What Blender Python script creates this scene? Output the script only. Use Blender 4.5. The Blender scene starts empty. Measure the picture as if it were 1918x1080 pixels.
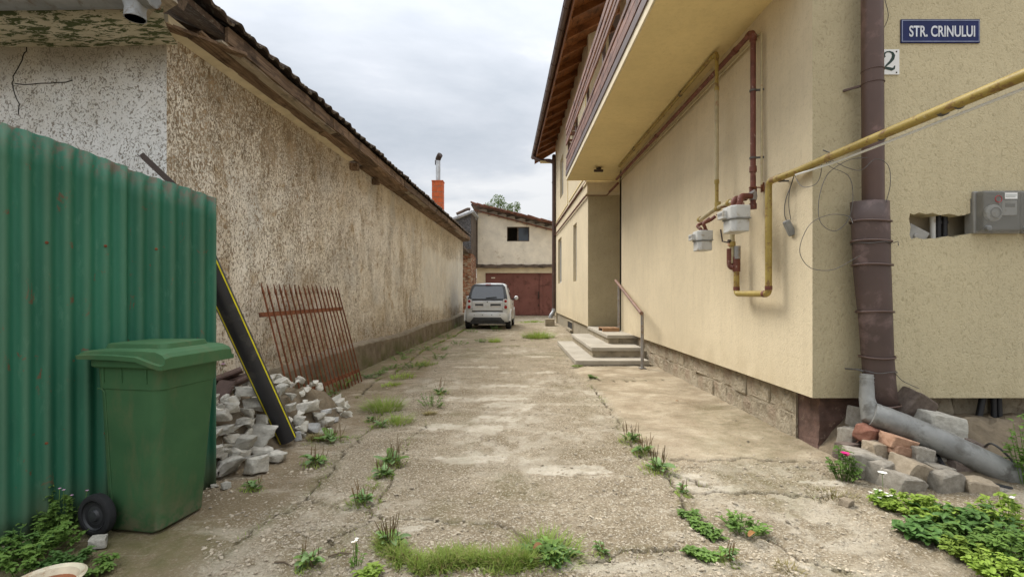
import bpy, bmesh, math, random
import numpy as np
from mathutils import Vector, Matrix, Euler, geometry, noise as mnoise
R = math.radians
random.seed(7); RNG = np.random.default_rng(7)
sc = bpy.context.scene
C = sc.collection

# ------------------------------------------------------------------ camera
FPX = 906.0; HZ = 548.0; CX = 959.5; EYE = 1.2
cam = bpy.data.cameras.new('camera'); camo = bpy.data.objects.new('camera', cam); C.objects.link(camo)
cam.sensor_width = 36; cam.lens = 36*FPX/1918; cam.shift_y = 8/1918
camo.location = (0, 0, EYE); camo.rotation_euler = (R(90), 0, 0)
cam.clip_start = 0.05; cam.clip_end = 3000
sc.camera = camo

# ------------------------------------------------------------------ light
SUN_EL, SUN_ROT = 50, -42
world = bpy.data.worlds.new('World'); sc.world = world; world.use_nodes = True
wt = world.node_tree; wt.nodes.clear()
def wn(t, **k):
    n = wt.nodes.new(t)
    for a, b in k.items(): setattr(n, a, b)
    return n
def wl(a, b): wt.links.new(a, b)
out = wn('ShaderNodeOutputWorld'); mixs = wn('ShaderNodeMixShader')
sky = wn('ShaderNodeTexSky', sky_type='NISHITA', sun_disc=False)
sky.sun_elevation = R(SUN_EL); sky.sun_rotation = R(SUN_ROT)
b1 = wn('ShaderNodeBackground'); b1.inputs[1].default_value = 0.10; wl(sky.outputs[0], b1.inputs[0])
b2 = wn('ShaderNodeBackground')
tc = wn('ShaderNodeTexCoord'); sep = wn('ShaderNodeSeparateXYZ'); wl(tc.outputs['Generated'], sep.inputs[0])
def wmath(op, a, b=None, c=None, clamp=False):
    n = wn('ShaderNodeMath', operation=op); n.use_clamp = clamp
    for i, x in enumerate((a, b, c)):
        if x is None: continue
        if isinstance(x, (int, float)): n.inputs[i].default_value = x
        else: wl(x, n.inputs[i])
    return n.outputs[0]
zc = wmath('MAXIMUM', sep.outputs[2], 0.0)
den = wmath('ADD', zc, 0.22)
cmb = wn('ShaderNodeCombineXYZ'); wl(wmath('DIVIDE', sep.outputs[0], den), cmb.inputs[0]); wl(wmath('DIVIDE', sep.outputs[1], den), cmb.inputs[1])
n1 = wn('ShaderNodeTexNoise'); n1.inputs['Scale'].default_value = 0.95; n1.inputs['Detail'].default_value = 7; n1.inputs['Roughness'].default_value = 0.57; n1.inputs['Distortion'].default_value = 0.25
mp = wn('ShaderNodeMapping'); mp.inputs['Location'].default_value = (3.4, 1.9, 0); mp.inputs['Scale'].default_value = (0.8, 1.15, 1)
wl(cmb.outputs[0], mp.inputs[0]); wl(mp.outputs[0], n1.inputs['Vector'])
rp = wn('ShaderNodeValToRGB'); wl(n1.outputs[0], rp.inputs[0])
e = rp.color_ramp.elements; e[0].position = 0.36; e[0].color = (0.52, 0.56, 0.61, 1); e[1].position = 0.62; e[1].color = (0.93, 0.93, 0.93, 1)
x = rp.color_ramp.elements.new(0.5); x.color = (0.67, 0.70, 0.745, 1)
wl(rp.outputs[0], b2.inputs[0])
# overcast sky: brighter towards the zenith
wl(wmath('MULTIPLY_ADD', wmath('POWER', zc, 2.6), 1.9, 0.47), b2.inputs[1])
mixs.inputs[0].default_value = 0.93
wl(b1.outputs[0], mixs.inputs[1]); wl(b2.outputs[0], mixs.inputs[2]); wl(mixs.outputs[0], out.inputs[0])

sun = bpy.data.lights.new('sun', 'SUN'); suno = bpy.data.objects.new('sun', sun); C.objects.link(suno)
sun.energy = 2.2; sun.angle = R(28); sun.color = (1, 0.95, 0.87)
sd = Vector((math.sin(R(SUN_ROT))*math.cos(R(SUN_EL)), math.cos(R(SUN_ROT))*math.cos(R(SUN_EL)), math.sin(R(SUN_EL))))
suno.rotation_euler = sd.to_track_quat('Z', 'Y').to_euler(); suno.location = (0, 0, 20)

vs = sc.view_settings; vs.view_transform = 'Standard'; vs.look = 'None'; vs.gamma = 1; vs.exposure = 0.95; vs.use_curve_mapping = False
sc.cycles.max_bounces = 8; sc.cycles.diffuse_bounces = 5

# ------------------------------------------------------------------ helpers
def W(px, py, Y): return Vector(((px-CX)/FPX*Y, Y, EYE-(py-HZ)/FPX*Y))
def G(px, py, h=0.0):
    Y = (EYE-h)*FPX/(py-HZ); return Vector(((px-CX)/FPX*Y, Y, h))
def wm(o):
    m = Matrix.LocRotScale(o.location, o.rotation_euler, o.scale)
    return wm(o.parent) @ m if o.parent else m
def tag(o, label=None, cat=None, group=None, kind=None):
    if label: o['label'] = label
    if cat: o['category'] = cat
    if group: o['group'] = group
    if kind: o['kind'] = kind
    return o
def thing(name, label, cat, loc=(0,0,0), rot=0, group=None):
    o = bpy.data.objects.new(name, None); C.objects.link(o); o.location = loc
    o.rotation_euler = (0, 0, rot) if isinstance(rot, (int, float)) else rot
    o.empty_display_size = .1
    return tag(o, label, cat, group)
def link(name, me, parent=None, loc=(0,0,0), rot=(0,0,0), scale=(1,1,1)):
    o = bpy.data.objects.new(name, me); C.objects.link(o)
    o.location = loc; o.rotation_euler = rot; o.scale = scale; o.parent = parent
    return o
class MB:
    def __init__(s): s.v = []; s.f = []
    def add(s, vs_, fs):
        k = len(s.v); s.v += [Vector(p) for p in vs_]; s.f += [tuple(i+k for i in f) for f in fs]; return s
    def box(s, a, b):
        x0,y0,z0 = a; x1,y1,z1 = b
        return s.add([(x0,y0,z0),(x1,y0,z0),(x1,y1,z0),(x0,y1,z0),(x0,y0,z1),(x1,y0,z1),(x1,y1,z1),(x0,y1,z1)],
                     [(0,3,2,1),(4,5,6,7),(0,1,5,4),(1,2,6,5),(2,3,7,6),(3,0,4,7)])
    def obox(s, c, size, rot=(0,0,0)):
        m = Euler(rot).to_matrix(); c = Vector(c); q = []
        for z in (-.5,.5):
            for x, y in ((-.5,-.5),(.5,-.5),(.5,.5),(-.5,.5)):
                q.append(c + m @ Vector((x*size[0], y*size[1], z*size[2])))
        return s.add(q, [(0,3,2,1),(4,5,6,7),(0,1,5,4),(1,2,6,5),(2,3,7,6),(3,0,4,7)])
    def bar(s, a, b, w, h, up=(0,0,1)):
        a = Vector(a); b = Vector(b); d = (b-a).normalized(); u = Vector(up)
        r_ = d.cross(u)
        if r_.length < 1e-4: r_ = Vector((1,0,0))
        r_.normalize(); u = r_.cross(d).normalized(); q = []
        for p in (a, b):
            for i, j in ((-1,-1),(1,-1),(1,1),(-1,1)): q.append(p + r_*i*w/2 + u*j*h/2)
        return s.add(q, [(0,1,2,3),(7,6,5,4),(0,4,5,1),(1,5,6,2),(2,6,7,3),(3,7,4,0)])
    def tube(s, pts, r, seg=10, cap=True):
        pts = [Vector(p) for p in pts]; n = len(pts)
        rs = r if isinstance(r, (list, tuple)) else [r]*n
        t0 = (pts[1]-pts[0]).normalized(); u = t0.orthogonal().normalized(); q = []
        for i, p in enumerate(pts):
            t = ((pts[min(i+1,n-1)]-p).normalized() + (p-pts[max(i-1,0)]).normalized())
            if t.length < 1e-6: t = t0
            t.normalize(); u = (u - t*u.dot(t))
            if u.length < 1e-5: u = t.orthogonal()
            u.normalize(); w = t.cross(u)
            for k in range(seg):
                a = 2*math.pi*k/seg; q.append(p + (u*math.cos(a)+w*math.sin(a))*rs[i])
        f = []
        for i in range(n-1):
            for k in range(seg):
                f.append((i*seg+k, i*seg+(k+1)%seg, (i+1)*seg+(k+1)%seg, (i+1)*seg+k))
        if cap: f.append(tuple(reversed(range(seg)))); f.append(tuple(range((n-1)*seg, n*seg)))
        return s.add(q, f)
    def lathe(s, prof, o=(0,0,0), axis=(0,0,1), seg=20):
        a = Vector(axis).normalized(); u = a.orthogonal().normalized(); w = a.cross(u); o = Vector(o); q = []
        for (r_, z) in prof:
            for k in range(seg):
                t = 2*math.pi*k/seg; q.append(o + a*z + (u*math.cos(t)+w*math.sin(t))*r_)
        f = []
        for i in range(len(prof)-1):
            for k in range(seg): f.append((i*seg+k, i*seg+(k+1)%seg, (i+1)*seg+(k+1)%seg, (i+1)*seg+k))
        f.append(tuple(reversed(range(seg)))); f.append(tuple(range((len(prof)-1)*seg, len(prof)*seg)))
        return s.add(q, f)
    def prism(s, poly, a, b):   # poly [(u,v)] -> function mapping handled by caller: a,b = callables(u,v)->point
        n = len(poly); q = [a(*p) for p in poly] + [b(*p) for p in poly]
        f = [tuple(range(n)), tuple(reversed(range(n, 2*n)))] + [(i, i+n, (i+1)%n+n, (i+1)%n) for i in range(n)]
        return s.add(q, f)
    def mesh(s, name, mat, smooth=False, M=None):
        me = bpy.data.meshes.new(name)
        vv = [M @ p for p in s.v] if M is not None else s.v
        me.from_pydata([tuple(p) for p in vv], [], s.f)
        bm = bmesh.new(); bm.from_mesh(me); bmesh.ops.recalc_face_normals(bm, faces=bm.faces); bm.to_mesh(me); bm.free()
        if mat: me.materials.append(mat)
        if smooth:
            me.polygons.foreach_set('use_smooth', [True]*len(me.polygons))
            me.set_sharp_from_angle(angle=R(40))
        return me
    def build(s, name, mat, parent=None, smooth=False, bevel=0, local=False):
        M = wm(parent).inverted() if (parent is not None and not local) else None
        o = link(name, s.mesh(name, mat, smooth, M), parent)
        if bevel:
            b = o.modifiers.new('bevel', 'BEVEL'); b.width = bevel; b.segments = 2; b.limit_method = 'ANGLE'
        return o
def smooth_path(ctrl, n=8):
    P = [Vector(p) for p in ctrl]; P = [2*P[0]-P[1]] + P + [2*P[-1]-P[-2]]; q = []
    for i in range(1, len(P)-2):
        for k in range(n):
            t = k/n; a,b,c,d = P[i-1:i+3]
            q.append(.5*((2*b)+(c-a)*t+(2*a-5*b+4*c-d)*t*t+(3*b-a-3*c+d)*t**3))
    q.append(P[-2]); return q
def corner_path(ctrl, r, n=5):          # straight runs with rounded corners
    P = [Vector(p) for p in ctrl]; q = [P[0]]
    for i in range(1, len(P)-1):
        a = (P[i-1]-P[i]).normalized(); b = (P[i+1]-P[i]).normalized()
        s, e_ = P[i]+a*r, P[i]+b*r
        for k in range(n+1):
            t = k/n; q.append(s*(1-t)**2 + P[i]*2*t*(1-t) + e_*t*t)
    q.append(P[-1]); return q
def holed(outer, holes, to3, depth3, name, mat, parent, reveal=True, local=False):
    loops = [outer]+holes; flat = [p for l in loops for p in l]
    tris = geometry.tessellate_polygon([[Vector((p[0], p[1], 0)) for p in l] for l in loops])
    m = MB(); q = [Vector(to3(*p)) for p in flat]; m.add(q, [tuple(t) for t in tris])
    me_v = m.v; k = len(outer); d = Vector(depth3)
    if reveal:
        for h in holes:
            n = len(h); base = [Vector(to3(*p)) for p in h]
            m.add(base+[p+d for p in base], [(i, (i+1)%n, (i+1)%n+n, i+n) for i in range(n)])
    return m.build(name, mat, parent, local=local)

# value noise in numpy
def _h(ix, iy, s):
    n = (ix.astype(np.int64)*374761393 + iy.astype(np.int64)*668265263 + s*1274126177) & 0xffffffff
    n = ((n ^ (n >> 13))*1103515245) & 0xffffffff; n = n ^ (n >> 16)
    return (n & 0xffff)/65535.0
def vnoise(x, y, s=0):
    ix = np.floor(x); iy = np.floor(y); fx = x-ix; fy = y-iy; fx = fx*fx*(3-2*fx); fy = fy*fy*(3-2*fy)
    a = _h(ix, iy, s); b = _h(ix+1, iy, s); c = _h(ix, iy+1, s); d = _h(ix+1, iy+1, s)
    return (a*(1-fx)+b*fx)*(1-fy)+(c*(1-fx)+d*fx)*fy
def fbm(x, y, s=0, o=4, g=.5):
    t = 0; a = 1; n = 0
    for i in range(o): t = t+a*vnoise(x*2**i, y*2**i, s+i*17); n += a; a *= g
    return t/n
def sstep(a, b, x):
    t = np.clip((x-a)/(b-a), 0, 1); return t*t*(3-2*t)

# ------------------------------------------------------------------ materials
class NT:
    def __init__(s, name, rough=.8, spec=.3, metal=0):
        s.m = bpy.data.materials.new(name); s.m.use_nodes = True; s.t = s.m.node_tree
        s.b = s.t.nodes['Principled BSDF']; s.b.inputs['Roughness'].default_value = rough
        s.b.inputs['Specular IOR Level'].default_value = spec; s.b.inputs['Metallic'].default_value = metal
        s._tc = None
    def n(s, t, **k):
        n = s.t.nodes.new(t)
        for a, b in k.items(): setattr(n, a, b)
        return n
    def l(s, a, b): s.t.links.new(a, b)
    def co(s, scale=(1,1,1), rot=(0,0,0), loc=(0,0,0)):
        if s._tc is None: s._tc = s.n('ShaderNodeTexCoord')
        m = s.n('ShaderNodeMapping'); m.inputs['Scale'].default_value = scale; m.inputs['Rotation'].default_value = rot; m.inputs['Location'].default_value = loc
        s.l(s._tc.outputs['Object'], m.inputs[0]); return m.outputs[0]
    def noise(s, scale, detail=4, rough=.55, dist=0, vec=None):
        n = s.n('ShaderNodeTexNoise'); n.inputs['Scale'].default_value = scale; n.inputs['Detail'].default_value = detail
        n.inputs['Roughness'].default_value = rough; n.inputs['Distortion'].default_value = dist
        s.l(vec if vec is not None else s.co(), n.inputs['Vector']); return n.outputs[0]
    def voro(s, scale, feature='F1', out='Distance', vec=None, rnd=1):
        n = s.n('ShaderNodeTexVoronoi', feature=feature); n.inputs['Scale'].default_value = scale; n.inputs['Randomness'].default_value = rnd
        s.l(vec if vec is not None else s.co(), n.inputs['Vector']); return n.outputs[out]
    def ramp(s, f, stops, interp='LINEAR'):
        n = s.n('ShaderNodeValToRGB'); s.l(f, n.inputs[0]); e = n.color_ramp.elements; n.color_ramp.interpolation = interp
        while len(e) < len(stops): e.new(.5)
        for i, (p, c) in enumerate(stops):
            e[i].position = p; e[i].color = (c, c, c, 1) if isinstance(c, (int, float)) else (*c, 1)
        return n.outputs[0]
    def mix(s, f, a, b, mode='MIX'):
        n = s.n('ShaderNodeMix', data_type='RGBA', blend_type=mode)
        for i, x in ((0, f), (6, a), (7, b)):
            if isinstance(x, (int, float)): n.inputs[i].default_value = x if i == 0 else (x, x, x, 1)
            elif isinstance(x, tuple): n.inputs[i].default_value = (*x, 1)
            else: s.l(x, n.inputs[i])
        return n.outputs[2]
    def math(s, op, a, b=0, clamp=False):
        n = s.n('ShaderNodeMath', operation=op); n.use_clamp = clamp
        for i, x in enumerate((a, b)):
            if isinstance(x, (int, float)): n.inputs[i].default_value = x
            else: s.l(x, n.inputs[i])
        return n.outputs[0]
    def attr(s, name='mask'):
        n = s.n('ShaderNodeAttribute', attribute_name=name); p = s.n('ShaderNodeSeparateColor'); s.l(n.outputs['Color'], p.inputs[0]); return p.outputs
    def zc(s):
        if s._tc is None: s._tc = s.n('ShaderNodeTexCoord')
        p = s.n('ShaderNodeSeparateXYZ'); s.l(s._tc.outputs['Object'], p.inputs[0]); return p.outputs
    def rnd(s): return s.n('ShaderNodeObjectInfo').outputs['Random']
    def bump(s, h, strength=.5, dist=.01, prev=None):
        n = s.n('ShaderNodeBump'); n.inputs['Strength'].default_value = strength; n.inputs['Distance'].default_value = dist
        s.l(h, n.inputs['Height'])
        if prev is not None: s.l(prev, n.inputs['Normal'])
        return n.outputs[0]
    def fin(s, col=None, normal=None, rough=None):
        if col is not None:
            if isinstance(col, tuple): s.b.inputs['Base Color'].default_value = (*col, 1)
            else: s.l(col, s.b.inputs['Base Color'])
        if normal is not None: s.l(normal, s.b.inputs['Normal'])
        if rough is not None: s.l(rough, s.b.inputs['Roughness'])
        return s.m
def simple(name, col, rough=.6, spec=.3, metal=0, var=.25, scale=9, bump=.25, bscale=60, bd=.003, second=None, thr=.58, tight=.06, objvar=0):
    t = NT(name, rough, spec, metal)
    n = t.noise(scale, 5, .6)
    c = t.ramp(n, [(.3, tuple(x*(1-var) for x in col)), (.7, tuple(min(1, x*(1+var)) for x in col))])
    if second:
        f = t.ramp(t.noise(scale*1.7, 8, .65, .3, t.co(loc=(5,3,1))), [(thr-tight, 0.0), (thr+tight, 1.0)]); c = t.mix(f, c, second)
    if objvar:
        r_ = t.ramp(t.rnd(), [(0, 1-objvar), (1, 1+objvar)]); c = t.mix(1.0, c, r_, 'MULTIPLY')
    nb = t.bump(t.noise(bscale, 6, .6), bump, bd) if bump else None
    return t.fin(c, nb)
M = {}
# cream house stucco: scratched fine render
def stucco(name, col, k=1.0, grey=0):
    t = NT(name, .92, .1)
    big = t.noise(.9, 5, .6); mid = t.noise(7, 6, .65)
    c = t.ramp(big, [(.3, tuple(x*.90 for x in col)), (.7, tuple(x*1.06 for x in col))])
    c = t.mix(t.ramp(mid, [(.42, 0.0), (.75, .22)]), c, tuple(x*.72 for x in col))
    v = t.co((1, 1, .7))
    w = t.noise(42, 3, .55, 1.6, v)
    c = t.mix(t.ramp(w, [(.30, .42*k), (.47, 0.0)]), c, (col[0]*.45, col[1]*.43, col[2]*.38))
    z = t.zc()[2]
    low = t.math('MULTIPLY', t.ramp(z, [(0.40, 1.0), (.72, 0.0)]), t.ramp(t.noise(4, 5, .6), [(.35, 0.0), (.7, .55)]))
    c = t.mix(low, c, (col[0]*.62, col[1]*.58, col[2]*.5))
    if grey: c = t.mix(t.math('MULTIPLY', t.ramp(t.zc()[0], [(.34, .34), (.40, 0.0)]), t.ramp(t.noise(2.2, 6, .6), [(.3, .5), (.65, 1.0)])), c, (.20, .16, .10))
    stre = t.noise(3, 5, .6, .2, t.co((5, 5, .35)))
    c = t.mix(t.ramp(stre, [(.50, 0.0), (.74, .22)]), c, (col[0]*.66, col[1]*.64, col[2]*.6))
    nb = t.bump(w, .55*k, .012, t.bump(t.noise(130, 4, .6), .5, .004))
    return t.fin(c, nb)
M['stucco'] = stucco('cream_stucco', (.66, .565, .395), .6)
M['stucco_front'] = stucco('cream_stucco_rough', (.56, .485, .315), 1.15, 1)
M['stucco_soffit'] = stucco('cream_soffit', (.78, .64, .34), .35)
M['cream_band'] = simple('cream_band', (.66, .58, .42), .85, var=.12, bscale=40)
# old rough cast wall
t = NT('old_roughcast', .95, .08)
a = t.attr()
v = t.co((1, 1, .62), (R(12), 0, 0))
w = t.noise(25, 3, .5, 2.4, v); w2 = t.noise(46, 3, .5, 2.0, t.co((1,1,.62), (R(20),0,0), loc=(3,1,7)))
base = t.ramp(t.noise(3, 6, .65), [(.3, (.78, .71, .585)), (.7, (.89, .84, .74))])
base = t.mix(t.ramp(t.noise(1.6, 7, .7, 0, t.co(loc=(9, 2, 0))), [(.5, 0.0), (.68, .6)]), base, (.60, .49, .33))
base = t.mix(t.math('MULTIPLY', a[2], .5), base, (.52, .42, .28))
vs1 = t.noise(2.0, 7, .7, .8, t.co((1.4, 1.4, .6), loc=(4, 4, 4)))
base = t.mix(t.ramp(vs1, [(.50, 0.0), (.68, .5)]), base, (.42, .32, .19))
bl1 = t.noise(3.6, 6, .7, .4, t.co(loc=(12, 3, 8)))
base = t.mix(t.ramp(bl1, [(.57, 0.0), (.68, .7)]), base, (.40, .255, .10))
base = t.mix(t.ramp(t.noise(1.3, 5, .6, .2, t.co(loc=(2, 13, 5))), [(.52, 0.0), (.66, .55)]), base, (.55, .535, .49))
thr = t.math('ADD', t.math('ADD', t.math('MULTIPLY', a[0], .14), t.math('MULTIPLY', t.math('SUBTRACT', vs1, .5), .22)), -.096)
s1 = t.math('ADD', w, thr)
spk = t.ramp(s1, [(.52, 0.0), (.60, 1.0)])
s2 = t.math('ADD', w2, thr); spk2 = t.ramp(s2, [(.57, 0.0), (.65, .8)])
dark = t.ramp(t.noise(6, 4, .6), [(.35, (.21, .155, .095)), (.7, (.46, .35, .23))])
c = t.mix(t.math('MULTIPLY', t.math('MAXIMUM', spk, spk2), t.math('SUBTRACT', 1.0, t.math('MULTIPLY', a[1], .88))), base, dark)
c = t.mix(t.math('MULTIPLY', a[1], t.ramp(t.noise(5, 8, .7, 0, t.co((1,1,.5))), [(.35, .25), (.6, .9)])), c, (.66, .63, .56))
sc_h = t.math('SUBTRACT', 1.0, t.math('MAXIMUM', spk, spk2))
nb = t.bump(sc_h, .8, .012, t.bump(t.noise(90, 5, .65), .6, .006, t.bump(t.noise(2.2, 6, .6), .5, .05)))
M['roughcast'] = t.fin(c, nb)
# front face of the old building (white lime)
t = NT('old_limewash', .95, .08); a = t.attr()
w = t.noise(38, 3, .5, 2.0, t.co((1, 1, .8), (0, R(20), 0)))
base = t.ramp(t.noise(4, 6, .65), [(.3, (.74, .73, .70)), (.7, (.86, .86, .85))])
base = t.mix(a[0], base, (.25, .21, .145))
base = t.mix(t.ramp(t.noise(2.1, 6, .6, 0, t.co(loc=(4,4,4))), [(.52, 0.0), (.7, .5)]), base, (.52, .47, .38))
s1 = t.ramp(t.math('ADD', w, t.math('MULTIPLY', t.noise(2.5, 4, .6, 0, t.co(loc=(1,7,2))), .12)), [(.60, 0.0), (.68, .85)])
c = t.mix(s1, base, (.22, .19, .15))
M['limewash'] = t.fin(c, t.bump(t.math('SUBTRACT', 1.0, s1), .6, .01, t.bump(t.noise(80, 5, .65), .6, .006)))
# cornice with flaking green paint
t = NT('cornice_plaster', .85, .15)
base = t.ramp(t.noise(3, 6, .6), [(.3, (.40, .36, .26)), (.7, (.60, .56, .46))])
z = t.zc()[2]
fl = t.noise(13, 9, .75, .5, t.co((.6, 2.2, 2.4), (0, R(-10), 0)))
band = t.ramp(z, [(0.0, 1.0), (.17, .95), (.27, 0.0)])
M['cornice'] = t.fin(t.mix(t.math('MULTIPLY', t.ramp(fl, [(.495, 0.0), (.52, 1.0)]), band), base, (.075, .095, .045)), t.bump(fl, .5, .01))
# weathered wood
def wood(name, ca, cb, ax=(14, .8, 14), rough=.8, ov=.18):
    t = NT(name, rough, .2)
    g = t.noise(2.6, 7, .7, .6, t.co(ax)); p = t.noise(3.2, 6, .65, .2, t.co(loc=(2, 5, 1)))
    c = t.ramp(g, [(.32, ca), (.66, cb)]); c = t.mix(t.ramp(p, [(.52, 0.0), (.62, .65)]), c, tuple(x*.35 for x in ca))
    c = t.mix(1.0, c, t.ramp(t.rnd(), [(0, 1-ov), (1, 1+ov)]), 'MULTIPLY')
    return t.fin(c, t.bump(g, .6, .006))
M['wood_old'] = wood('weathered_board', (.06, .036, .022), (.27, .185, .12), ov=.35)
M['wood_grey'] = wood('bleached_board', (.22, .18, .13), (.42, .36, .28))
M['wood_orange'] = wood('varnished_pine', (.17, .064, .024), (.29, .120, .045), (3, 14, 14), .5)
M['wood_rail'] = wood('painted_rail_board', (.145, .07, .05), (.27, .15, .115), (14, .8, 14), .55)
M['wood_dark'] = wood('dark_beam', (.06, .045, .035), (.17, .13, .10), (.8, 14, 14))
M['pallet'] = wood('pallet_wood', (.26, .15, .08), (.42, .26, .15), (3, 14, 14))
# roof tiles etc
M['tile_old'] = simple('old_roof_tile', (.075, .052, .04), .9, var=.45, scale=14, bump=.5, bscale=40, bd=.01, second=(.17, .15, .12), objvar=.3)
M['tile_brown'] = simple('brown_roof_tile', (.105, .068, .055), .8, var=.3, scale=12, bump=.4, bd=.004, objvar=.2)
M['tile_red'] = simple('clay_tile', (.22, .10, .065), .85, var=.45, scale=6, bump=.5, bscale=30, bd=.01, second=(.12, .10, .085))
t = NT('old_brick', .92, .15)
vc = t.voro(6.5, 'F1', 'Color', t.co((1, 1, 2.4)))
sp_ = t.n('ShaderNodeSeparateColor'); t.l(vc, sp_.inputs[0])
c = t.ramp(sp_.outputs[0], [(0, (.20, .085, .05)), (.35, (.36, .15, .085)), (.6, (.42, .25, .16)), (.8, (.46, .38, .29)), (1, (.27, .17, .12))], 'CONSTANT')
M['brick'] = t.fin(t.mix(t.ramp(t.noise(9, 7, .7), [(.5, 0.0), (.7, .6)]), c, (.45, .38, .30)), t.bump(t.noise(40, 6, .7), .6, .01))
M['mortar'] = simple('old_mortar', (.40, .35, .27), .95, var=.3, bump=.5)
M['chimney_brick'] = simple('new_chimney_brick', (.50, .115, .04), .85, var=.2, scale=5)
M['asphalt_shingle'] = simple('torn_roofing_felt', (.085, .083, .085), .9, var=.5, scale=18, bump=1, bscale=22, bd=.03, second=(.22, .21, .21), thr=.56)
M['zinc'] = simple('zinc_sheet', (.42, .44, .46), .45, .5, .35, var=.2, scale=4, bump=.2, second=(.24, .23, .21))
M['gutter_zinc'] = simple('stained_zinc_gutter', (.20, .205, .20), .5, .4, .3, var=.35, scale=4, bump=.3, second=(.11, .085, .06), thr=.56)
M['stainless'] = simple('stainless_flue', (.55, .55, .54), .3, .5, .9, var=.25, scale=8, bump=.1)
M['soot'] = simple('sooty_metal', (.05, .035, .028), .8)
M['brown_metal'] = simple('brown_coated_metal', (.092, .053, .040), .42, .45, 0, var=.14, scale=3, bump=.12, second=(.17, .10, .085), thr=.62)
M['brown_sheet'] = simple('brown_sheet_wrap', (.078, .050, .042), .5, .4, 0, var=.2, scale=3, bump=.25, bscale=12, bd=.008, second=(.15, .10, .09), thr=.6)
M['wire'] = simple('grey_wire', (.10, .095, .09), .5, bump=0)
M['black'] = simple('black_plastic', (.018, .018, .02), .45, .4, bump=.05)
M['dark_hole'] = simple('dark_inside', (.02, .018, .015), .95, bump=0)
# garage and lower buildings
M['lime_cream'] = simple('garage_limewash', (.76, .70, .58), .93, var=.16, scale=1.8, bump=.5, bscale=14, bd=.02, second=(.45, .36, .24), thr=.66)
M['lime_cream_low'] = simple('garage_lower_wall', (.72, .63, .46), .93, var=.14, scale=2, bump=.4, bscale=20, bd=.012)
M['garage_door'] = simple('brown_painted_steel', (.20, .085, .068), .7, .2, 0, var=.16, scale=1.5, bump=.15, bscale=5, bd=.01, second=(.12, .05, .04))
M['block'] = simple('breeze_block', (.42, .38, .33), .95, var=.2, objvar=.2)
# concrete
t = NT('step_concrete', .85, .2)
c = t.ramp(t.noise(2.5, 7, .65), [(.3, (.33, .295, .235)), (.7, (.475, .435, .36))])
c = t.mix(t.ramp(t.noise(90, 2, .5), [(.55, 0.0), (.7, .35)]), c, (.22, .19, .15))
M['step'] = t.fin(c, t.bump(t.noise(60, 6, .65), .4, .004))
M['step_side'] = simple('step_riser_concrete', (.33, .28, .20), .9, var=.25, scale=6, second=(.2, .17, .12))
t = NT('mossy_kerb', .95, .1)
z = t.zc()[2]
c = t.ramp(t.noise(5, 8, .7), [(.3, (.12, .095, .065)), (.7, (.29, .24, .175))])
gm = t.math('MULTIPLY', t.ramp(z, [(.05, 1.0), (.3, .15)]), t.ramp(t.noise(3, 6, .6, 0, t.co(loc=(3, 3, 3))), [(.42, 0.0), (.6, .7)]))
c = t.mix(gm, c, (.10, .115, .03))
c = t.mix(t.ramp(z, [(.35, 0.0), (.43, .6)]), c, (.36, .31, .24))
M['kerb'] = t.fin(c, t.bump(t.noise(25, 8, .7), .9, .02))
t = NT('plinth_stone', .93, .12)
c = t.ramp(t.noise(7, 8, .68), [(.3, (.30, .25, .175)), (.7, (.54, .465, .345))])
c = t.mix(t.ramp(t.noise(2, 5, .6, 0, t.co(loc=(6, 1, 2))), [(.56, 0.0), (.68, .35)]), c, (.37, .25, .18))
c = t.mix(1.0, c, t.ramp(t.rnd(), [(0, .93), (1, 1.06)]), 'MULTIPLY')
c = t.mix(t.ramp(t.noise(14, 5, .6, 1.6, t.co(loc=(3,1,9))), [(.30, .6), (.42, 0.0)]), c, (.19, .15, .10))
M['plinth_stone'] = t.fin(c, t.bump(t.noise(14, 7, .7, 1.6, t.co(loc=(3,1,9))), 1.0, .05))
M['plinth_joint'] = simple('plinth_render', (.46, .395, .29), .95, var=.3, bump=.6, bscale=30, bd=.01)
M['plinth_far'] = simple('grey_plinth', (.30, .26, .19), .95, var=.2, bump=.5, bscale=30, bd=.01)
M['red_pier'] = simple('red_brown_painted_plaster', (.115, .070, .055), .85, var=.4, scale=9, bump=.6, bscale=18, bd=.01, second=(.27, .2, .15), thr=.66)
def rock(name, ca, cb, ov=.15):
    t = NT(name, .95, .12)
    c = t.ramp(t.noise(6, 8, .7), [(.28, ca), (.7, cb)])
    c = t.mix(t.ramp(t.voro(55), [(.05, .35), (.25, 0.0)]), c, tuple(x*.55 for x in ca))
    c = t.mix(1.0, c, t.ramp(t.rnd(), [(0, 1-ov), (1, 1+ov)]), 'MULTIPLY')
    return t.fin(c, t.bump(t.noise(28, 8, .7), .9, .012))
M['rubble'] = rock('broken_concrete', (.35, .325, .27), (.66, .63, .55))
M['rubble_pale'] = rock('pale_broken_concrete', (.52, .51, .48), (.78, .77, .74))
M['stone_tan'] = rock('tan_stone', (.26, .21, .145), (.47, .39, .29))
M['stone_grey'] = rock('grey_stone', (.25, .22, .175), (.47, .43, .36))
M['stone_brown'] = rock('brown_stone', (.13, .10, .085), (.27, .215, .175))
M['clay_red'] = rock('broken_red_brick', (.29, .12, .08), (.44, .23, .165))
M['clay_orange'] = rock('broken_orange_brick', (.36, .20, .125), (.50, .32, .22))
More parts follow.
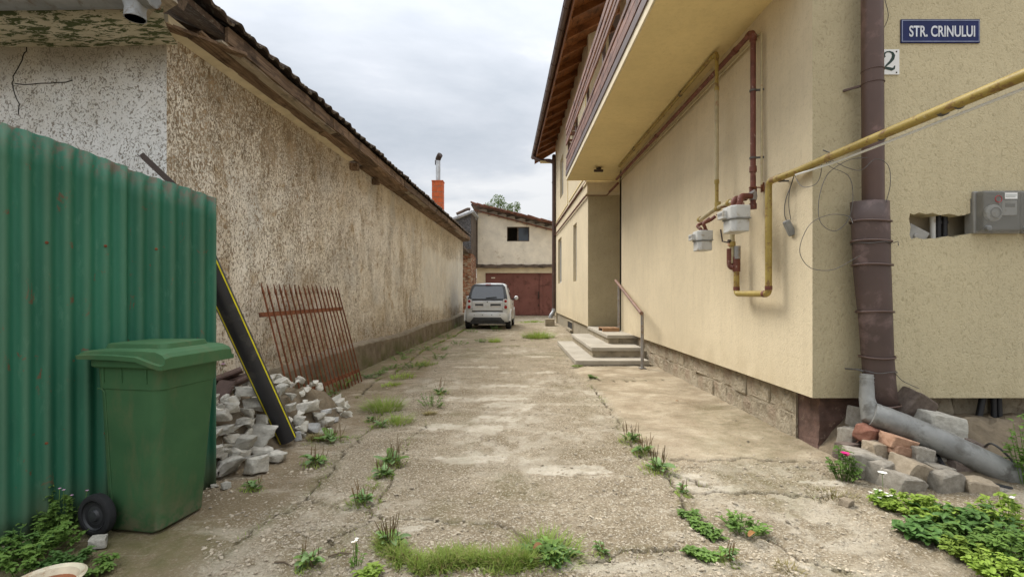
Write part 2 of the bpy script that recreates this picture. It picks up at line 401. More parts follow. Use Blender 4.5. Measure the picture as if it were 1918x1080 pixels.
# driveway
t = NT('dirty_old_concrete', .95, .12); a = t.attr(); a2 = t.attr('zone')
n1_ = t.noise(2.2, 9, .68, .2); n2_ = t.noise(11, 8, .7); n3_ = t.noise(75, 5, .65)
dirt = t.ramp(n1_, [(.3, (.225, .180, .117)), (.7, (.375, .312, .22))])
dirt = t.mix(t.math('MULTIPLY', a2[1], .8), dirt, t.ramp(n2_, [(.3, (.20, .148, .088)), (.7, (.31, .240, .155))]))
conc = t.ramp(n2_, [(.3, (.42, .365, .275)), (.7, (.66, .60, .49))])
c = t.mix(a[1], dirt, conc)
ap = t.math('SUBTRACT', 1.0, t.math('MULTIPLY', t.math('MAXIMUM', a2[0], a[1]), .8)); sp = t.math('SUBTRACT', 1.0, t.math('MULTIPLY', t.math('MAXIMUM', a2[0], t.math('MAXIMUM', a2[1], a[1])), .68))
c = t.mix(a2[0], c, t.ramp(t.noise(3.2, 8, .62, .3, t.co(loc=(2, 2, 0))), [(.3, (.30, .235, .155)), (.52, (.43, .355, .25)), (.72, (.54, .46, .34))]))
c = t.mix(t.math('MULTIPLY', ap, t.ramp(n2_, [(.48, 0.0), (.66, .55)])), c, (.17, .13, .08))
c = t.mix(t.math('MULTIPLY', sp, t.ramp(t.noise(26, 7, .75, .5, t.co(loc=(8, 1, 0))), [(.53, 0.0), (.63, .5)])), c, (.155, .118, .072))
st = t.noise(1.5, 9, .72, .5, t.co((.8, 2.6, 1), loc=(1, 4, 0)))
c = t.mix(t.math('MULTIPLY', ap, t.ramp(st, [(.55, 0.0), (.62, .55)])), c, (.55, .49, .385))
st2 = t.noise(1.1, 9, .7, .4, t.co((1, 1.6, 1), loc=(6, 9, 0)))
c = t.mix(t.ramp(st2, [(.47, 0.0), (.62, .62)]), c, (.175, .135, .078))
c = t.mix(t.math('MULTIPLY', sp, t.ramp(n3_, [(.52, 0.0), (.62, .8)])), c, (.58, .52, .41))
c = t.mix(t.math('MULTIPLY', sp, t.ramp(t.noise(48, 5, .7, .3, t.co(loc=(4, 4, 0))), [(.55, 0.0), (.64, .75)])), c, (.115, .086, .052))
vd = t.voro(60, vec=t.co((1, 1, .3)))
c = t.mix(t.math('MULTIPLY', t.math('MULTIPLY', sp, t.ramp(vd, [(.10, .7), (.24, 0.0)])), t.ramp(t.noise(9, 3, .5), [(.45, 0.0), (.6, 1.0)])), c, (.58, .54, .46))
c = t.mix(t.math('MULTIPLY', a[2], t.ramp(n2_, [(.35, .2), (.6, .9)])), c, (.13, .125, .05))
c = t.mix(a[0], c, (.065, .048, .03))
nb = t.bump(n3_, 1.0, .012, t.bump(n2_, .8, .03))
M['driveway'] = t.fin(c, nb)
M['soil'] = simple('bare_earth', (.19, .15, .10), .97, var=.35, scale=6, bump=.8, bscale=35, bd=.02)
M['pebble'] = simple('pebbles', (.37, .315, .235), .95, var=.45, scale=2.2, bump=.3)
# metals and plastics
t = NT('green_painted_sheet', .55, .32)
n_ = t.noise(1.5, 6, .6, .2, t.co((3, 3, .6)))
c = t.ramp(n_, [(.3, (.013, .092, .052)), (.7, (.024, .145, .083))])
rust = t.ramp(t.noise(15, 7, .72, .5, t.co((1, 1, .6), loc=(4, 2, 3))), [(.62, 0.0), (.67, .9)])
c = t.mix(rust, c, (.13, .055, .028))
c = t.mix(t.ramp(t.noise(26, 6, .7, 0, t.co((1, 1, .25), loc=(1, 1, 1))), [(.57, 0.0), (.72, .35)]), c, (.10, .23, .15))
top = t.math('MULTIPLY', t.ramp(t.math('SUBTRACT', t.attr()[0], 0.0), [(.5, 0.0), (.97, 1.0)]), t.ramp(t.noise(20, 6, .7, 0, t.co(loc=(7,7,7))), [(.46, 0.0), (.6, .9)]))
c = t.mix(top, c, (.12, .07, .045))
c = t.mix(t.ramp(t.noise(3.5, 5, .6, 0, t.co((1, 1, .15), loc=(2, 8, 3))), [(.56, 0.0), (.72, .5)]), c, (.035, .10, .055))
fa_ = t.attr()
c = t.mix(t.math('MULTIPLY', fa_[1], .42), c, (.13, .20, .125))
c = t.mix(t.math('MULTIPLY', fa_[2], .7), c, (.10, .095, .05))
M['green_sheet'] = t.fin(c, t.bump(t.noise(45, 5, .6), .15, .003), t.ramp(n_, [(.3, .62), (.7, .45)]))
t = NT('green_bin_plastic', .66, .28)
c = t.ramp(t.noise(3, 6, .6), [(.3, (.034, .098, .040)), (.7, (.054, .135, .055))])
c = t.mix(t.ramp(t.noise(7, 8, .7, .3, t.co((1, 1, .4))), [(.50, 0.0), (.70, .5)]), c, (.125, .125, .06))
z = t.zc()[2]
c = t.mix(t.math('MULTIPLY', t.ramp(z, [(.0, .75), (.16, 0.0)]), t.ramp(t.noise(20, 5, .6), [(.4, 0.0), (.6, 1.0)])), c, (.17, .14, .09))
c = t.mix(t.ramp(t.noise(60, 4, .7, 0, t.co((1,1,.3))), [(.70, 0.0), (.74, .5)]), c, (.10, .17, .10))
M['bin'] = t.fin(c, t.bump(t.noise(160, 3, .5), .12, .002))
M['rubber'] = simple('rubber', (.022, .022, .023), .75, .25, bump=.2)
M['wheel_hub'] = simple('grey_wheel_hub', (.035, .036, .038), .5, .4)
M['pe_black'] = simple('black_pe_pipe', (.022, .023, .027), .42, .45, var=.25, scale=4, bump=.1, second=(.06, .056, .05), thr=.64)
M['pe_yellow'] = simple('yellow_pe_stripe', (.62, .55, .02), .5, bump=0)
M['rust'] = simple('rusty_iron', (.17, .062, .03), .85, .2, .1, var=.4, scale=20, bump=.5, bscale=90, second=(.26, .11, .05), objvar=.15)
t = NT('yellow_gas_pipe', .48, .4)
c = t.ramp(t.noise(6, 6, .6), [(.3, (.26, .185, .038)), (.7, (.40, .30, .085))])
c = t.mix(t.ramp(t.noise(14, 7, .7, .2, t.co(loc=(2,1,4))), [(.53, 0.0), (.60, .85)]), c, (.18, .095, .035))
c = t.mix(t.ramp(t.noise(30, 5, .7, .2, t.co(loc=(7,1,4))), [(.62, 0.0), (.68, .7)]), c, (.46, .40, .22))
M['gas_yellow'] = t.fin(c, t.bump(t.noise(40, 5, .6), .3, .002))
M['gas_red'] = simple('red_brown_gas_pipe', (.145, .048, .032), .55, .35, 0, var=.3, scale=12, bump=.4, bscale=50, second=(.36, .25, .20), thr=.62, tight=.03)
M['gas_pale'] = simple('pale_painted_pipe', (.42, .36, .22), .6, .3, 0, var=.2, scale=10, second=(.30, .15, .08), thr=.64)
M['meter'] = simple('grey_white_meter_enamel', (.50, .50, .475), .5, .4, 0, var=.10, scale=9, bump=.1, second=(.36, .32, .25), thr=.60)
M['meter_dark'] = simple('meter_seam_grey', (.22, .22, .21), .5)
M['outlet'] = simple('dull_zinc_outlet', (.27, .28, .28), .5, .4, .3, var=.3, scale=6, second=(.15, .12, .09))
M['white'] = simple('white_enamel', (.74, .74, .71), .4, .45, var=.06, scale=9, bump=0, second=(.5, .45, .38), thr=.72)
M['blue'] = simple('blue_enamel', (.010, .017, .085), .5, .25, var=.25, scale=5, bump=.05, second=(.07, .08, .13), thr=.68)
M['sign_white'] = simple('sign_lettering', (.62, .64, .68), .5, bump=0, var=.15, scale=30)
M['digit'] = simple('dark_green_digit', (.018, .04, .028), .5, bump=0)
M['steel_post'] = simple('grey_steel_post', (.33, .32, .31), .45, .5, .4, var=.2, scale=9, second=(.26, .2, .15))
M['copper_rail'] = simple('reddish_brown_handrail', (.22, .125, .09), .42, .4, 0, var=.2, scale=8)
M['cement_pipe'] = simple('weathered_zinc_drain', (.25, .25, .235), .6, .35, .15, var=.3, scale=5, bump=.4, bscale=18, bd=.008, second=(.15, .145, .13), thr=.55)
M['grey_box'] = simple('grey_box_plastic', (.27, .26, .235), .35, .5, bump=.05)
t = NT('clear_cover', .15, .5); t.b.inputs['Alpha'].default_value = .48
M['clear'] = t.fin((.23, .22, .19))
M['red_plastic'] = simple('red_mark', (.42, .03, .04), .5, bump=0)
M['rose'] = simple('magenta_petal', (.55, .012, .17), .6, bump=0)
M['petal_white'] = simple('white_petal', (.75, .74, .68), .6, bump=0)
M['petal_pink'] = simple('pink_petal', (.60, .36, .52), .6, bump=0)
M['petal_yellow'] = simple('yellow_centre', (.62, .42, .05), .6, bump=0)
M['enamel'] = simple('cream_enamel', (.60, .53, .38), .35, .5, second=(.30, .16, .07), thr=.62, bump=.1)
M['redbrown_in'] = simple('rusty_bowl_inside', (.23, .075, .03), .5)
def leafm(name, a, b, trans=.25, dry=None):
    t = NT(name, .55, .3)
    c = t.ramp(t.noise(9, 4, .6), [(.3, a), (.7, b)])
    c = t.mix(1.0, c, t.ramp(t.rnd(), [(0, .75), (1, 1.25)]), 'MULTIPLY')
    if dry: c = t.mix(t.ramp(t.noise(30, 3, .6), [(.6, 0.0), (.68, .9)]), c, dry)
    m = t.fin(c)
    tr = t.n('ShaderNodeBsdfTranslucent'); t.l(c, tr.inputs[0]); mx = t.n('ShaderNodeMixShader'); mx.inputs[0].default_value = trans
    o_ = [n for n in t.t.nodes if n.type == 'OUTPUT_MATERIAL'][0]
    t.l(t.b.outputs[0], mx.inputs[1]); t.l(tr.outputs[0], mx.inputs[2]); t.l(mx.outputs[0], o_.inputs[0])
    return m
M['grass'] = leafm('grass_blade', (.23, .33, .05), (.40, .50, .12), .4, (.30, .26, .10))
M['grass_dry'] = leafm('dry_grass', (.22, .17, .07), (.34, .30, .13), .2)
M['leaf'] = leafm('weed_leaf', (.10, .19, .035), (.20, .32, .065))
M['leaf_blue'] = leafm('plantain_leaf', (.12, .21, .07), (.22, .32, .12), .15)
M['leaf_dark'] = leafm('dark_leaf', (.055, .125, .03), (.12, .22, .05), .2)
M['leaf_lime'] = leafm('lime_leaf', (.20, .30, .04), (.33, .44, .08), .35)
M['seed'] = leafm('brown_seed_spike', (.13, .075, .03), (.21, .14, .06), .1)
M['leaf_dead'] = leafm('dead_leaf', (.20, .09, .03), (.3, .15, .05), .1)
M['tree_leaf'] = leafm('tree_leaf', (.07, .12, .03), (.14, .19, .055), .3)
M['bark'] = simple('bark', (.12, .09, .06), .95)
# ------------------------------------------------------------------ ground
def line_dist(X, Y, poly):
    d = np.full(X.shape, 9.)
    for (ax, ay), (bx, by) in zip(poly[:-1], poly[1:]):
        vx, vy = bx-ax, by-ay; t = np.clip(((X-ax)*vx+(Y-ay)*vy)/(vx*vx+vy*vy), 0, 1)
        d = np.minimum(d, np.hypot(X-ax-t*vx, Y-ay-t*vy))
    return d
CR = [([(1240,862),(1290,864),(1350,867),(1420,864),(1500,866),(1562,870)], .012),
      ([(1252,922),(1345,924),(1400,922),(1480,926),(1600,932)], .013), ([(1246,888),(1300,903),(1350,922)], .009),
      ([(700,962),(745,975),(793,974),(857,979),(895,984),(941,985),(966,996),(990,1010)], .011),
      ([(612,1034),(640,1002),(682,979),(701,958),(718,930),(735,880),(757,844),(762,824),(784,808),(801,794)], .010),
      ([(1085,1050),(1120,1050),(1150,1036),(1190,1039),(1225,1035),(1275,1036),(1340,1060)], .012),
      ([(672,745),(705,712),(735,702),(800,651),(845,632),(880,612)], .02),
      ([(1165,805),(1140,760),(1105,722)], .010), ([(1105,715),(1175,716),(1250,713)], .010),
      ([(560,950),(600,905),(640,850),(700,800),(720,762)], .009), ([(575,935),(640,955),(700,958)], .006),
      ([(900,640),(960,636),(1060,640)], .02), ([(870,655),(960,648),(1040,650)], .012), ([(1170,825),(1235,880),(1280,925),(1300,990),(1360,1040)], .010),
      ([(400,1050),(470,1000),(520,960),(560,950)], .006), ([(1380,1000),(1440,1010),(1500,1045),(1600,1080)], .008)]
CRG = [([tuple(G(*p)[:2]) for p in c], w) for c, w in CR]
def ground_fields(X, Y):
    z = (fbm(X*.5, Y*.5, 3, 3)-.5)*.03 + (fbm(X*3, Y*3, 5, 4)-.5)*.016
    apron = sstep(.95, 1.08, X + .05*np.sin(Y*2)+.05*(Y-4)*0)*sstep(3.3, 3.5, Y)*sstep(7.75, 7.7, Y)
    left = sstep(-1.05, -1.3, X+(fbm(X*2, Y*2, 31, 3)-.5)*.6+.03*Y)
    grav = np.clip(1-apron*.85-left*.5, 0, 1)
    z += grav*((fbm(X*26, Y*26, 9, 3)-.5)*.016 + sstep(.62, .8, vnoise(X*30, Y*30, 77))*.006) + apron*.02
    z += (fbm(X*60, Y*60, 19, 2)-.5)*.003
    crack = np.zeros_like(X); jx = (fbm(X*9, Y*9, 41, 3)-.5)*.10; jy = (fbm(X*9, Y*9, 43, 3)-.5)*.10
    for poly, w in CRG:
        d = line_dist(X+jx, Y+jy, poly); ww = w*.62*(.35+1.2*fbm(X*6, Y*6, 55, 2))
        crack = np.maximum(crack, sstep(ww*1.6, ww*.4, d))
    brk = sstep(.38, .62, fbm(X*11, Y*7, 47, 4))
    bare = sstep(.50, .66, fbm(X*1.6+3, Y*.8, 11, 5))*.6*(1-left*.7)*brk
    bare = np.maximum(bare, apron*.42*sstep(.3, .6, fbm(X*2, Y*2, 70, 4)))
    for px, py, rx, ry in ((960,790,.5,.5),(900,745,.55,.25),(1000,730,.6,.2),(990,660,.5,.5),(1240,1060,.5,.14),(1300,905,.2,.12),(1150,790,.25,.6),(940,865,.5,.25),(1600,1070,.4,.1)):
        g = G(px, py); q = ((X-g.x)/rx)**2+((Y-g.y)/ry)**2 + (fbm(X*5, Y*5, 88, 4)-.5)*2.4
        bare = np.maximum(bare, .75*sstep(1.1, .2, q)*(.35+.65*brk))
    n5 = fbm(X*7, Y*9, 123, 4)
    for px, py, rx, ry in ((905,688,.42,.10),(985,697,.45,.09),(960,722,.5,.10),(915,746,.45,.12),(950,760,.30,.16),(1010,668,.34,.12),(955,662,.36,.16),(940,775,.20,.22),(1115,735,.12,.22),(1150,805,.10,.12),(880,800,.35,.12),(1295,900,.10,.10),(1340,915,.14,.05),(1360,1062,.42,.05),(1180,1062,.35,.04),(1560,905,.2,.04),(760,990,.10,.04),(1060,880,.25,.1),(900,860,.3,.08)):
        g = G(px, py); q = ((X-g.x)/rx)**2+((Y-g.y)/ry)**2 + (n5-.5)*4.2
        bare = np.maximum(bare, sstep(1.0, .55, q)*.95)
    moss = sstep(.55, .7, fbm(X*1.3, Y*1.3, 23, 5))*.35
    moss = np.maximum(moss, .7*sstep(.45, .05, X-(-2.5+.0405*(Y-5)))*sstep(4, 5, Y))
    moss = np.maximum(moss, .9*sstep(.55, 0, np.hypot((X+1.98)/1.0, (Y-2.25)/.55)-.3))
    for poly, w in CRG: moss = np.maximum(moss, .5*sstep(.10, .0, line_dist(X+jx, Y+jy, poly))*sstep(.4,.6,fbm(X*3,Y*3,91,3)))
    return z - crack*.02, crack, bare, moss, apron, left
def gz(x, y): return float(ground_fields(np.array([float(x)]), np.array([float(y)]))[0][0])
xs = np.concatenate([np.arange(-6, -2.3, .05), np.arange(-2.3, 2.5, .0125), np.arange(2.5, 6.01, .04)])
ys = [-3.]
while ys[-1] < 1.6: ys.append(ys[-1]+.2)
while ys[-1] < 26: ys.append(ys[-1]+(.005*ys[-1] if ys[-1] < 6 else .010*ys[-1]))
ys = np.array(ys); XX, YY = np.meshgrid(xs, ys); zz, cr_, ba_, mo_, ap_, le_ = ground_fields(XX, YY)
def grid_mesh(name, X, Y, Z, mat, mask=None, smooth=True, zone=None):
    h, w = X.shape; me = bpy.data.meshes.new(name)
    co = np.stack([X, Y, Z], -1).reshape(-1, 3).astype(np.float32)
    idx = np.arange(h*w).reshape(h, w); q = np.stack([idx[:-1,:-1], idx[:-1,1:], idx[1:,1:], idx[1:,:-1]], -1).reshape(-1, 4)
    me.vertices.add(len(co)); me.vertices.foreach_set('co', co.ravel()); me.loops.add(q.size); me.loops.foreach_set('vertex_index', q.ravel().astype(np.int32))
    me.polygons.add(len(q)); me.polygons.foreach_set('loop_start', np.arange(0, q.size, 4, dtype=np.int32))
    me.polygons.foreach_set('use_smooth', np.full(len(q), smooth)); me.update(calc_edges=True)
    for nm, mk in (('mask', mask), ('zone', zone)):
        if mk is None: continue
        a = me.color_attributes.new(nm, 'FLOAT_COLOR', 'POINT'); c = np.ones((h*w, 4), np.float32)
        for i, m in enumerate(mk): c[:, i] = m.ravel()
        a.data.foreach_set('color', c.ravel())
    me.materials.append(mat); return me
tag(link('driveway', grid_mesh('driveway', XX, YY, zz, M['driveway'], (cr_, ba_, mo_), zone=(ap_, le_, le_*0))), kind='structure')
g = MB(); n = 24; g.add([(-900+1800*i/n, -300+1800*j/n, -.12) for j in range(n+1) for i in range(n+1)], [(j*(n+1)+i, j*(n+1)+i+1, (j+1)*(n+1)+i+1, (j+1)*(n+1)+i) for j in range(n) for i in range(n)])
tag(g.build('ground', M['soil']), kind='structure')
# pebbles
pb = MB()
ico = bmesh.new(); bmesh.ops.create_icosphere(ico, subdivisions=1, radius=1); icv = [v.co.copy() for v in ico.verts]; icf = [tuple(v.index for v in f.verts) for f in ico.faces]; ico.free()
pts = []
while len(pts) < 5200:
    py = 560 + 520*random.random()**.55; px = random.uniform(380, 1700); p = G(px, py)
    if p.y > 11 or p.x < -2.0 or p.x > 2.25: continue
    dens = vnoise(np.array([p.x*3.]), np.array([p.y*3.]), 64)[0]
    if p.x > 1.0 and 3.4 < p.y < 7.7: dens *= .4
    if random.random() > dens*1.1: continue
    pts.append((p.x, p.y))
for cx_, cy_ in [(620,1000),(600,985),(575,1010),(640,1010),(655,995),(820,985),(845,1000),(870,995),(910,1005),(700,975),(1420,1010),(1620,950),(560,1035),(890,820),(905,990),(570,905),(565,890),(560,884),(380,930),(500,1000)]:
    c0 = G(cx_, cy_)
    for k in range(16): pts.append((c0.x+random.gauss(0,.06), c0.y+random.gauss(0,.05)))
pzs = ground_fields(np.array([p[0] for p in pts]), np.array([p[1] for p in pts]))[0]
for (x_, y_), z_ in zip(pts, pzs):
    s = random.choice([.0025,.003,.003,.004,.004,.005,.006,.008,.011]) * random.uniform(.8, 1.3)*(1+.12*y_)*.68
    sc3 = Vector((random.uniform(.8,1.5), random.uniform(.7,1.2), random.uniform(.4,.8)))*s; rz = Euler((random.uniform(-.3,.3), random.uniform(-.3,.3), random.uniform(0,6.3))).to_matrix()
    pb.add([Vector((x_, y_, z_+s*.2)) + rz @ Vector((v.x*sc3.x*random.uniform(.7,1.2), v.y*sc3.y*random.uniform(.7,1.2), v.z*sc3.z)) for v in icv], icf)
tag(pb.build('pebbles', M['pebble']), 'small pale pebbles and grit scattered over the worn concrete driveway', 'gravel', kind='stuff')

# ------------------------------------------------------------------ old plastered house on the left
def wx(Y): return -2.62+.0456*(Y-3.67)
LH = thing('old_plaster_house', 'old low house on the left with dirty rough plaster wall and sagging tiled eave', 'house', (-2.62, 3.67, 0))
ss = np.arange(3.67, 18.96, .08); hh = np.arange(.30, 3.26, .08)
S, H = np.meshgrid(ss, hh)
off = (fbm(S*.6, H*.6, 7, 3)-.5)*.03*sstep(3.67, 4.2, S)
dens = .45+.9*(fbm(S*.5, H*.7, 21, 4)-.4) + .5*sstep(2.2, 3.1, H)*sstep(9, 4, S)+.25*sstep(4.4, 3.7, S) + .35*sstep(.9,.4,H)
smooth_patch = sstep(0, .8, S-11.7+(fbm(S*.9, H*1.6, 33, 4)-.5)*1.2)*sstep(.62, 1.0, H+(fbm(S*1.2, H*2, 35, 3)-.5)*.6)*sstep(2.45, 2.2, H+(fbm(S, H, 37, 3)-.5)*.3)
dens = dens*(1-.9*smooth_patch) ; stain = np.clip(sstep(2.0, 3.0, H+(fbm(S*2, H*.4, 39, 4)-.5)*1.6)*.75 + sstep(1.1, .35, H+(fbm(S*1.3, H, 51, 4)-.5)*.8)*.7, 0, 1)*(1-smooth_patch)
me = grid_mesh('wall', wx(S)+off+2.62, S-3.67, H, M['roughcast'], (np.clip(dens, 0, 1), smooth_patch, stain))
link('wall', me, LH)
xs2 = np.arange(-8, -2.619, .06); xs2[-1] = -2.62; hs2 = np.arange(0, 3.13, .06); A_, B_ = np.meshgrid(xs2, hs2)
top = sstep(2.58, 2.98, B_+(fbm(A_*1.5, B_*1.5, 3, 4)-.5)*.5)*.85
me = grid_mesh('wall', A_+2.62, np.zeros_like(A_)+(fbm(A_*.7, B_*.7, 8, 3)-.5)*.02*sstep(-2.62, -3., A_), B_, M['limewash'], (top, top*0, top*0))
tag(link('wall', me, LH), 'whitish lime washed front wall with dark specks')
for ctrl in ([(52,88),(45,105),(27,140),(24,160),(36,195),(35,222)], [(30,158),(95,157),(150,150)]):
    m = MB(); pts_ = []
    for i in range(len(ctrl)-1):
        for k in range(4):
            t_ = k/4; pts_.append(W(ctrl[i][0]*(1-t_)+ctrl[i+1][0]*t_+random.uniform(-2,2), ctrl[i][1]*(1-t_)+ctrl[i+1][1]*t_+random.uniform(-1.5,1.5), 3.665))
    m.tube(pts_, .0035, 5).build('crack', M['dark_hole'], LH)
# filler walls behind, gable at the back
m = MB(); m.box((-8, 18.9, 0), (wx(18.9)-.01, 19.0, 3.3)); m.build('wall', M['mortar'], LH)
# cornice cove of the front
m = MB(); prof = [(3.68,3.07),(3.63,3.075),(3.56,3.08),(3.48,3.095),(3.42,3.12),(3.38,3.155),(3.36,3.20)]
xx = np.linspace(-8, -2.50, 70); q = []
for i, (y_, h_) in enumerate(prof):
    for x_ in xx: q.append((x_ + (0.12*(i/6)-.04 if x_ > -2.51 else 0), y_+random.uniform(-.004,.004), h_+random.uniform(-.004,.004)+.012*math.sin(x_*2.2)))
nx = len(xx); m.add(q, [(i*nx+k, i*nx+k+1, (i+1)*nx+k+1, (i+1)*nx+k) for i in range(len(prof)-1) for k in range(nx-1)])
o = m.build('cornice', M['cornice'], None, True); o.data.transform(Matrix.Translation((2.62, -3.36, -3.07))); o.parent = LH; o.location = (0, -.31, 3.07)
m = MB(); m.box((-8, 3.22, 3.17), (-2.45, 3.40, 3.20)); m.build('eave_board', M['wood_old'], LH)
m = MB(); m.box((-8, 3.20, 3.12), (-2.48, 3.222, 3.26)); m.build('fascia_board', M['wood_old'], LH)
# gutter with half round trough
gu = MB(); r_ = .075; seg = 10; q = []
for xg in np.linspace(-8, -2.32, 12):
    hg = 3.115 + (xg+2.3)*.012
    for k in range(seg+1):
        a_ = math.pi + math.pi*k/seg; q.append((xg, 3.12+r_*math.cos(a_), hg+r_*math.sin(a_)))
gu.add(q, [(i*(seg+1)+k, i*(seg+1)+k+1, (i+1)*(seg+1)+k+1, (i+1)*(seg+1)+k) for i in range(11) for k in range(seg)])
for k in range(2): gu.tube([(-8, 3.045+.15*k, 3.05), (-2.32, 3.045+.15*k, 3.115)], .008, 6)
gu.lathe([(.0, 0), (.075, 0), (.075, .004), (0, .004)], (-2.322, 3.12, 3.114), (1,0,0), 14)
gt = gu.build('gutter', M['gutter_zinc'], LH, True)
m = MB(); m.lathe([(.062, 0), (.058, .06), (.075, .12), (.07, .121), (.052, .06), (.056, 0)], (-2.43, 3.12, 2.965), (0,0,1), 18); m.build('outlet', M['outlet'], gt, True)
# side eave
m = MB()
Ys = np.linspace(3.55, 7.25, 20); q = []
for Y_ in Ys:
    j = random.uniform(-.004, .004); q += [(wx(Y_)-.01, Y_, 3.165), (wx(Y_)+.10+j, Y_, 3.185), (wx(Y_)+.10+j, Y_, 3.24), (wx(Y_)-.01, Y_, 3.26)]
m.add(q, [(i*4+k, i*4+(k+1)%4, i*4+4+(k+1)%4, i*4+4+k) for i in range(19) for k in range(4)] + [(0,1,2,3), (79,78,77,76)])
m.build('eave_moulding', M['cream_band'], LH)
def plank(Y0, Y1, o0, h0, o1, h1, th, name, mat, jag=.006):
    """long board along the wall: cross section from (o0,h0) to (o1,h1) with thickness th"""
    m = MB(); n_ = max(4, int((Y1-Y0)/.18)); q = []
    for i in range(n_+1):
        Y_ = Y0+(Y1-Y0)*i/n_; a, b, c_, d = [random.uniform(-jag, jag) for _ in range(4)]
        q += [(wx(Y_)+o0+a, Y_, h0+b), (wx(Y_)+o1+c_, Y_, h1+d), (wx(Y_)+o1+c_, Y_, h1+d+th), (wx(Y_)+o0+a, Y_, h0+b+th)]
    m.add(q, [(i*4+k, i*4+(k+1)%4, i*4+4+(k+1)%4, i*4+4+k) for i in range(n_) for k in range(4)] + [(0,1,2,3), (n_*4+3, n_*4+2, n_*4+1, n_*4)])
    return m.build(name, mat, LH)
Y_ = 3.75; k = 0
while Y_ < 18.8:
    L = random.uniform(1.5, 2.6); Y1 = min(18.9, Y_+L); inner = .095 if Y_ < 7.2 else -.02
    dd = random.uniform(-.012, .012)
    plank(Y_+.01, Y1-.01, inner, 3.185+dd, .20, 3.215+dd, .022, 'eave_board', M['wood_old'], .008)
    plank(Y_+.15, min(18.9, Y1+.12), .195, 3.215+dd, .275, 3.225+dd*.5, .018, 'eave_board', M['wood_grey'] if k % 3 == 0 else M['wood_old'], .006)
    Y_ = Y1; k += 1
Y_ = 3.95; k = 0
while Y_ < 18.8:
    L = random.uniform(2, 3.4); Y1 = min(18.9, Y_+L)
    plank(Y_+.006, Y1-.006, .262+random.uniform(0,.012), 3.235+random.uniform(-.012,.008), .29, 3.245, .125, 'fascia_board', M['wood_old'], .006); Y_ = Y1
for Y_ in np.arange(3.5, 18.8, .85):
    m = MB(); x0 = wx(Y_); m.bar((x0-.5, Y_, 3.62), (x0+.25, Y_, 3.30), .07, .1); m.build('rafter', M['wood_dark'], LH)
for (Y_, w_) in ((3.45,.09), (7.3,.1), (8.3,.08)):
    m = MB(); m.box((wx(Y_)-.05, Y_, 3.06 if Y_ > 4 else 3.12), (wx(Y_)+.12, Y_+w_, 3.16)); m.build('beam_end', M['wood_old'], LH, bevel=.006)
m = MB(); m.bar((-2.62, 3.50, 3.17), (-2.30, 4.15, 3.235), .09, .025); m.build('eave_board', M['wood_old'], LH)
m = MB(); m.bar((-2.60, 3.40, 3.14), (-2.36, 3.35, 3.24), .10, .03); m.build('eave_board', M['wood_grey'], LH)
# roof
rA, rB, rC, rD, rE = (-2.40,3.16,3.375), (wx(18.95)+.27,18.95,3.375), (-6.0,7.2,5.35), (-5.6,18.95,5.35), (-10,3.16,3.30)
rf = MB(); q = [rA, rB, rD, rC, rE]; q2 = [(p[0], p[1], p[2]-.05) for p in q]
rf.add(q+q2, [(0,1,2,3), (0,3,4), (5,8,7,6), (5,9,8), (0,5,6,1), (1,6,7,2), (0,4,9,5), (2,7,8,3), (3,8,9,4)])
roof = rf.build('roof', M['tile_old'], LH)
def tile_mesh(w, l, th=.016, wave=.022, name='tile', mat=None):
    m = MB(); n_ = 8; q = []
    for (yy, dz) in ((0, 0), (l, 0)):
        for t_ in (0, th):
            for i in range(n_+1):
                u = i/n_; q.append(((u-.5)*w*1.06, yy, wave*math.sin(u*2*math.pi)+t_))
    a = n_+1; f = []
    for i in range(n_): f += [(i, i+1, 2*a+i+1, 2*a+i), (a+i, 3*a+i, 3*a+i+1, a+i+1), (i, a+i, a+i+1, i+1), (2*a+i, 2*a+i+1, 3*a+i+1, 3*a+i)]
    f += [(0, 2*a, 3*a, a), (n_, a+n_, 3*a+n_, 2*a+n_)]
    return m.add(q, f).mesh(name, mat, True)
tm = tile_mesh(.2, .42, mat=M['tile_old'], wave=.014, th=.022)
slope = math.atan2(1.97, 3.5); Minv = wm(LH).inverted()
for row in range(2):
    for i, Y_ in enumerate(np.arange(3.28, 18.9, .2)):
        base = Vector((wx(Y_)+.325-.34*row*math.cos(slope)+random.uniform(-.012,.012), Y_, 3.408+row*.34*math.sin(slope)+random.uniform(-.012,.012)))
        link('tile', tm, roof, Minv @ base, (slope+random.uniform(-.05,.05), random.uniform(-.07,.07), R(90)+random.uniform(-.03,.03)))
for i, X_ in enumerate(np.arange(-2.55, -5.6, -.2)):
    link('tile', tm, roof, Minv @ Vector((X_, 3.06, 3.33)), (.42, 0, random.uniform(-.03,.03)))
# kerb / footing ledge
def kx(Y): return wx(Y)+.11
m = MB(); Yk = np.arange(3.7, 18.9, .12); q = []
for Y_ in Yk:
    hk = .37+.0 + .03*math.sin(Y_*1.1)+random.uniform(-.012,.012); jj = random.uniform(-.012,.012)
    q += [(kx(Y_)+.01+jj, Y_, -.08), (kx(Y_)+jj*1.2, Y_, hk*.55), (kx(Y_)-.005+jj, Y_, hk-.02), (kx(Y_)-.03+jj, Y_, hk), (wx(Y_)-.03, Y_, hk+.05)]
m.add(q, [(i*5+k, i*5+k+1, i*5+6+k, i*5+5+k) for i in range(len(Yk)-1) for k in range(4)] + [(0,1,2,3,4)])
m.build('footing', M['kerb'], LH)

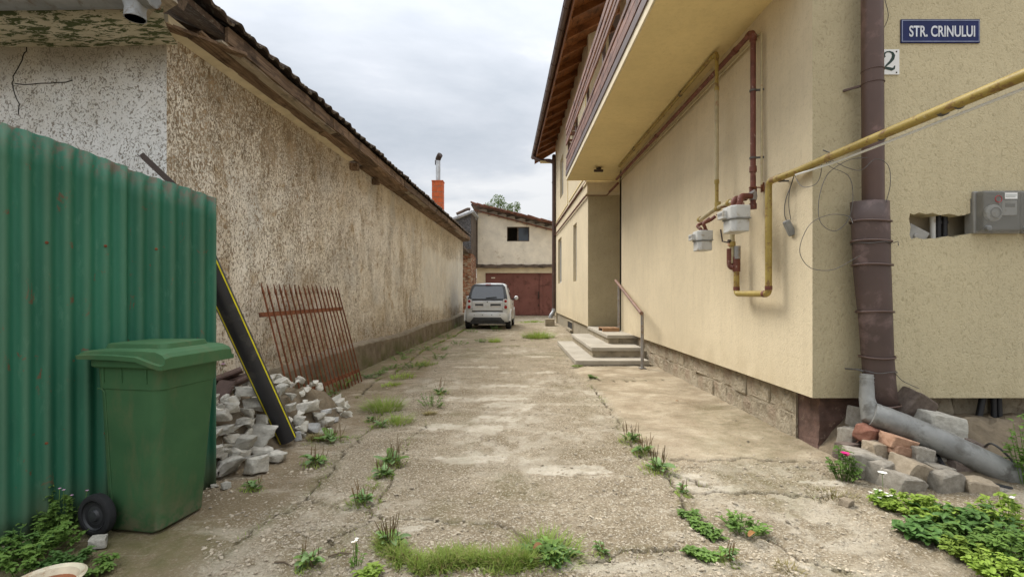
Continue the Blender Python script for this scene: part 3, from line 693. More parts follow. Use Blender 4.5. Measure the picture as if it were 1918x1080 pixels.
# ------------------------------------------------------------------ cream house on the right
RH = thing('cream_rendered_house', 'cream rendered two storey house on the right with wooden balcony and brown gutter', 'house', (2.23, 3.59, 0))
mx = 2.23; my = 3.59
def sidewall(Xp, Y0, Y1, h0, h1, holes, name='wall', mat='stucco', depth=.14):
    return holed([(Y0,h0),(Y1,h0),(Y1,h1),(Y0,h1)], holes, lambda u, v: (Xp, u, v), (depth, 0, 0), name, M[mat], RH)
sidewall(mx, my, 10.0, .42, 7.3, [[(7.6,4.0),(8.9,4.0),(8.9,5.9),(7.6,5.9)], [(5.2,4.0),(6.2,4.0),(6.2,6.0),(5.2,6.0)]])
hx = lambda px: (px-CX)*my/FPX
hz_ = lambda py: EYE-(py-HZ)*my/FPX
hole = [(1705,399),(1712,402),(1722,398),(1735,401),(1748,399),(1762,403),(1778,400),(1795,404),(1806,403),(1818,399),(1818,372),(1920,372),(1920,432),(1835,433),(1812,439),(1797,441),(1790,446),(1776,442),(1760,447),(1745,446),(1730,448),(1718,445),(1708,449),(1704,440),(1706,425),(1703,410)]
hole2 = [(hx(p[0]), hz_(p[1])) for p in hole]
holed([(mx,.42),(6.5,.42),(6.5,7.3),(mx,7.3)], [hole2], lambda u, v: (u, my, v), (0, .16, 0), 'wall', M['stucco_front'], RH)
m = MB(); x0, x1, z0, z1 = hx(1690), hx(1935), hz_(460), hz_(360); yb = my+.16
m.add([(x0,yb,z0),(x1,yb,z0),(x1,yb,z1),(x0,yb,z1)], [(0,1,2,3)]); m.build('niche_back', M['plinth_far'], RH)
# bottom lip of the render, plinth
m = MB(); m.box((mx+.001, my+.001, .42), (mx+.14, 10.0, .425)); m.box((mx+.14, my+.001, .42), (6.5, my+.2, .425)); m.build('render_edge', M['stucco_front'], RH)
m = MB(); m.box((2.318, 3.95, -.1), (2.5, 10.0, .5)); m.box((2.36, 3.80, -.1), (6.5, 3.95, .5)); pl = m.build('plinth', M['plinth_stone'], RH)
def stone_block(w, d, h, seed, rough=.012):
    rr = random.Random(seed); bm = bmesh.new(); bmesh.ops.create_cube(bm, size=1)
    bmesh.ops.scale(bm, vec=(w, d, h), verts=bm.verts)
    bmesh.ops.bevel(bm, geom=bm.edges[:], offset=min(w,h,d)*.09, segments=1, affect='EDGES', profile=.5)
    bmesh.ops.subdivide_edges(bm, edges=[e for e in bm.edges if e.calc_length() > .12], cuts=2, use_grid_fill=True)
    for v in bm.verts:
        n_ = mnoise.noise_vector(v.co*9+Vector((seed*3.1, 0, 0))); v.co += n_*rough
    me = bpy.data.meshes.new('stone_block'); bm.to_mesh(me); bm.free(); return me
blocks = [stone_block(.40, .09, .19, i, .024) for i in range(5)]
for me in blocks: me.materials.append(M['plinth_stone'])
for row, (hb, off_) in enumerate(((.10, 0), (.305, .21))):
    Y_ = 4.0-off_*.5 if row == 0 else 3.96; i = 0
    while Y_ < 9.9:
        L = random.uniform(.34, .52); link('stone_block', blocks[(i*2+row) % 5], pl, Vector((2.358+random.uniform(-.006,.006), Y_+L/2-0.0, hb))-Vector((mx,my,0)), (0, random.uniform(-.02,.02), R(90)+random.uniform(-.03,.03)), ((L-.004)/.40, 1.1, random.uniform(1.0,1.06)))
        Y_ += L; i += 1
    X_ = 2.72
    while X_ < 4.6:
        L = random.uniform(.26, .42); link('stone_block', blocks[(i+row) % 5], pl, Vector((X_+L/2, 3.80+random.uniform(-.01,.01), hb))-Vector((mx,my,0)), (0, random.uniform(-.03,.03), random.uniform(-.05,.05)), ((L-.02)/.40, 1, random.uniform(.95,1.03)))
        X_ += L; i += 1
m = MB(); nn = 10; q = []
for i in range(nn+1):
    h_ = -.05+.47*i/nn; q += [(2.335+random.uniform(-.008,.008)-(.02 if i < 2 else 0), 3.68+random.uniform(-.008,.008)-(.03 if i < 2 else 0), h_), (2.70+random.uniform(-.01,.01), 3.68+random.uniform(-.008,.008)-(.03 if i < 2 else 0), h_), (2.70, 3.95, h_), (2.335, 3.95, h_)]
m.add(q, [(i*4+k, i*4+(k+1)%4, i*4+4+(k+1)%4, i*4+4+k) for i in range(nn) for k in range(4)]); m.build('corner_pier', M['red_pier'], RH)
# entrance recess
m = MB(); m.box((mx, 9.86, .42), (3.3, 10.0, 3.7)); m.build('wall', M['stucco'], RH)
m = MB(); m.box((3.2, 10.0, .3), (3.3, 11.2, 3.7)); m.build('wall', M['stucco'], RH)
dr = MB(); dr.box((3.165, 10.12, .43), (3.199, 11.06, 2.55)); dr = dr.build('door', M['wood_rail'], RH, bevel=.004)
m = MB(); m.tube([(3.12, 10.25, 1.45), (3.12, 10.36, 1.45)], .01, 8); m.build('handle', M['steel_post'], dr)
m = MB(); m.box((1.762, 11.2, .42), (3.3, 11.33, 3.45)); m.build('wall', M['stucco_front'], RH)
m = MB(); m.box((1.69, 10.86, 3.45), (3.3, 11.33, 3.73)); m.box((1.66, 10.83, 3.655), (3.3, 11.33, 3.70)); m.build('lintel', M['stucco'], RH)
# far section
slitA = [(13.17,1.52),(13.9,1.52),(13.9,3.12),(13.17,3.12)]; slitB = [(17.2,1.55),(18.5,1.55),(18.5,3.2),(17.2,3.2)]
upA = [(13.1,4.6),(14.2,4.6),(14.2,6.0),(13.1,6.0)]; upB = [(16.6,4.6),(17.7,4.6),(17.7,6.0),(16.6,6.0)]
sidewall(1.76, 11.2, 19.6, .42, 7.3, [slitA, slitB, upA, upB], depth=.12)
m = MB(); m.box((1.762, 11.2, 3.73), (2.24, 11.34, 7.3)); m.build('wall', M['stucco'], RH)
m = MB(); m.box((1.78, 19.45, .0), (8, 19.6, 7.3)); m.build('wall', M['stucco'], RH)
for (a, b, c_, d, xp) in ((13.17,13.9,1.52,3.12,1.76),(17.2,18.5,1.55,3.2,1.76),(13.1,14.2,4.6,6.0,1.76),(16.6,17.7,4.6,6.0,1.76),(7.6,8.9,4.0,5.9,2.23),(5.2,6.2,4.0,6.0,2.23)):
    x_ = xp+.085; f = .055; m = MB()
    m.box((x_, a, c_), (x_+.05, a+f, d)); m.box((x_, b-f, c_), (x_+.05, b, d)); m.box((x_, a+f, c_), (x_+.05, b-f, c_+f)); m.box((x_, a+f, d-f), (x_+.05, b-f, d)); m.box((x_, (a+b)/2-.02, c_+f), (x_+.045, (a+b)/2+.02, d-f))
    wi = m.build('window', M['white'], RH)
    t_ = MB(); t_.box((x_+.02, a+f, c_+f), (x_+.026, b-f, d-f)); t_.build('pane', M.setdefault('glass', simple('dark_window_glass', (.05,.06,.07), .06, .6, bump=0, var=.05)), wi)
m = MB(); m.box((1.81, 11.33, -.1), (1.9, 19.6, .5)); m.build('plinth', M['plinth_far'], RH)
m = MB(); m.box((1.762, 11.2, .415), (1.95, 19.6, .419)); m.build('render_edge', M['stucco'], RH)
for (a, b, c_, d) in ((14.3, 15.6, .10, .34), (12.05, 12.5, .02, .13)):
    m = MB(); m.box((1.785, a, c_), (1.81, a+.05, d)); m.box((1.785, b-.05, c_), (1.81, b, d)); m.box((1.785, a+.05, d-.04), (1.81, b-.05, d)); m.box((1.72, a, c_-.06), (1.81, b, c_))
    v_ = m.build('cellar_window', M['step_side'], RH); t_ = MB(); t_.box((1.80, a+.05, c_), (1.807, b-.05, d-.04)); t_.build('pane', M['dark_hole'], v_)
# painted pipes / trims round the far wall
for h_ in (3.46, 3.80):
    m = MB(); m.tube(corner_path([(2.19, 10.0 if h_ < 3.6 else 10.84, h_), (2.19, 11.16, h_), (1.72, 11.16, h_), (1.72, 19.5, h_+.05)] if h_ < 3.6 else [(1.735, 11.3, h_), (1.735, 19.5, h_+.05)], .03) if h_ < 3.6 else [(1.735, 11.3, h_), (1.735, 19.5, h_+.06)], .024, 8); m.build('wall_trim', M['gas_red'], RH, True)
for (a, b) in ((11.5, 14.9), (15.2, 19.3)):
    for h_ in (3.95, 4.02):
        pass
    m = MB(); m.box((1.742, a, 3.98), (1.76, b, 4.01)); m.box((1.742, a, 4.01), (1.76, a+.03, 6.6)); m.build('wall_moulding', M['stucco_soffit'], RH)
# balcony
bs = MB(); bs.box((1.235, my+.05, 3.70), (2.229, 10.80, 3.86)); bs.box((2.229, 10.0, 3.70), (3.3, 10.855, 3.86)); bal = bs.build('balcony', M['stucco_soffit'], RH)
m = MB(); m.box((1.215, my, 3.705), (1.235, 10.82, 3.80)); m.build('pale_edge', M['cream_band'], bal)
m = MB(); m.box((1.20, my, 3.80), (1.235, 10.83, 3.90)); m.build('shadow_strip', M['brown_metal'], bal)  # brown strip stands in for the shadow above the pale slab edge
for (z0, z1) in ((4.83,4.92),(4.71,4.80),(4.57,4.63),(4.48,4.55),(4.19,4.25),(4.07,4.16),(3.93,4.04)):
    for (a, b) in ((my, 7.1), (7.105, 10.82)):
        m = MB(); jit = random.uniform(-.006, .006); m.box((1.205+jit, a, z0), (1.232+jit, b, z1)); m.build('rail_board', M['wood_rail'], bal, bevel=.004)
    m = MB(); m.box((1.24, 10.80, z0), (1.75, 10.826, z1)); m.build('rail_board', M['wood_rail'], bal, bevel=.004)
for Y_ in (3.8, 5.2, 6.6, 8.0, 9.4, 10.72):
    m = MB(); m.box((1.24, Y_, 3.86), (1.28, Y_+.05, 4.9)); m.build('post', M['brown_metal'], bal)
# roof with rafters
def ex(Y): return 1.18-.0193*(Y-9.4)
q = []
for Y_ in (2.9, 20.35):
    e_ = ex(Y_); q += [(e_-.02, Y_, 6.93), (7.0, Y_, 9.95), (7.0, Y_, 9.90), (e_-.02, Y_, 6.88)]
rr = MB(); rr.add(q, [(0,4,5,1), (1,5,6,2), (2,6,7,3), (3,7,4,0), (0,1,2,3), (7,6,5,4)]); rroof = rr.build('roof', M['tile_brown'], RH)
# boarding under the eave: individual boards, rafters
for i in range(9):
    f0, f1 = i/9, (i+.96)/9
    q = []
    for Y_ in (2.9, 20.3):
        e_ = ex(Y_); xa, xb = e_+(2.3-e_)*f0, e_+(2.3-e_)*f1
        zf = lambda x_: 6.875+(x_-e_)*.505
        q += [(xa, Y_, zf(xa)), (xb, Y_, zf(xb)), (xb, Y_, zf(xb)-.018), (xa, Y_, zf(xa)-.018)]
    m = MB(); m.add(q, [(0,4,5,1), (1,5,6,2), (2,6,7,3), (3,7,4,0), (0,1,2,3), (7,6,5,4)]); m.build('soffit_board', M['wood_orange'], rroof)
for Y_ in np.arange(3.4, 20.2, .8):
    e_ = ex(Y_)+.03; m = MB(); m.bar((e_, Y_, 6.80), (2.4, Y_, 6.80+(2.4-e_)*.505), .09, .13); m.build('rafter', M['wood_orange'], rroof)
m = MB(); q = []
for Y_ in (2.9, 20.35): q += [(ex(Y_)-.005, Y_, 6.70), (ex(Y_)+.02, Y_, 6.70), (ex(Y_)+.02, Y_, 6.90), (ex(Y_)-.005, Y_, 6.90)]
m.add(q, [(0,4,5,1), (1,5,6,2), (2,6,7,3), (3,7,4,0), (0,1,2,3), (7,6,5,4)]); m.build('fascia_board', M['wood_orange'], rroof)
m = MB(); e_ = ex(20.3); m.add([(e_-.02,20.37,6.60),(2.2,20.37,7.35),(2.2,20.37,7.60),(e_-.02,20.37,6.92),(e_-.02,20.34,6.60),(2.2,20.34,7.35),(2.2,20.34,7.60),(e_-.02,20.34,6.92)], [(0,1,2,3),(7,6,5,4),(0,4,5,1),(1,5,6,2),(2,6,7,3),(3,7,4,0)]); m.build('barge_board', M['wood_orange'], rroof)
gm_ = MB(); q = []; r_ = .075; seg = 12; Yg = np.linspace(2.9, 20.45, 10)
for Y_ in Yg:
    for k in range(seg+1):
        a_ = math.pi+math.pi*k/seg; q.append((ex(Y_)-.085+r_*math.cos(a_), Y_, 6.90+r_*math.sin(a_)))
gm_.add(q, [(i*(seg+1)+k, i*(seg+1)+k+1, (i+1)*(seg+1)+k+1, (i+1)*(seg+1)+k) for i in range(9) for k in range(seg)])
gm_.tube([(ex(2.9)-.16, 2.9, 6.9), (ex(20.45)-.16, 20.45, 6.9)], .010, 6)
gm_.lathe([(0,0),(.075,0),(.075,.01),(0,.01)], (ex(20.45)-.085, 20.44, 6.90), (0,1,0), 16)
for Y_ in np.arange(3.2, 20.3, .8):
    gm_.tube([(ex(Y_)-.085+.079*math.cos(math.pi+math.pi*k/8), Y_, 6.90+.079*math.sin(math.pi+math.pi*k/8)) for k in range(9)], .006, 5)
gut = gm_.build('gutter', M['brown_metal'], RH, True)
# rear downpipe
dp = thing('corner_downpipe', 'slim brown downpipe on the far corner of the cream house reaching a concrete block', 'downpipe', (1.68, 19.4, 0))
m = MB(); m.tube(smooth_path([(ex(19.8)-.085, 19.8, 6.84), (ex(19.8)-.08, 19.78, 6.72), (1.2, 19.6, 6.55), (1.5, 19.45, 6.50), (1.66, 19.4, 6.40), (1.68, 19.4, 6.2), (1.68, 19.4, .55)], 5), .075, 12); m.build('pipe', M['brown_metal'], dp, True)
m = MB(); m.tube(smooth_path([(1.68, 19.4, .56), (1.66, 19.38, .44), (1.56, 19.3, .30), (1.53, 19.28, .18)], 5), .08, 12); m.build('shoe', M['zinc'], dp, True)
for h_ in (5.6, 3.75, 1.9):
    m = MB(); m.lathe([(.082,0),(.088,.0),(.088,.03),(.082,.03)], (1.68, 19.4, h_)); m.bar((1.68,19.4,h_+.015),(1.78,19.4,h_+.015),.02,.02); m.build('bracket', M['brown_metal'], dp, True)
m = MB(); m.box((ex(19.6)+.15, 19.45, 6.42), (1.75, 19.55, 6.5)); m.build('bracket', M['stucco_soffit'], dp)
m = MB(); c0 = G(1030, 611); m.box((c0.x-.15, c0.y, -.02), (c0.x+.18, c0.y+.4, .26)); m.build('concrete_block', M['step_side'], None, bevel=.012); o = bpy.data.objects['concrete_block']
tag(o, 'square concrete block under the foot of the far downpipe', 'concrete block')
# steps
ST = thing('entrance_steps', 'three wrapped concrete entrance steps against the cream house', 'steps', (1.7, 9.2, 0))
def slab(x0, x1, y0, y1, z0, z1, r=.0):
    m = MB(); poly = [(x1, y0)] + [(x0+r-r*math.sin(t)*1.0 if 0 else x0+r*(1-math.sin(t)), y0+r*(1-math.cos(t))) for t in np.linspace(0, math.pi/2, 6)] if r else [(x1,y0),(x0,y0)]
    poly = poly + [(x0, y1), (x1, y1)]; m.prism(poly, lambda u, v: (u, v, z1), lambda u, v: (u, v, z0)); return m
for i, (x0, y0, y1, zt, r_) in enumerate(((1.04, 7.88, 11.1, .095, .09), (1.36, 8.28, 11.12, .262, .02), (1.745, 8.87, 11.19, .424, .02))):
    th = .06 if i else .075
    slab(x0, 2.24 if i < 2 else 3.2, y0, y1, zt-th, zt, r_).build('tread', M['step'], ST, bevel=.006)
    m = MB(); m.box((x0+.03, y0+.035, zt-.18 if i else -.05), (2.36, y1-.02, zt-th)); m.build('riser', M['step_side'], ST)
# handrail
HR = thing('handrail', 'brown handrail on two grey steel posts beside the entrance steps', 'handrail', (2.02, 7.5, 0))
m = MB(); m.lathe([(.001,0),(.07,0),(.07,.012),(.0,.012)], (2.02,7.5,.03), seg=4); m.build('base_plate', M['steel_post'], HR)
m = MB(); m.tube(corner_path([(2.02,7.5,.03), (2.02,7.5,.90), (1.985,7.5,.90)], .03), .025, 12); m.build('post', M['steel_post'], HR, True)
m = MB(); m.tube([(2.165,9.8,.424), (2.165,9.8,1.40)], .025, 12); m.build('post', M['steel_post'], HR, True)
m = MB(); m.tube([(1.985,7.42,.885), (2.145,10.0,1.45)], .028, 14); m.build('rail', M['copper_rail'], HR, True)
# pallet fragment on the landing
PW = thing('wooden_pallet', 'small wooden pallet piece lying on the top step', 'pallet', (1.97, 9.85, .424), R(4)); PW.scale = (.6, .6, .8)
for x_ in (-.19, 0, .19):
    m = MB(); m.box((x_-.09, -.30, .07), (x_+.085, .30, .09)); m.build('top_board', M['pallet'], PW, local=True)
for y_ in (-.25, .25):
    m = MB(); m.box((-.28, y_-.04, 0), (.28, y_+.04, .07)); m.build('bearer', M['pallet'], PW, local=True)
# ------------------------------------------------------------------ garage at the end of the lane
GA = thing('garage_building', 'limewashed garage with brown steel doors and small dark window at the end of the lane', 'garage', (.4, 25, 0))
gx = lambda px: (px-CX)*25/FPX
gh = lambda py: EYE-(py-HZ)*25/FPX
L_, R_ = gx(893), 3.4
def roofh(x): return gh(389)+(x-L_)*(gh(424)-gh(389))/(gx(1036)-L_)
win = [(gx(950),gh(452)),(gx(992),gh(452)),(gx(992),gh(424.5)),(gx(950),gh(424.5))]
holed([(L_,2.55),(R_,2.55),(R_,roofh(R_)-.1),(L_,roofh(L_)-.1)], [win], lambda u, v: (u, 25, v), (0,.18,0), 'wall', M['lime_cream'], GA)
dl, drr, dt = gx(909.6), 2.2, gh(511)
holed([(L_,-.1),(dl,-.1),(dl,dt),(drr,dt),(drr,-.1),(R_,-.1),(R_,2.52),(L_,2.52)], [], lambda u, v: (u, 25.02, v), (0,.1,0), 'wall', M['lime_cream_low'], GA)
m = MB(); m.add([(dl,25.02,-.1),(dl,25.2,-.1),(dl,25.2,dt),(dl,25.02,dt),(drr,25.02,dt),(drr,25.2,dt)], [(0,1,2,3),(3,2,5,4)]); m.build('door_reveal', M['lime_cream_low'], GA)
m = MB(); m.box((L_, 25.2, 0), (L_+.05, 31, 5.4)); m.build('wall', M['lime_cream_low'], GA)
m = MB(); m.box((R_, 25, 0), (R_+.1, 31, 4.4)); m.build('wall', M['lime_cream_low'], GA)
m = MB(); q = []; nn = 24
for i in range(nn+1):
    x_ = L_-.15+(R_-L_+.15)*i/nn; a, b = random.uniform(-.03,.03), random.uniform(-.03,.03); q += [(x_,24.86+a*.5,2.50+a),(x_,24.86,2.64+b),(x_,25.0,2.67+b),(x_,25.02,2.50+a)]
m.add(q, [(i*4+k, i*4+(k+1)%4, i*4+4+(k+1)%4, i*4+4+k) for i in range(nn) for k in range(4)]+[(0,1,2,3)]); m.build('ledge_beam', M['wood_dark'], GA)
a, b = gx(950), gx(992); c_, d = gh(452), gh(424.5); mid = gx(970.5); f = .045
m = MB(); m.box((a,25.08,c_),(a+f,25.13,d)); m.box((b-f,25.08,c_),(b,25.13,d)); m.box((a+f,25.08,c_),(b-f,25.13,c_+f)); m.box((a+f,25.08,d-f),(b-f,25.13,d)); m.box((mid-.03,25.07,c_+f),(mid+.03,25.13,d-f))
wi = m.build('window', M['wood_dark'], GA)
m = MB(); m.box((mid+.03,25.10,c_+f),(b-f,25.106,d-f)); m.build('pane', M['glass'], wi)
m = MB(); m.box((a-.1,25.9,c_-.2),(b+.1,26.0,d+.2)); m.build('room_back', M['dark_hole'], GA)
m = MB(); m.box((dl-.05, 25.16, 0), (drr+.05, 25.19, dt+.05)); m.build('dark_gap_sheet', M['dark_hole'], GA)  # added dark sheet so the gaps between the leaves look shaded
def leaf(x0, x1, y=25.08):
    m = MB(); m.box((x0, y, .04), (x1, y+.03, dt-.02)); o = m.build('door_leaf', M['garage_door'], GA)
    m = MB()
    for (u0, u1, v0, v1) in ((x0,x0+.05,.04,dt-.02),(x1-.05,x1,.04,dt-.02),(x0+.05,x1-.05,.04,.10),(x0+.05,x1-.05,dt-.08,dt-.02)):
        m.box((u0, y-.022, v0), (u1, y-.001, v1))
    m.build('door_frame', M['garage_door'], o); return o
s1, s2, s3 = gx(961.5), gx(1011.5), gx(1017)
leaf(dl+.01, s1-.005); L2 = leaf(s1+.005, s2); leaf(s3, drr-.01)
m = MB(); m.box((s2+.005, 25.02, .02), (s3-.005, 25.1, dt)); m.build('door_post', M['garage_door'], GA)
m = MB(); m.box((s2-.09, 25.03, .9), (s2-.03, 25.058, 1.25)); m.tube([(s2-.06,25.02,.5),(s2-.06,25.02,.62)],.02,8); m.build('latch', M['soot'], L2)
m = MB(); m.box((dl+.3, 25.06, dt-.28), (dl+.5, 25.079, dt-.22)); m.build('vent_plate', M['lime_cream'], GA)
m = MB(); m.box((-1.9, 24.7, -.06), (3, 25.1, .02)); m.build('threshold', M['step_side'], GA)
# breeze block course and roof
xb = L_+.05
while xb < 2.6:
    w_ = random.uniform(.42,.56); h0 = roofh(xb+w_/2); m = MB(); m.obox((xb+w_/2, 25.02, h0-.09), (w_-.03, .16, .17), (0, math.atan(-.27), 0)); o = m.build('block', M['block'], GA); xb += w_
m = MB(); sl = (roofh(2)-roofh(0))/2
x0, x1 = L_-.25, 3.6
m.add([(x0,24.6,roofh(x0)+.06),(x1,24.6,roofh(x1)+.06),(x1,31,roofh(x1)+.3),(x0,31,roofh(x0)+.3),(x0,24.6,roofh(x0)),(x1,24.6,roofh(x1)),(x1,31,roofh(x1)+.24),(x0,31,roofh(x0)+.24)], [(0,1,2,3),(7,6,5,4),(0,4,5,1),(1,5,6,2),(2,6,7,3),(3,7,4,0)])
gr = m.build('roof', M['wood_dark'], GA)
m = MB(); m.bar((L_-.1,24.9,roofh(L_-.1)-.16),(x1,24.9,roofh(x1)-.22),.06,.07); m.build('verge_board', M['tile_red'], GA)
tmg = MB(); xk = x0; i = 0
while xk < x1:
    w_ = .33; h0 = roofh(xk)+.09
    for row in range(14): tmg.obox((xk+w_/2+random.uniform(-.02,.02), 24.6+row*.4+.1, h0+random.uniform(-.012,.02)+row*.018), (w_*1.12, .44, .045), (0.05, math.atan(-sl)+.08+random.uniform(-.03,.03), random.uniform(-.03,.03)))
    xk += w_*.92; i += 1
tag(tmg.build('tiles', M['tile_red'], gr), kind='stuff')
tmg = MB(); xk = x0
while xk < x1:
    w_ = random.uniform(.26,.40); tmg.obox((xk+w_/2, 24.52+random.uniform(-.03,.02), roofh(xk)+.10+random.uniform(-.015,.03)), (w_*1.1, .16, .055), (random.uniform(-.1,.1), math.atan(-sl)+.10+random.uniform(-.05,.05), 0))
    tmg.obox((xk+w_/2+.1, 24.56, roofh(xk+.1)+.035+random.uniform(-.02,.02)), (w_*.9, .10, .06), (0, math.atan(-sl)+random.uniform(-.05,.05), 0)); xk += w_*.95
tmg.build('verge_tiles', M['tile_red'], gr)['kind'] = 'stuff'

# ------------------------------------------------------------------ felt clad shed and brick pier
SH = thing('felt_clad_shed', 'dark felt clad shed with metal roof edge and brick pier beside the garage', 'shed', (-2.2, 21.7, 0))
X1 = -1.84; Yc = 21.7
ed = lambda x: 4.72+(x-X1)*.36
m = MB(); gxs = np.linspace(-5.2, X1, 40); q = []
for zf in np.linspace(0, 1, 22):
    for x_ in gxs:
        zz_ = 3.0+zf*(ed(x_)-3.0); q.append((x_, Yc+float(fbm(np.array([x_*4]), np.array([zz_*5]), 12, 4)[0]-.5)*.09, zz_))
m.add(q, [(i*40+k, i*40+k+1, (i+1)*40+k+1, (i+1)*40+k) for i in range(21) for k in range(39)]); m.build('felt_wall', M['asphalt_shingle'], SH)
m = MB(); m.box((X1, Yc-.01, 3.0), (X1+.02, 25, 4.9)); m.box((X1+.02, 24.7, 2.6), (X1+.07, 24.95, 5.4)); m.build('side_cladding', M['wood_dark'], SH)
m = MB(); q = []
for (x_, z_) in ((-5.4, ed(-5.4)), (X1+.14, ed(X1+.14)+.02)): q += [(x_, Yc-.18, z_), (x_, 24.95, z_+.25), (x_, 24.95, z_+.30), (x_, Yc-.18, z_+.09)]
m.add(q, [(0,4,5,1),(1,5,6,2),(2,6,7,3),(3,7,4,0),(0,1,2,3),(7,6,5,4)]); m.build('metal_roof', M['zinc'], SH)
m = MB(); m.tube(smooth_path([(-2.55, Yc+.5, ed(-2.5)+.32), (-2.3, Yc+.5, ed(-2.3)+.36), (-2.05, Yc+.5, ed(-2.1)+.40), (-1.92, Yc+.5, ed(-2.)+.36)], 4), .07, 8); m.build('ridge_cap', M['tile_old'], SH, True)
# pier
px0, px1, py0 = -2.34, X1, 21.72
m = MB(); m.box((px0+.01, py0+.02, 0), (px1-.01, 25.0, 3.0)); m.build('brick_core', M['mortar'], SH)
bk = MB(); z_ = 0.01; r_ = 0
while z_ < 2.98:
    x_ = px0-(.12 if r_ % 2 else 0)
    while x_ < px1-.02:
        w_ = min(.235, px1-x_)
        xa = max(x_, px0)
        if w_ > .04 and random.random() > .05: d_ = random.uniform(-.012, .016); bk.box((xa+.006, py0-d_, z_+.006), (x_+w_-.006, py0+.1, z_+.066))
        x_ += .245
    y_ = py0+(.12 if r_ % 2 else 0)
    while y_ < 24.9:
        if random.random() > .08: d_ = random.uniform(-.012, .016); bk.box((px1-.1, y_+.006, z_+.006), (px1+d_, y_+.235, z_+.066))
        y_ += .245
    z_ += .075; r_ += 1
bk.build('brickwork', M['brick'], SH)['kind'] = 'stuff'
m = MB(); m.box((-2.40, Yc-.12, 2.95), (X1+.05, Yc+.1, 3.15)); m.build('beam', M['wood_dark'], SH)
m = MB(); m.box((-2.35, 18.98, 2.95), (-1.9, 21.7, 3.05)); m.build('side_beam', M['wood_dark'], SH)
# chimney
CH = thing('brick_chimney', 'orange brick chimney with stainless flue pipe rising behind the old roof', 'chimney', (-3.21, 21, 0))
m = MB(); m.box((-3.43, 20.8, 2.5), (-2.99, 21.24, 5.98)); m.build('mortar_core', M['mortar'], CH)
z_ = 3.9; r_ = 0
while z_ < 5.98:
    h_ = .22 if r_ % 1 == 0 else .1
    z1 = min(z_+.235, 6.0)
    for (a, b) in (((-3.445, 20.785), (-3.215, 21.0)), ((-3.205, 20.785), (-2.975, 21.0))) if r_ % 2 else (((-3.445, 20.785), (-3.33, 21.0)), ((-3.32, 20.785), (-3.10, 21.0)), ((-3.09, 20.785), (-2.975, 21.0))):
        m = MB(); m.box((a[0], a[1], z_), (b[0]-.004, 21.25, z1-.022)); m.build('brick', M['chimney_brick'], CH)
    z_ += .235; r_ += 1
m = MB(); m.box((-3.46, 20.77, 5.985), (-2.96, 21.27, 6.03)); m.build('cap', M['chimney_brick'], CH)
m = MB(); m.lathe([(.10,0),(.10,.5),(.105,.5),(.105,.53),(.10,.53),(.10,.95)], (-3.21,21.02,6.02), seg=16); fl = m.build('flue', M['stainless'], CH, True)
m = MB(); m.tube(smooth_path([(-3.21,21.02,6.95),(-3.20,21.0,7.02),(-3.14,20.95,7.12),(-3.10,20.9,7.16)],4), [.11,.115,.12,.12,.12,.12,.12,.12,.12,.12,.12,.12,.10][:13], 14); m.tube([(-3.33,21.02,6.75),(-3.33,21.02,6.95)], .02, 6); m.build('cowl', M['soot'], fl, True)
m = MB(); m.add([(-3.5,20.6,4.2),(-2.6,20.6,3.9),(-2.6,21.5,3.9),(-3.5,21.5,4.2),(-2.98,20.7,4.55),(-2.98,21.3,4.55)], [(0,1,2,3),(0,1,4),(1,2,5,4),(2,3,5),(0,4,5,3)]); m.build('flashing', M['zinc'], CH)
# ------------------------------------------------------------------ tree beyond
TR = thing('leafy_tree', 'leafy tree top showing over the tiled garage roof', 'tree', (-.75, 35, 0))
m = MB(); m.tube([(-.75,35,-.1),(-.7,35,2.5),(-.85,35,4.6),(-.8,35,6.3)], [.22,.17,.12,.06], 8)
clumps = [(-1.55,35,7.1,.5,.45),(-1.0,34.9,7.75,.55,.5),(-.55,35.1,7.2,.6,.5),(.15,35,7.15,.45,.55),(.35,35,7.45,.28,.3),(-.7,35,6.4,1.3,.6),(-1.7,35,7.45,.25,.3)]
for c_ in clumps: m.tube([(-.82,35,5.6),((c_[0]-.8)/2,35,6.3),(c_[0],c_[1],c_[2])], [.05,.03,.01], 5)
m.build('trunk', M['bark'], TR, True)
lv = MB()
for (x_,y_,z_,r_,rz) in clumps:
    for k in range(int(900*r_*r_/.25*.6)):
        v = Vector((random.gauss(0,1),random.gauss(0,1),random.gauss(0,1))); v.normalize(); v *= random.random()**.45
        if mnoise.noise(Vector((v.x*2.5+x_*3, v.y*2.5, v.z*2.5+z_))) < -.12: continue
        p = Vector((x_+v.x*r_*1.1, y_+v.y*r_, z_+v.z*rz*1.1)); s = random.uniform(.04,.08); rm = Euler([random.uniform(0,6.3) for _ in range(3)]).to_matrix()
        lv.add([p+rm@Vector(q_) for q_ in ((-s,0,0),(0,-s*.5,0),(s*1.2,0,.01),(0,s*.5,0))], [(0,1,2,3)])
lv.build('crown', M['tree_leaf'], TR)

# ------------------------------------------------------------------ parked microcar
car_y = 15.75
CAR = thing('parked_car', 'small silver two door microcar parked at the end of the lane', 'car', (-.80, 15.75, 0), R(-3.4))
M['silver'] = simple('silver_car_paint', (.62, .64, .655), .36, .5, .15, var=.03, bump=0); M['silver'].node_tree.nodes['Principled BSDF'].inputs['Coat Weight'].default_value = .5
M['car_dark'] = simple('dark_grey_plastic', (.05, .052, .055), .55, bump=0)
M['car_glass'] = simple('tinted_car_glass', (.012, .014, .016), .05, .7, bump=0)
M['lamp_red'] = simple('red_lamp_lens', (.30, .012, .012), .2, .6, bump=0)
M['lamp_clear'] = simple('pale_lamp_lens', (.6, .58, .56), .2, .6, bump=0)
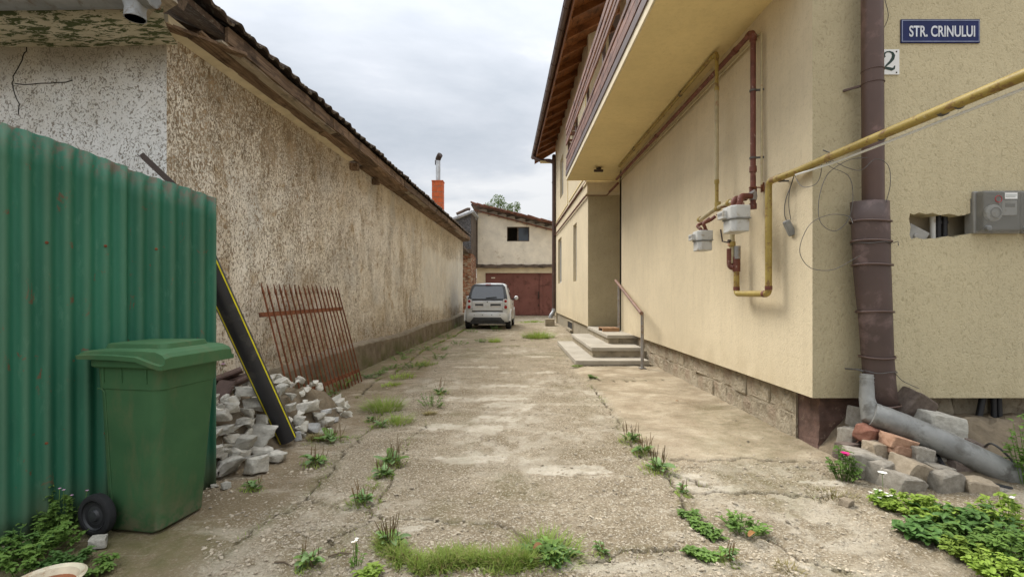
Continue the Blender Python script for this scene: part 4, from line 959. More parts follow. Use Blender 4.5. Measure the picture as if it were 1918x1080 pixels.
# local coords: x right, y forward (away from the camera), z up; tail at y = 0
prof = [  # y, z bottom, z belt, z top, half width low, half belt, half top
 (0.00,.30,.62,.64,.60,.64,.60),(0.03,.24,.88,.90,.70,.66,.62),(0.10,.22,.93,.98,.745,.70,.64),(0.28,.20,.95,1.27,.757,.725,.60),(0.50,.20,.95,1.47,.757,.735,.565),
 (0.75,.20,.94,1.53,.757,.74,.565),(1.20,.20,.93,1.55,.757,.742,.57),(1.55,.20,.92,1.50,.757,.735,.555),(1.85,.20,.90,1.30,.757,.72,.58),(2.15,.22,.86,.96,.745,.69,.62),(2.38,.26,.68,.74,.70,.62,.55),(2.50,.32,.52,.54,.58,.54,.45)]
body = MB(); q = []; NS = 14
for (y_, zb, zm, zt, wl_, wb, wt_) in prof:
    sec = [(0,zb),(wl_*.8,zb),(wl_*.97,zb+.06),(wl_,zb+.3*(zm-zb)),(wl_*.995,zb+.65*(zm-zb)),(wb,zm-.01),(wb-.02,zm+.03 if zt-zm > .08 else zm+.005)]
    zz2 = zt-zm; sec += [(wb+(wt_-wb)*.55,zm+zz2*.55),(wt_,zt-.07*min(1,zz2*3)),(wt_*.86,zt-.015),(wt_*.5,zt-.002),(0,zt)]
    for sx in (1,): q += [(x_, y_, z_) for x_, z_ in sec]
    q += [(-x_, y_, z_) for x_, z_ in reversed(sec[1:-1])]
ns = 22
body.add(q, [(i*ns+k, i*ns+(k+1)%ns, (i+1)*ns+(k+1)%ns, (i+1)*ns+k) for i in range(len(prof)-1) for k in range(ns)] + [tuple(reversed(range(ns))), tuple(range((len(prof)-1)*ns, len(prof)*ns))])
bo = body.build('body', M['silver'], CAR, True, local=True)
sd_ = bo.modifiers.new('sub', 'SUBSURF'); sd_.levels = 1; sd_.render_levels = 2
def surf_panel(pts, th, name, mat, par, bevel=.004):   # pts outline on plane, extruded towards -y (rear)
    n_ = len(pts); m = MB(); m.add([Vector(p) for p in pts]+[Vector(p)+Vector((0,-th,.25*th)) for p in pts], [tuple(range(n_)), tuple(reversed(range(n_,2*n_)))]+[(i,(i+1)%n_,(i+1)%n_+n_,i+n_) for i in range(n_)])
    return m.build(name, mat, par, bevel=bevel, local=True)
# rear window with dark surround
zy = lambda z: .045+(z-.95)*.62 if z > .95 else .03
sp = [(-.655,zy(.955)+.01,.955),(.655,zy(.955)+.01,.955),(.63,zy(1.1),1.1),(.555,zy(1.40),1.40),(.48,zy(1.47),1.47),(-.48,zy(1.47),1.47),(-.555,zy(1.40),1.40),(-.63,zy(1.1),1.1)]
hatch = surf_panel(sp, .03, 'hatch_surround', M['car_dark'], CAR)
sp = [(-.56,zy(1.0)-.033,1.0),(.54,zy(1.0)-.033,1.0),(.50,zy(1.3)-.033,1.3),(.45,zy(1.41)-.033,1.41),(-.45,zy(1.41)-.033,1.41),(-.51,zy(1.3)-.033,1.3)]
surf_panel(sp, .006, 'rear_window', M['car_glass'], hatch, .001)
m = MB(); m.bar((-.05,zy(1.02)-.05,1.03),(.30,zy(1.04)-.06,1.06),.015,.018); m.build('wiper', M['black'], hatch, local=True)
m = MB(); m.obox((0,.27,1.475),(.18,.03,.025)); m.build('brake_light', M['lamp_red'], hatch, local=True)
m = MB(); m.box((-.49,-.032,.615),(.49,.06,.93)); tg = m.build('tailgate', M['silver'], CAR, bevel=.02, local=True)
m = MB(); m.box((-.50,-.022,.585),(.50,.05,.612)); m.build('seam', M['car_dark'], CAR, local=True)
for sx in (-1, 1):
    m = MB(); m.box((sx*.27-.17 if sx > 0 else -.40, -.0325, .76), (.44 if sx > 0 else -.13, -.028, .84)); m.build('plate_recess', M['car_dark'], tg, local=True)
    m = MB(); m.box((.12 if sx > 0 else -.39, -.040, .735), (.43 if sx > 0 else -.14, -.034, .775)); m.build('plate_glint', M['lamp_clear'], tg, bevel=.004, local=True)
m = MB(); m.lathe([(0,0),(.045,0),(.045,.008),(.035,.012),(0,.012)], (0,-.033,.79), (0,-1,0), 18); m.build('badge', M['silver'], tg, local=True)
m = MB(); m.lathe([(0,0),(.02,0),(.02,.01),(0,.01)], (0,-.034,.90), (0,-1,0), 12); m.build('lock', M['car_dark'], tg, local=True)
for sx in (-1, 1):
    m = MB(); q = [(sx*.50,-.02,.68),(sx*.69,.03,.68),(sx*.68,.05,.95),(sx*.60,.03,1.0),(sx*.51,-.005,.98)]
    q = q if sx > 0 else list(reversed(q)); n_ = 5
    m.add([Vector(p) for p in q]+[Vector(p)+Vector((0,-.02,0)) for p in q], [tuple(range(n_)), tuple(reversed(range(n_,2*n_)))]+[(i,(i+1)%n_,(i+1)%n_+n_,i+n_) for i in range(n_)])
    tl = m.build('tail_light', M['silver'], CAR, bevel=.006, local=True)
    for (z_, mt, rr_) in ((.925,'lamp_red',.045),(.83,'lamp_clear',.045),(.735,'lamp_red',.055)):
        m = MB(); m.lathe([(0,0),(rr_,0),(rr_*.9,.012),(rr_*.5,.02),(0,.022)], (sx*.595,-.018,z_), (sx*.12,-1,0), 16); m.build('lens', M[mt], tl, True, local=True)
# bumper
m = MB(); q = []
sec = [(-.02,.585),(-.075,.55),(-.10,.45),(-.095,.36),(-.05,.30),(.04,.28),(.10,.40),(.08,.585)]
xsb = [-.755,-.74,-.62,-.35,0,.35,.62,.74,.755]
for x_ in xsb:
    k_ = abs(x_)/.755; sh = .16*k_**5 + .06*k_**2
    q += [(x_, y_+sh, z_+(-.0 if abs(x_) < .6 else -.05*(z_ < .4))) for y_, z_ in sec]
m.add(q, [(i*8+k, i*8+(k+1)%8, (i+1)*8+(k+1)%8, (i+1)*8+k) for i in range(8) for k in range(8)]+[tuple(range(8)), tuple(reversed(range(64,72)))])
bu = m.build('bumper', M['silver'], CAR, True, local=True)
m = MB(); m.prism([(-.52,.30),(.52,.30),(.44,.40),(-.44,.40)], lambda u, v: (u, -.105, v), lambda u, v: (u, -.03, v)); m.build('lower_grille', M['car_dark'], bu, local=True)
m = MB(); m.prism([(-.56,.20),(.56,.20),(.54,.30),(-.54,.30)], lambda u, v: (u, -.06, v), lambda u, v: (u, .05, v)); m.build('skirt', M['car_dark'], bu, local=True)
for x_ in (-.42,-.15,.15,.42): 
    m = MB(); m.lathe([(0,0),(.014,0),(.014,.006),(0,.006)], (x_,-.098 if abs(x_)>.3 else -.10,.48), (0,-1,0), 10); m.build('parking_sensor', M['car_dark'], bu, local=True)
for (y_, name) in ((.38,'r'),(2.14,'f')):
    for sx in (-1, 1):
        m = MB(); m.lathe([(.0,-.075),(.20,-.075),(.27,-.085),(.285,-.06),(.285,.06),(.27,.085),(.19,.085),(.18,.06)], (sx*.665,y_,.285), (sx,0,0), 28); w_ = m.build('wheel', M['rubber'], CAR, True, local=True)
        m = MB(); m.lathe([(0,.05),(.05,.06),(.05,.045),(.16,.055),(.18,.08),(.185,.07)], (sx*.665,y_,.285), (sx,0,0), 20); m.build('rim', M['silver'], w_, True, local=True)
        m = MB(); q = []
        for k in range(11):
            a_ = math.pi*k/10; q += [(sx*.735, y_+.33*math.cos(a_), .285+.33*math.sin(a_)), (sx*.768, y_+.335*math.cos(a_), .285+.335*math.sin(a_)), (sx*.768, y_+.385*math.cos(a_), .285+.385*math.sin(a_)), (sx*.72, y_+.40*math.cos(a_), .285+.40*math.sin(a_))]
        m.add(q, [(i*4+k, i*4+(k+1)%4, i*4+4+(k+1)%4, i*4+4+k) for i in range(10) for k in range(4)]+[(0,1,2,3),(43,42,41,40)]); m.build('wheel_arch', M['silver'], CAR, True, local=True)
for sx in (-1, 1):
    sp = [(.62,.97),(1.62,.96),(1.55,1.36),(1.30,1.44),(.75,1.42),(.62,1.2)]
    m = MB(); m.prism(sp, lambda u, v: (sx*(.752-(v-.93)*.34), u, v), lambda u, v: (sx*(.735-(v-.93)*.34), u, v)); m.build('side_window', M['car_glass'], CAR, local=True)
    m = MB(); m.prism([(.72,.30),(1.68,.30),(1.72,.93),(.68,.93)], lambda u, v: (sx*.762, u, v), lambda u, v: (sx*.73, u, v)); dd_ = m.build('door', M['silver'], CAR, bevel=.006, local=True)
    m = MB(); m.box((sx*.764-.004, .80, .80), (sx*.764+.01, .95, .83)); m.build('handle', M['car_dark'], dd_, local=True)
    m = MB(); m.lathe([(0,-.06),(.05,-.055),(.075,0),(.06,.05),(0,.06)], (sx*.86,1.55,1.02), (0,1,0), 14); mi = m.build('mirror', M['silver'], CAR, True, local=True)
    m = MB(); m.bar((sx*.74,1.55,.97),(sx*.83,1.55,1.0),.04,.04); m.build('mirror_arm', M['car_dark'], mi, local=True)
m = MB(); m.box((-.6,.1,.17),(.6,2.3,.24)); m.build('underbody', M['black'], CAR, local=True)

# ------------------------------------------------------------------ green corrugated fence
FN = thing('corrugated_fence', 'green painted corrugated sheet fence standing at an angle on the left', 'fence', (-1.86, 3.0, 0))
fa = 4.4; fb = .846
def fp(Y): return Vector((-fa+fb*Y, Y, 0))
fdir = Vector((fb, 1, 0)).normalized(); fnor = Vector((fdir.y, -fdir.x, 0))
end = fp(3.015)
def ftop(s_):   # s_ distance back from the end
    Y = end.y - s_*fdir.y; px = CX+FPX*((-fa+fb*Y)/Y); return EYE+(548-(232+.3457*px))*Y/FPX
for (s0, s1, ofs, dh) in ((0.0, .46, 0, 0), (.44, 2.6, .012, .012)):
    ns_ = int((s1-s0)/.0076); hs_ = np.linspace(0, 1, 14); Sx = np.linspace(s0, s1, ns_); SS, HH = np.meshgrid(Sx, hs_)
    prof_ = .0105*np.cos(SS*2*math.pi/.076)+ofs + (fbm(SS*1.5, HH*2.5, 61, 3)-.5)*.035 + (fbm(SS*9, HH*7, 67, 3)-.5)*.005
    tops = np.array([ftop(s) for s in Sx]); tops = tops+dh*.6+(np.sin(Sx*11)*.004)
    Z_ = -.03+HH*(tops[None,:]+.03)
    X_ = end.x - SS*fdir.x + prof_*fnor.x - FN.location.x; Y2 = end.y - SS*fdir.y + prof_*fnor.y - FN.location.y
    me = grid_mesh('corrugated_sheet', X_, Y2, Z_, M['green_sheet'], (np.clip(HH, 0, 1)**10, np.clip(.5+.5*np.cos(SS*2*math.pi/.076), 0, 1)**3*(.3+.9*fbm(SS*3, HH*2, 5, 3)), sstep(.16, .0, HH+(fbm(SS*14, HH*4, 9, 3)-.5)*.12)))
    o = link('corrugated_sheet', me, FN); so = o.modifiers.new('solid', 'SOLIDIFY'); so.thickness = .0015
for s_ in (.03, 1.2, 2.4):
    p = end-fdir*s_-fnor*.045; m = MB(); m.bar(p+Vector((0,0,-.1)), p+Vector((0,0,ftop(s_)-.06)), .05, .05, up=fdir); m.build('post', M['rust'], FN)
for h_ in (.45, 1.45):
    m = MB(); m.bar(end-fnor*.028+Vector((0,0,h_)), end-fdir*2.5-fnor*.028+Vector((0,0,h_)), .03, .05); m.build('rail', M['rust'], FN)
m = MB()
for s_ in np.arange(.08, 2.4, .228):
    for h_ in (.45, 1.45): m.lathe([(.0,0),(.008,0),(.006,.004),(0,.005)], end-fdir*s_+fnor*(.013+(.012 if s_ > .44 else 0))+Vector((0,0,h_)), fnor, 8)
m.build('rivets', M['rust'], FN)['kind'] = 'stuff'
m = MB(); a = W(262, 293, 3.28); b = W(300, 329, 3.22); d = (b-a).normalized(); b2 = b + d*.5
m.bar(a, b2, .004, .045, up=(0,-1,.4)); m.bar(a+Vector((.012,0,.016)), b2+Vector((.012,0,.016)), .032, .004, up=(0,-1,.4))
tag(m.build('angle_iron', M['soot']), 'rusty dark angle iron sticking up behind the green fence', 'metal bar')

# ------------------------------------------------------------------ wheelie bin
BN = thing('wheelie_bin', 'green plastic wheelie bin with black wheel beside the green fence', 'wheelie bin', (-1.905, 2.60, 0), R(-10))
BN.scale = (.96, .96, 1.028)
# local x: from handle side (-) to front (+); local -y faces the camera
def rrect(x0, x1, y0, y1, r, n=4):
    q = []
    for (cx_, cy_, a0) in ((x1-r,y1-r,0),(x0+r,y1-r,90),(x0+r,y0+r,180),(x1-r,y0+r,270)):
        for k in range(n+1): a_ = R(a0+90*k/n); q.append((cx_+r*math.cos(a_), cy_+r*math.sin(a_)))
    return q
bm_ = MB(); q = []; lv_ = [(0.0,-.125,.16,-.165,.13,.03),(.012,-.138,.175,-.175,.14,.04),(.20,-.142,.192,-.185,.150,.045),(.60,-.150,.220,-.205,.172,.05),(.70,-.153,.228,-.208,.176,.05),(.703,-.158,.234,-.213,.181,.05),(.82,-.163,.244,-.218,.186,.05),(.845,-.165,.247,-.22,.188,.05)]
for (z_,x0,x1,y0,y1,r_) in lv_: q += [(x_, y_, z_) for x_, y_ in rrect(x0,x1,y0,y1,r_)]
n_ = 20; bm_.add(q, [(i*n_+k, i*n_+(k+1)%n_, (i+1)*n_+(k+1)%n_, (i+1)*n_+k) for i in range(len(lv_)-1) for k in range(n_)]+[tuple(reversed(range(n_)))])
bb = bm_.build('body', M['bin'], BN, True, local=True)
# wheel recess panel line and ribs
m = MB()
pth = [(-.148,-.2085,.70),(-.122,-.2110,.70),(-.105,-.2105,.685),(-.10,-.2085,.65),(-.09,-.192,.3),(-.085,-.178,.03)]
m.tube(smooth_path(pth,4), .0035, 6); m.build('moulded_line', M['bin'], bb, True, local=True)
for x_ in (-.10, .01, .16):
    m = MB(); m.bar((x_,-.2185,.845),(x_,-.2145,.735),.008,.01,up=(0,1,0)); m.build('rib', M['bin'], bb, local=True)
m = MB(); q = []
for (z_,g_,r_) in ((.805,.010,.055),(.812,.020,.055),(.845,.020,.055),(.846,.0,.05)): q += [(x_,y_,z_) for x_,y_ in rrect(-.165-g_,.247+g_,-.22-g_,.188+g_,r_)]
m.add(q, [(i*n_+k, i*n_+(k+1)%n_, (i+1)*n_+(k+1)%n_, (i+1)*n_+k) for i in range(3) for k in range(n_)]); m.build('rim', M['bin'], BN, True, bevel=.003, local=True)
# lid
m = MB(); q = []; xsl = [-.275,-.262,-.215,-.14,.0,.14,.235,.275,.293]
tops_ = [.864,.872,.884,.892,.896,.897,.894,.880,.862]; bots = [.856,.852,.848,.848,.848,.842,.815,.806,.806]
for i, x_ in enumerate(xsl):
    w0 = -.255 if i > 1 else (-.225 if i else -.19); w1 = .222 if i > 1 else (.195 if i else .165); t_, b_ = tops_[i], bots[i]
    hh2 = t_-b_; lp = min(.022, hh2*.5); sec = [(w0-.006,b_),(w0-.006,b_+lp),(w0+.010,b_+lp+.002),(w0+.016,t_-.006),(w0+.05,t_),(w1-.05,t_),(w1-.016,t_-.006),(w1-.010,b_+lp+.002),(w1+.006,b_+lp),(w1+.006,b_)]
    q += [(x_, y_, z_) for y_, z_ in sec]
m.add(q, [(i*10+k, i*10+k+1, (i+1)*10+k+1, (i+1)*10+k) for i in range(8) for k in range(9)]+[tuple(range(10)), tuple(reversed(range(80,90)))])
lid = m.build('lid', M['bin'], BN, False, bevel=.003, local=True); sm = lid.modifiers.new('solid', 'SOLIDIFY'); sm.thickness = .006
m = MB(); q = []
for (z_, g_) in ((.890,0),(.914,.008),(.917,.03)): q += [(x_,y_,z_+.004*(x_ > 0)) for x_,y_ in rrect(-.17+g_,.215-g_,-.17+g_,.14-g_,.04)]
m.add(q, [(i*n_+k, i*n_+(k+1)%n_, (i+1)*n_+(k+1)%n_, (i+1)*n_+k) for i in range(2) for k in range(n_)]+[tuple(range(2*n_,3*n_))]); m.build('raised_panel', M['bin'], lid, False, local=True)
m = MB(); m.tube([(-.283,-.17,.858),(-.283,.15,.858)], .012, 10)
for y_ in (-.17,-.05,.05,.15): m.bar((-.283,y_,.858),(-.16,y_,.84),.02,.02)
m.build('handle', M['bin'], BN, True, local=True)
m = MB(); m.tube([(-.115,-.25,.10),(-.115,.22,.10)], .011, 10); ax_ = m.build('axle', M['steel_post'], BN, local=True)
for sy in (-1, 1):
    m = MB(); m.lathe([(.035,-.024),(.085,-.024),(.098,-.018),(.101,0),(.098,.018),(.085,.024),(.074,.022),(.070,.010),(.035,.010)], (-.115,-.238 if sy < 0 else .205,.10), (0,sy,0), 36); w_ = m.build('wheel', M['rubber'], BN, True, local=True)
    m = MB(); m.lathe([(0,.0),(.071,.008),(.068,.018),(.060,.008),(.03,.012),(.022,.022),(.0,.024)], (-.115,-.238 if sy < 0 else .205,.10), (0,sy,0), 28); m.build('hub', M['wheel_hub'], w_, True, local=True)
# ------------------------------------------------------------------ black plastic pipe leaning on the fence end
pa = Vector((-1.765, 3.80, .055)); pbt = W(392, 500, 3.27); d = (pbt-pa).normalized(); pbt = pa+d*1.55
PP = thing('black_plastic_pipe', 'long black plastic pipe with yellow stripes leaning on the fence end', 'pipe', (pa.x, pa.y, 0))
m = MB(); r_ = .070; u_ = d.orthogonal().normalized(); w_ = d.cross(u_); seg = 32; q = []
for (p, rr_) in ((pa,r_),(pbt,r_),(pbt,r_-.008),(pa,r_-.008)):
    for k in range(seg): a_ = 2*math.pi*k/seg; q.append(p+(u_*math.cos(a_)+w_*math.sin(a_))*rr_)
m.add(q, [(i*seg+k, i*seg+(k+1)%seg, ((i+1)%4)*seg+(k+1)%seg, ((i+1)%4)*seg+k) for i in range(4) for k in range(seg)]); m.build('pipe', M['pe_black'], PP, True)
view = (Vector((0,0,1.2))-pa).normalized(); vperp = (view-d*view.dot(d)).normalized(); side = d.cross(vperp)
for ang in (-56, 50, 180):
    m = MB(); q = []
    for p in (pa+d*.002, pbt-d*.002):
        for da in (-5.5, 0, 5.5):
            a_ = R(ang+da); q.append(p+(vperp*math.cos(a_)+side*math.sin(a_))*(r_+.0012))
    m.add(q, [(0,1,4,3),(1,2,5,4)]); m.build('stripe', M['pe_yellow'], PP, True)
# ------------------------------------------------------------------ rusty railing panel
GP = thing('rusty_railing_panel', 'rusty iron railing panel with pointed bars leaning on the old wall', 'railing panel', (-2.1, 5.6, 0))
b0, b1 = Vector((-2.15,4.77,0.01)), Vector((-2.02,6.5,0.01)); tv = Vector((-.34,-.04,1.28)); tl_ = tv.length; td = tv.normalized()
pd = (b1-b0).normalized(); pn = pd.cross(td).normalized()
bar_m = MB(); h = .0065
bar_m.box((-h,-h,0),(h,h,tl_-.10))
bar_m.add([(-.018,-.005,tl_-.10),(.018,-.005,tl_-.10),(.018,.005,tl_-.10),(-.018,.005,tl_-.10),(-.009,-.005,tl_-.12),(.009,-.005,tl_-.12),(.009,.005,tl_-.12),(-.009,.005,tl_-.12),(0,-.003,tl_),(0,.003,tl_)], [(4,5,1,0),(5,6,2,1),(6,7,3,2),(7,4,0,3),(0,1,8),(1,2,9,8),(2,3,9),(3,0,8,9),(7,6,5,4)])
bme = bar_m.mesh('bar', M['rust'])
rotm = Matrix((pd, td.cross(pd), td)).transposed().to_euler()
for i in range(18):
    p = b0.lerp(b1, i/17)+td*random.uniform(-.015,.015); e_ = rotm.copy(); e_.rotate_axis('Y', random.uniform(-.012,.012))
    link('bar', bme, GP, p-Vector(GP.location), e_)
for f_ in (.115, .765):
    m = MB(); m.bar(b0+td*tl_*f_-pd*.09-pn*.012, b1+td*tl_*f_+pd*.03-pn*.012, .010, .045, up=td); m.build('cross_rail', M['rust'], GP)
# ------------------------------------------------------------------ gas pipes and meters
def fits(T, mat, lst, r, l, name='fitting'):
    for p, a in lst:
        m = MB(); fit(m, p, a, r, l); m.build(name, M[mat], T, True)
def fit(m, p, ax, r=.036, l=.05): m.lathe([(r*.8,-l/2),(r,-l/2),(r*1.02,0),(r,l/2),(r*.8,l/2)], p, ax, 12)
GY = thing('yellow_gas_pipe', 'yellow gas pipe running level past the house corner and looping down the wall', 'gas pipe', (2.15, 4.0, 1.2))
m = MB(); xp = 2.13
pY = lambda px, X: X*FPX/(px-CX)
ya, yb_ = pY(1440, xp), pY(1380, xp)
ctrl = [(2.20,-3.0,2.13),(2.20,1.0,2.13),(2.19,3.4,2.135),(xp+.01,3.75,2.13),(xp,ya,2.12),(xp,ya,1.19),(xp,yb_,1.19),(xp,yb_,1.50)]
ctrl[3] = (2.185, 3.65, 2.13)
m.tube(corner_path(ctrl, .045, 6), .0265, 16); m.build('pipe', M['gas_yellow'], GY, True)
fits(GY, 'gas_red', [((xp,ya,1.24),(0,0,1)),((xp,ya+.06,1.19),(0,1,0)),((xp,yb_,1.24),(0,0,1))], .029, .035)
m = MB(); m.tube([(2.235,0,2.13),(2.235,1.0,2.095),(2.225,2.2,2.085),(2.21,3.3,2.09),(2.17,3.7,2.10)], .008, 8); m.build('white_cable', M['white'], GY, True)
for Y_, hw in ((2.88, .006), (2.47, .012), (2.38, .004)):
    m = MB(); m.lathe([(.026,-hw),(.0285,-hw),(.0285,hw),(.026,hw)], (2.20,Y_,2.13), (0,1,0), 18); m.build('tape', M['wire'], GY, True)
for Y_ in (3.9,):
    m = MB(); m.lathe([(.027,-.01),(.034,-.01),(.034,.01),(.027,.01)], (2.165,Y_,2.125), (0,1,0), 12); m.bar((2.165,Y_,2.1),(2.24,Y_,2.1),.012,.012); m.build('clip', M['wire'], GY, True)
# red pipe
GR = thing('red_brown_gas_pipe', 'red brown gas pipe running under the soffit and down to the larger meter', 'gas pipe', (2.15, 4.4, 2.0))
xr = 2.15; y2 = pY(1411, xr)
m = MB(); m.tube(corner_path([(xr,9.95,3.53),(xr,y2,3.53),(xr,y2,1.99)], .05, 6), .024, 14); m.build('pipe', M['gas_red'], GR, True)
m = MB(); m.tube(corner_path([(xr+.045,9.95,3.49),(xr+.045,y2-.06,3.49),(xr+.045,y2-.06,2.15)], .03, 5), .009, 8); m.build('pale_conduit', M['gas_pale'], GR, True)
fits(GR, 'gas_red', (((xr,y2,3.47),(0,0,1)),((xr,y2+.07,3.53),(0,1,0)),((xr,y2,2.30),(0,0,1)),((xr,y2,2.12),(0,0,1)),((xr,y2,1.97),(0,0,1)),((xr,y2+.35,3.53),(0,1,0)),((xr,7.2,3.53),(0,1,0))), .031, .05)
m = MB(); fit(m, (xr,y2,2.06), (0,0,1), .032, .07); m.lathe([(.0,-.05),(.02,-.05),(.02,0),(0,0)], (xr-.02,y2,2.06), (-1,0,0), 10); m.bar((xr-.04,y2,2.075),(xr-.03,y2-.09,2.09),.014,.02); m.build('valve', M['steel_post'], GR, True)
for h_ in (3.0, 2.40):
    m = MB(); m.lathe([(.025,-.008),(.031,-.008),(.031,.008),(.025,.008)], (xr,y2,h_), (0,0,1), 12); m.bar((xr,y2-.0,h_),(2.232,y2-.03,h_),.014,.016); m.build('bracket', M['wire'], GR, True)
# upper yellow pipe
GU = thing('upper_yellow_gas_pipe', 'thin dirty yellow gas pipe along the soffit dropping to the smaller meter', 'gas pipe', (2.1, 5.0, 2.2))
xu = 2.09; y1 = pY(1343, xu)
m = MB(); m.tube(corner_path([(xu,9.4,3.655),(xu,y1,3.655),(xu,y1,2.12),(xu,y1,2.10)], .05, 6), .0185, 12); m.build('pipe', M['gas_yellow'], GU, True)
m = MB(); m.tube([(xu,y1,3.30),(xu,y1,2.35)], .0195, 12); m.build('pale_section', M['gas_pale'], GU, True)
fits(GU, 'gas_yellow', (((xu,y1,3.60),(0,0,1)),((xu,y1+.12,3.655),(0,1,0)),((xu,6.7,3.655),(0,1,0)),((xu,9.38,3.655),(0,1,0)),((xu,y1,2.33),(0,0,1)),((xu,y1,3.28),(0,0,1))), .024, .04)
for Y_ in (6.0, 8.3):
    m = MB(); m.lathe([(.019,-.01),(.025,-.01),(.025,.01),(.019,.01)], (xu,Y_,3.655), (0,1,0), 10); m.bar((xu,Y_,3.655),(xu,Y_,3.705),.02,.01); m.build('clip', M['wire'], GU)
# manifold between: yellow branch from near riser to far meter
GM = thing('gas_manifold', 'short dirty yellow manifold pipe joining the two gas meters with brass elbows', 'pipe fitting', (2.1, 4.6, 2.0))
xm = 2.10; yn = pY(1372, xm); yf = pY(1325, xm)
m = MB(); m.tube(corner_path([(xm-.03,yf+.10,2.00),(xm,y1+.1,2.06),(xm,yn,2.07),(xm,yn,1.48)], .04, 5), .023, 12); m.build('pipe', M['gas_pale'], GM, True)
fits(GM, 'gas_yellow', (((xm,yn,2.03),(0,0,1)),((xm,yn+.06,2.07),(0,1,0)),((xm,y1,2.06),(0,1,0)),((xm,y1,2.10),(0,0,1)),((xm-.02,yf+.14,2.01),(0,1,0)),((xm,yn,1.66),(0,0,1))), .030, .05, 'elbow')
m = MB(); m.tube(corner_path([(xm-.02,yn+.01,1.62),(xm-.02,yn+.01,1.44),(xm+.01,yb_-.0,1.44)], .04, 5), .027, 12); fit(m, (xp,yb_,1.47), (0,0,1), .034, .14); m.build('lower_elbow', M['gas_red'], GM, True)
m = MB(); m.tube([(xm-.03,yn+.02,1.68),(xm-.05,yn+.10,1.70),(xm-.05,yn+.14,1.82)], .007, 8); m.lathe([(0,-.02),(.018,-.02),(.018,.02),(0,.02)], (xm-.02,yn,1.69), (-1,0,0), 10); m.build('valve_lever', M['soot'], GM, True)
m = MB(); m.lathe([(0,0),(.016,0),(.014,.02),(0,.022)], (xm-.02,yn,1.66), (-1,0,0), 10); m.build('valve_knob', M['clay_orange'], GM)
m = MB(); m.tube([(xp,yb_-.02,1.52),(xp,yb_-.02,1.64)], .028, 12); m.build('union', M['steel_post'], GM, True)
for (a, b) in (((2.22,4.85,1.98),(2.05,4.85,1.98)),((2.22,4.75,2.04),(2.05,4.75,2.04)),((2.22,4.28,2.13),(2.1,4.28,2.13))):
    m = MB(); m.bar(a, b, .025, .006); m.bar((a[0]-.004,a[1],a[2]-.04),(a[0]-.004,a[1],a[2]+.04),.008,.05); m.build('bracket', M['rust'], GM)
def meter(name, label, cx_, cy_, ztop, w, dpt, hgt):
    T = thing(name, label, 'gas meter', (cx_, cy_, ztop-hgt)); x0, x1 = -dpt/2, dpt/2; y0, y1_ = -w/2, w/2; c = .35*dpt
    poly = [(x0,y0+c*.7),(x0+c*.6,y0),(x1,y0),(x1,y1_),(x0+c*.6,y1_),(x0,y1_-c*.7)]
    m = MB(); m.prism(poly, lambda u, v: (u, v, hgt*.50+.002), lambda u, v: (u, v, hgt)); m.build('upper_shell', M['meter'], T, bevel=.010, local=True)
    k_ = .93; m = MB(); m.prism([(u*k_,v*k_) for u, v in poly], lambda u, v: (u, v, 0+.0*(u)), lambda u, v: (u, v, hgt*.49)); m.build('lower_shell', M['meter'], T, bevel=.010, local=True)
    m = MB(); m.prism([(u*1.05,v*1.05) for u, v in poly], lambda u, v: (u, v, hgt*.485), lambda u, v: (u, v, hgt*.52)); m.build('seam', M['meter_dark'], T, bevel=.002, local=True)
    m = MB(); m.box((x0-.035, -w*.05, hgt*.55), (x0+.01, w*.46, hgt*.86)); ix = m.build('index_box', M['meter'], T, bevel=.006, local=True)
    m = MB(); m.box((x0-.037, w*.03, hgt*.67), (x0-.0352, w*.38, hgt*.78)); m.build('counter', M['meter_dark'], ix, local=True)
    return T
m1 = meter('gas_meter', 'smaller farther grey gas meter hanging under brown curved unions', 1.965, 5.0, EYE+(548-433)*5.0/FPX, .20, .15, .205)
m2 = meter('gas_meter', 'larger nearer white gas meter under the red brown riser', 1.985, 4.30, EYE+(548-387.5)*4.30/FPX, .24, .16, .23)
for k, dy in enumerate((-.055, .055)):
    m = MB(); z0 = m1.location.z+.205; p0 = Vector((1.975, 5.0+dy, z0-.005)); m.tube(smooth_path([p0, p0+Vector((0,.0,.03)), p0+Vector((-.02,dy*.5+.01,.075)), p0+Vector((.05,dy*.3+.02,.11)), p0+Vector((.10,dy*.2,.15))], 5), .017, 12); m.lathe([(.024,0),(.026,.0),(.026,.02),(.02,.02)], p0, seg=12); m.build('union_pipe', M['gas_red'], m1, True)
    m = MB(); z0 = m2.location.z+.23; p0 = Vector((2.0, 4.30+dy*1.1, z0-.005)); m.tube(corner_path([p0, p0+Vector((0,0,.09)), p0+Vector((.12,.02 if dy > 0 else .05,.10))], .04, 5), .026, 12); m.lathe([(.030,0),(.035,.0),(.035,.03),(.028,.03)], p0, seg=12); m.build('union_pipe', M['gas_red'], m2, True)
# soffit lamp
LP = thing('soffit_lamp', 'small dark outdoor lamp under the balcony soffit', 'lamp', (1.74, 9.7, 3.70))
m = MB(); m.lathe([(0,0),(.05,0),(.05,-.02),(.015,-.025),(.015,-.06),(0,-.06)], (1.74,9.7,3.70)); m.build('mount', M['soot'], LP, True)
m = MB(); m.obox((1.72,9.62,3.625),(.17,.12,.05),(R(15),0,0)); m.build('head', M['soot'], LP, bevel=.01)
m = MB(); m.obox((1.72,9.615,3.598),(.13,.09,.006),(R(15),0,0)); m.build('lens', M['clear'], LP)
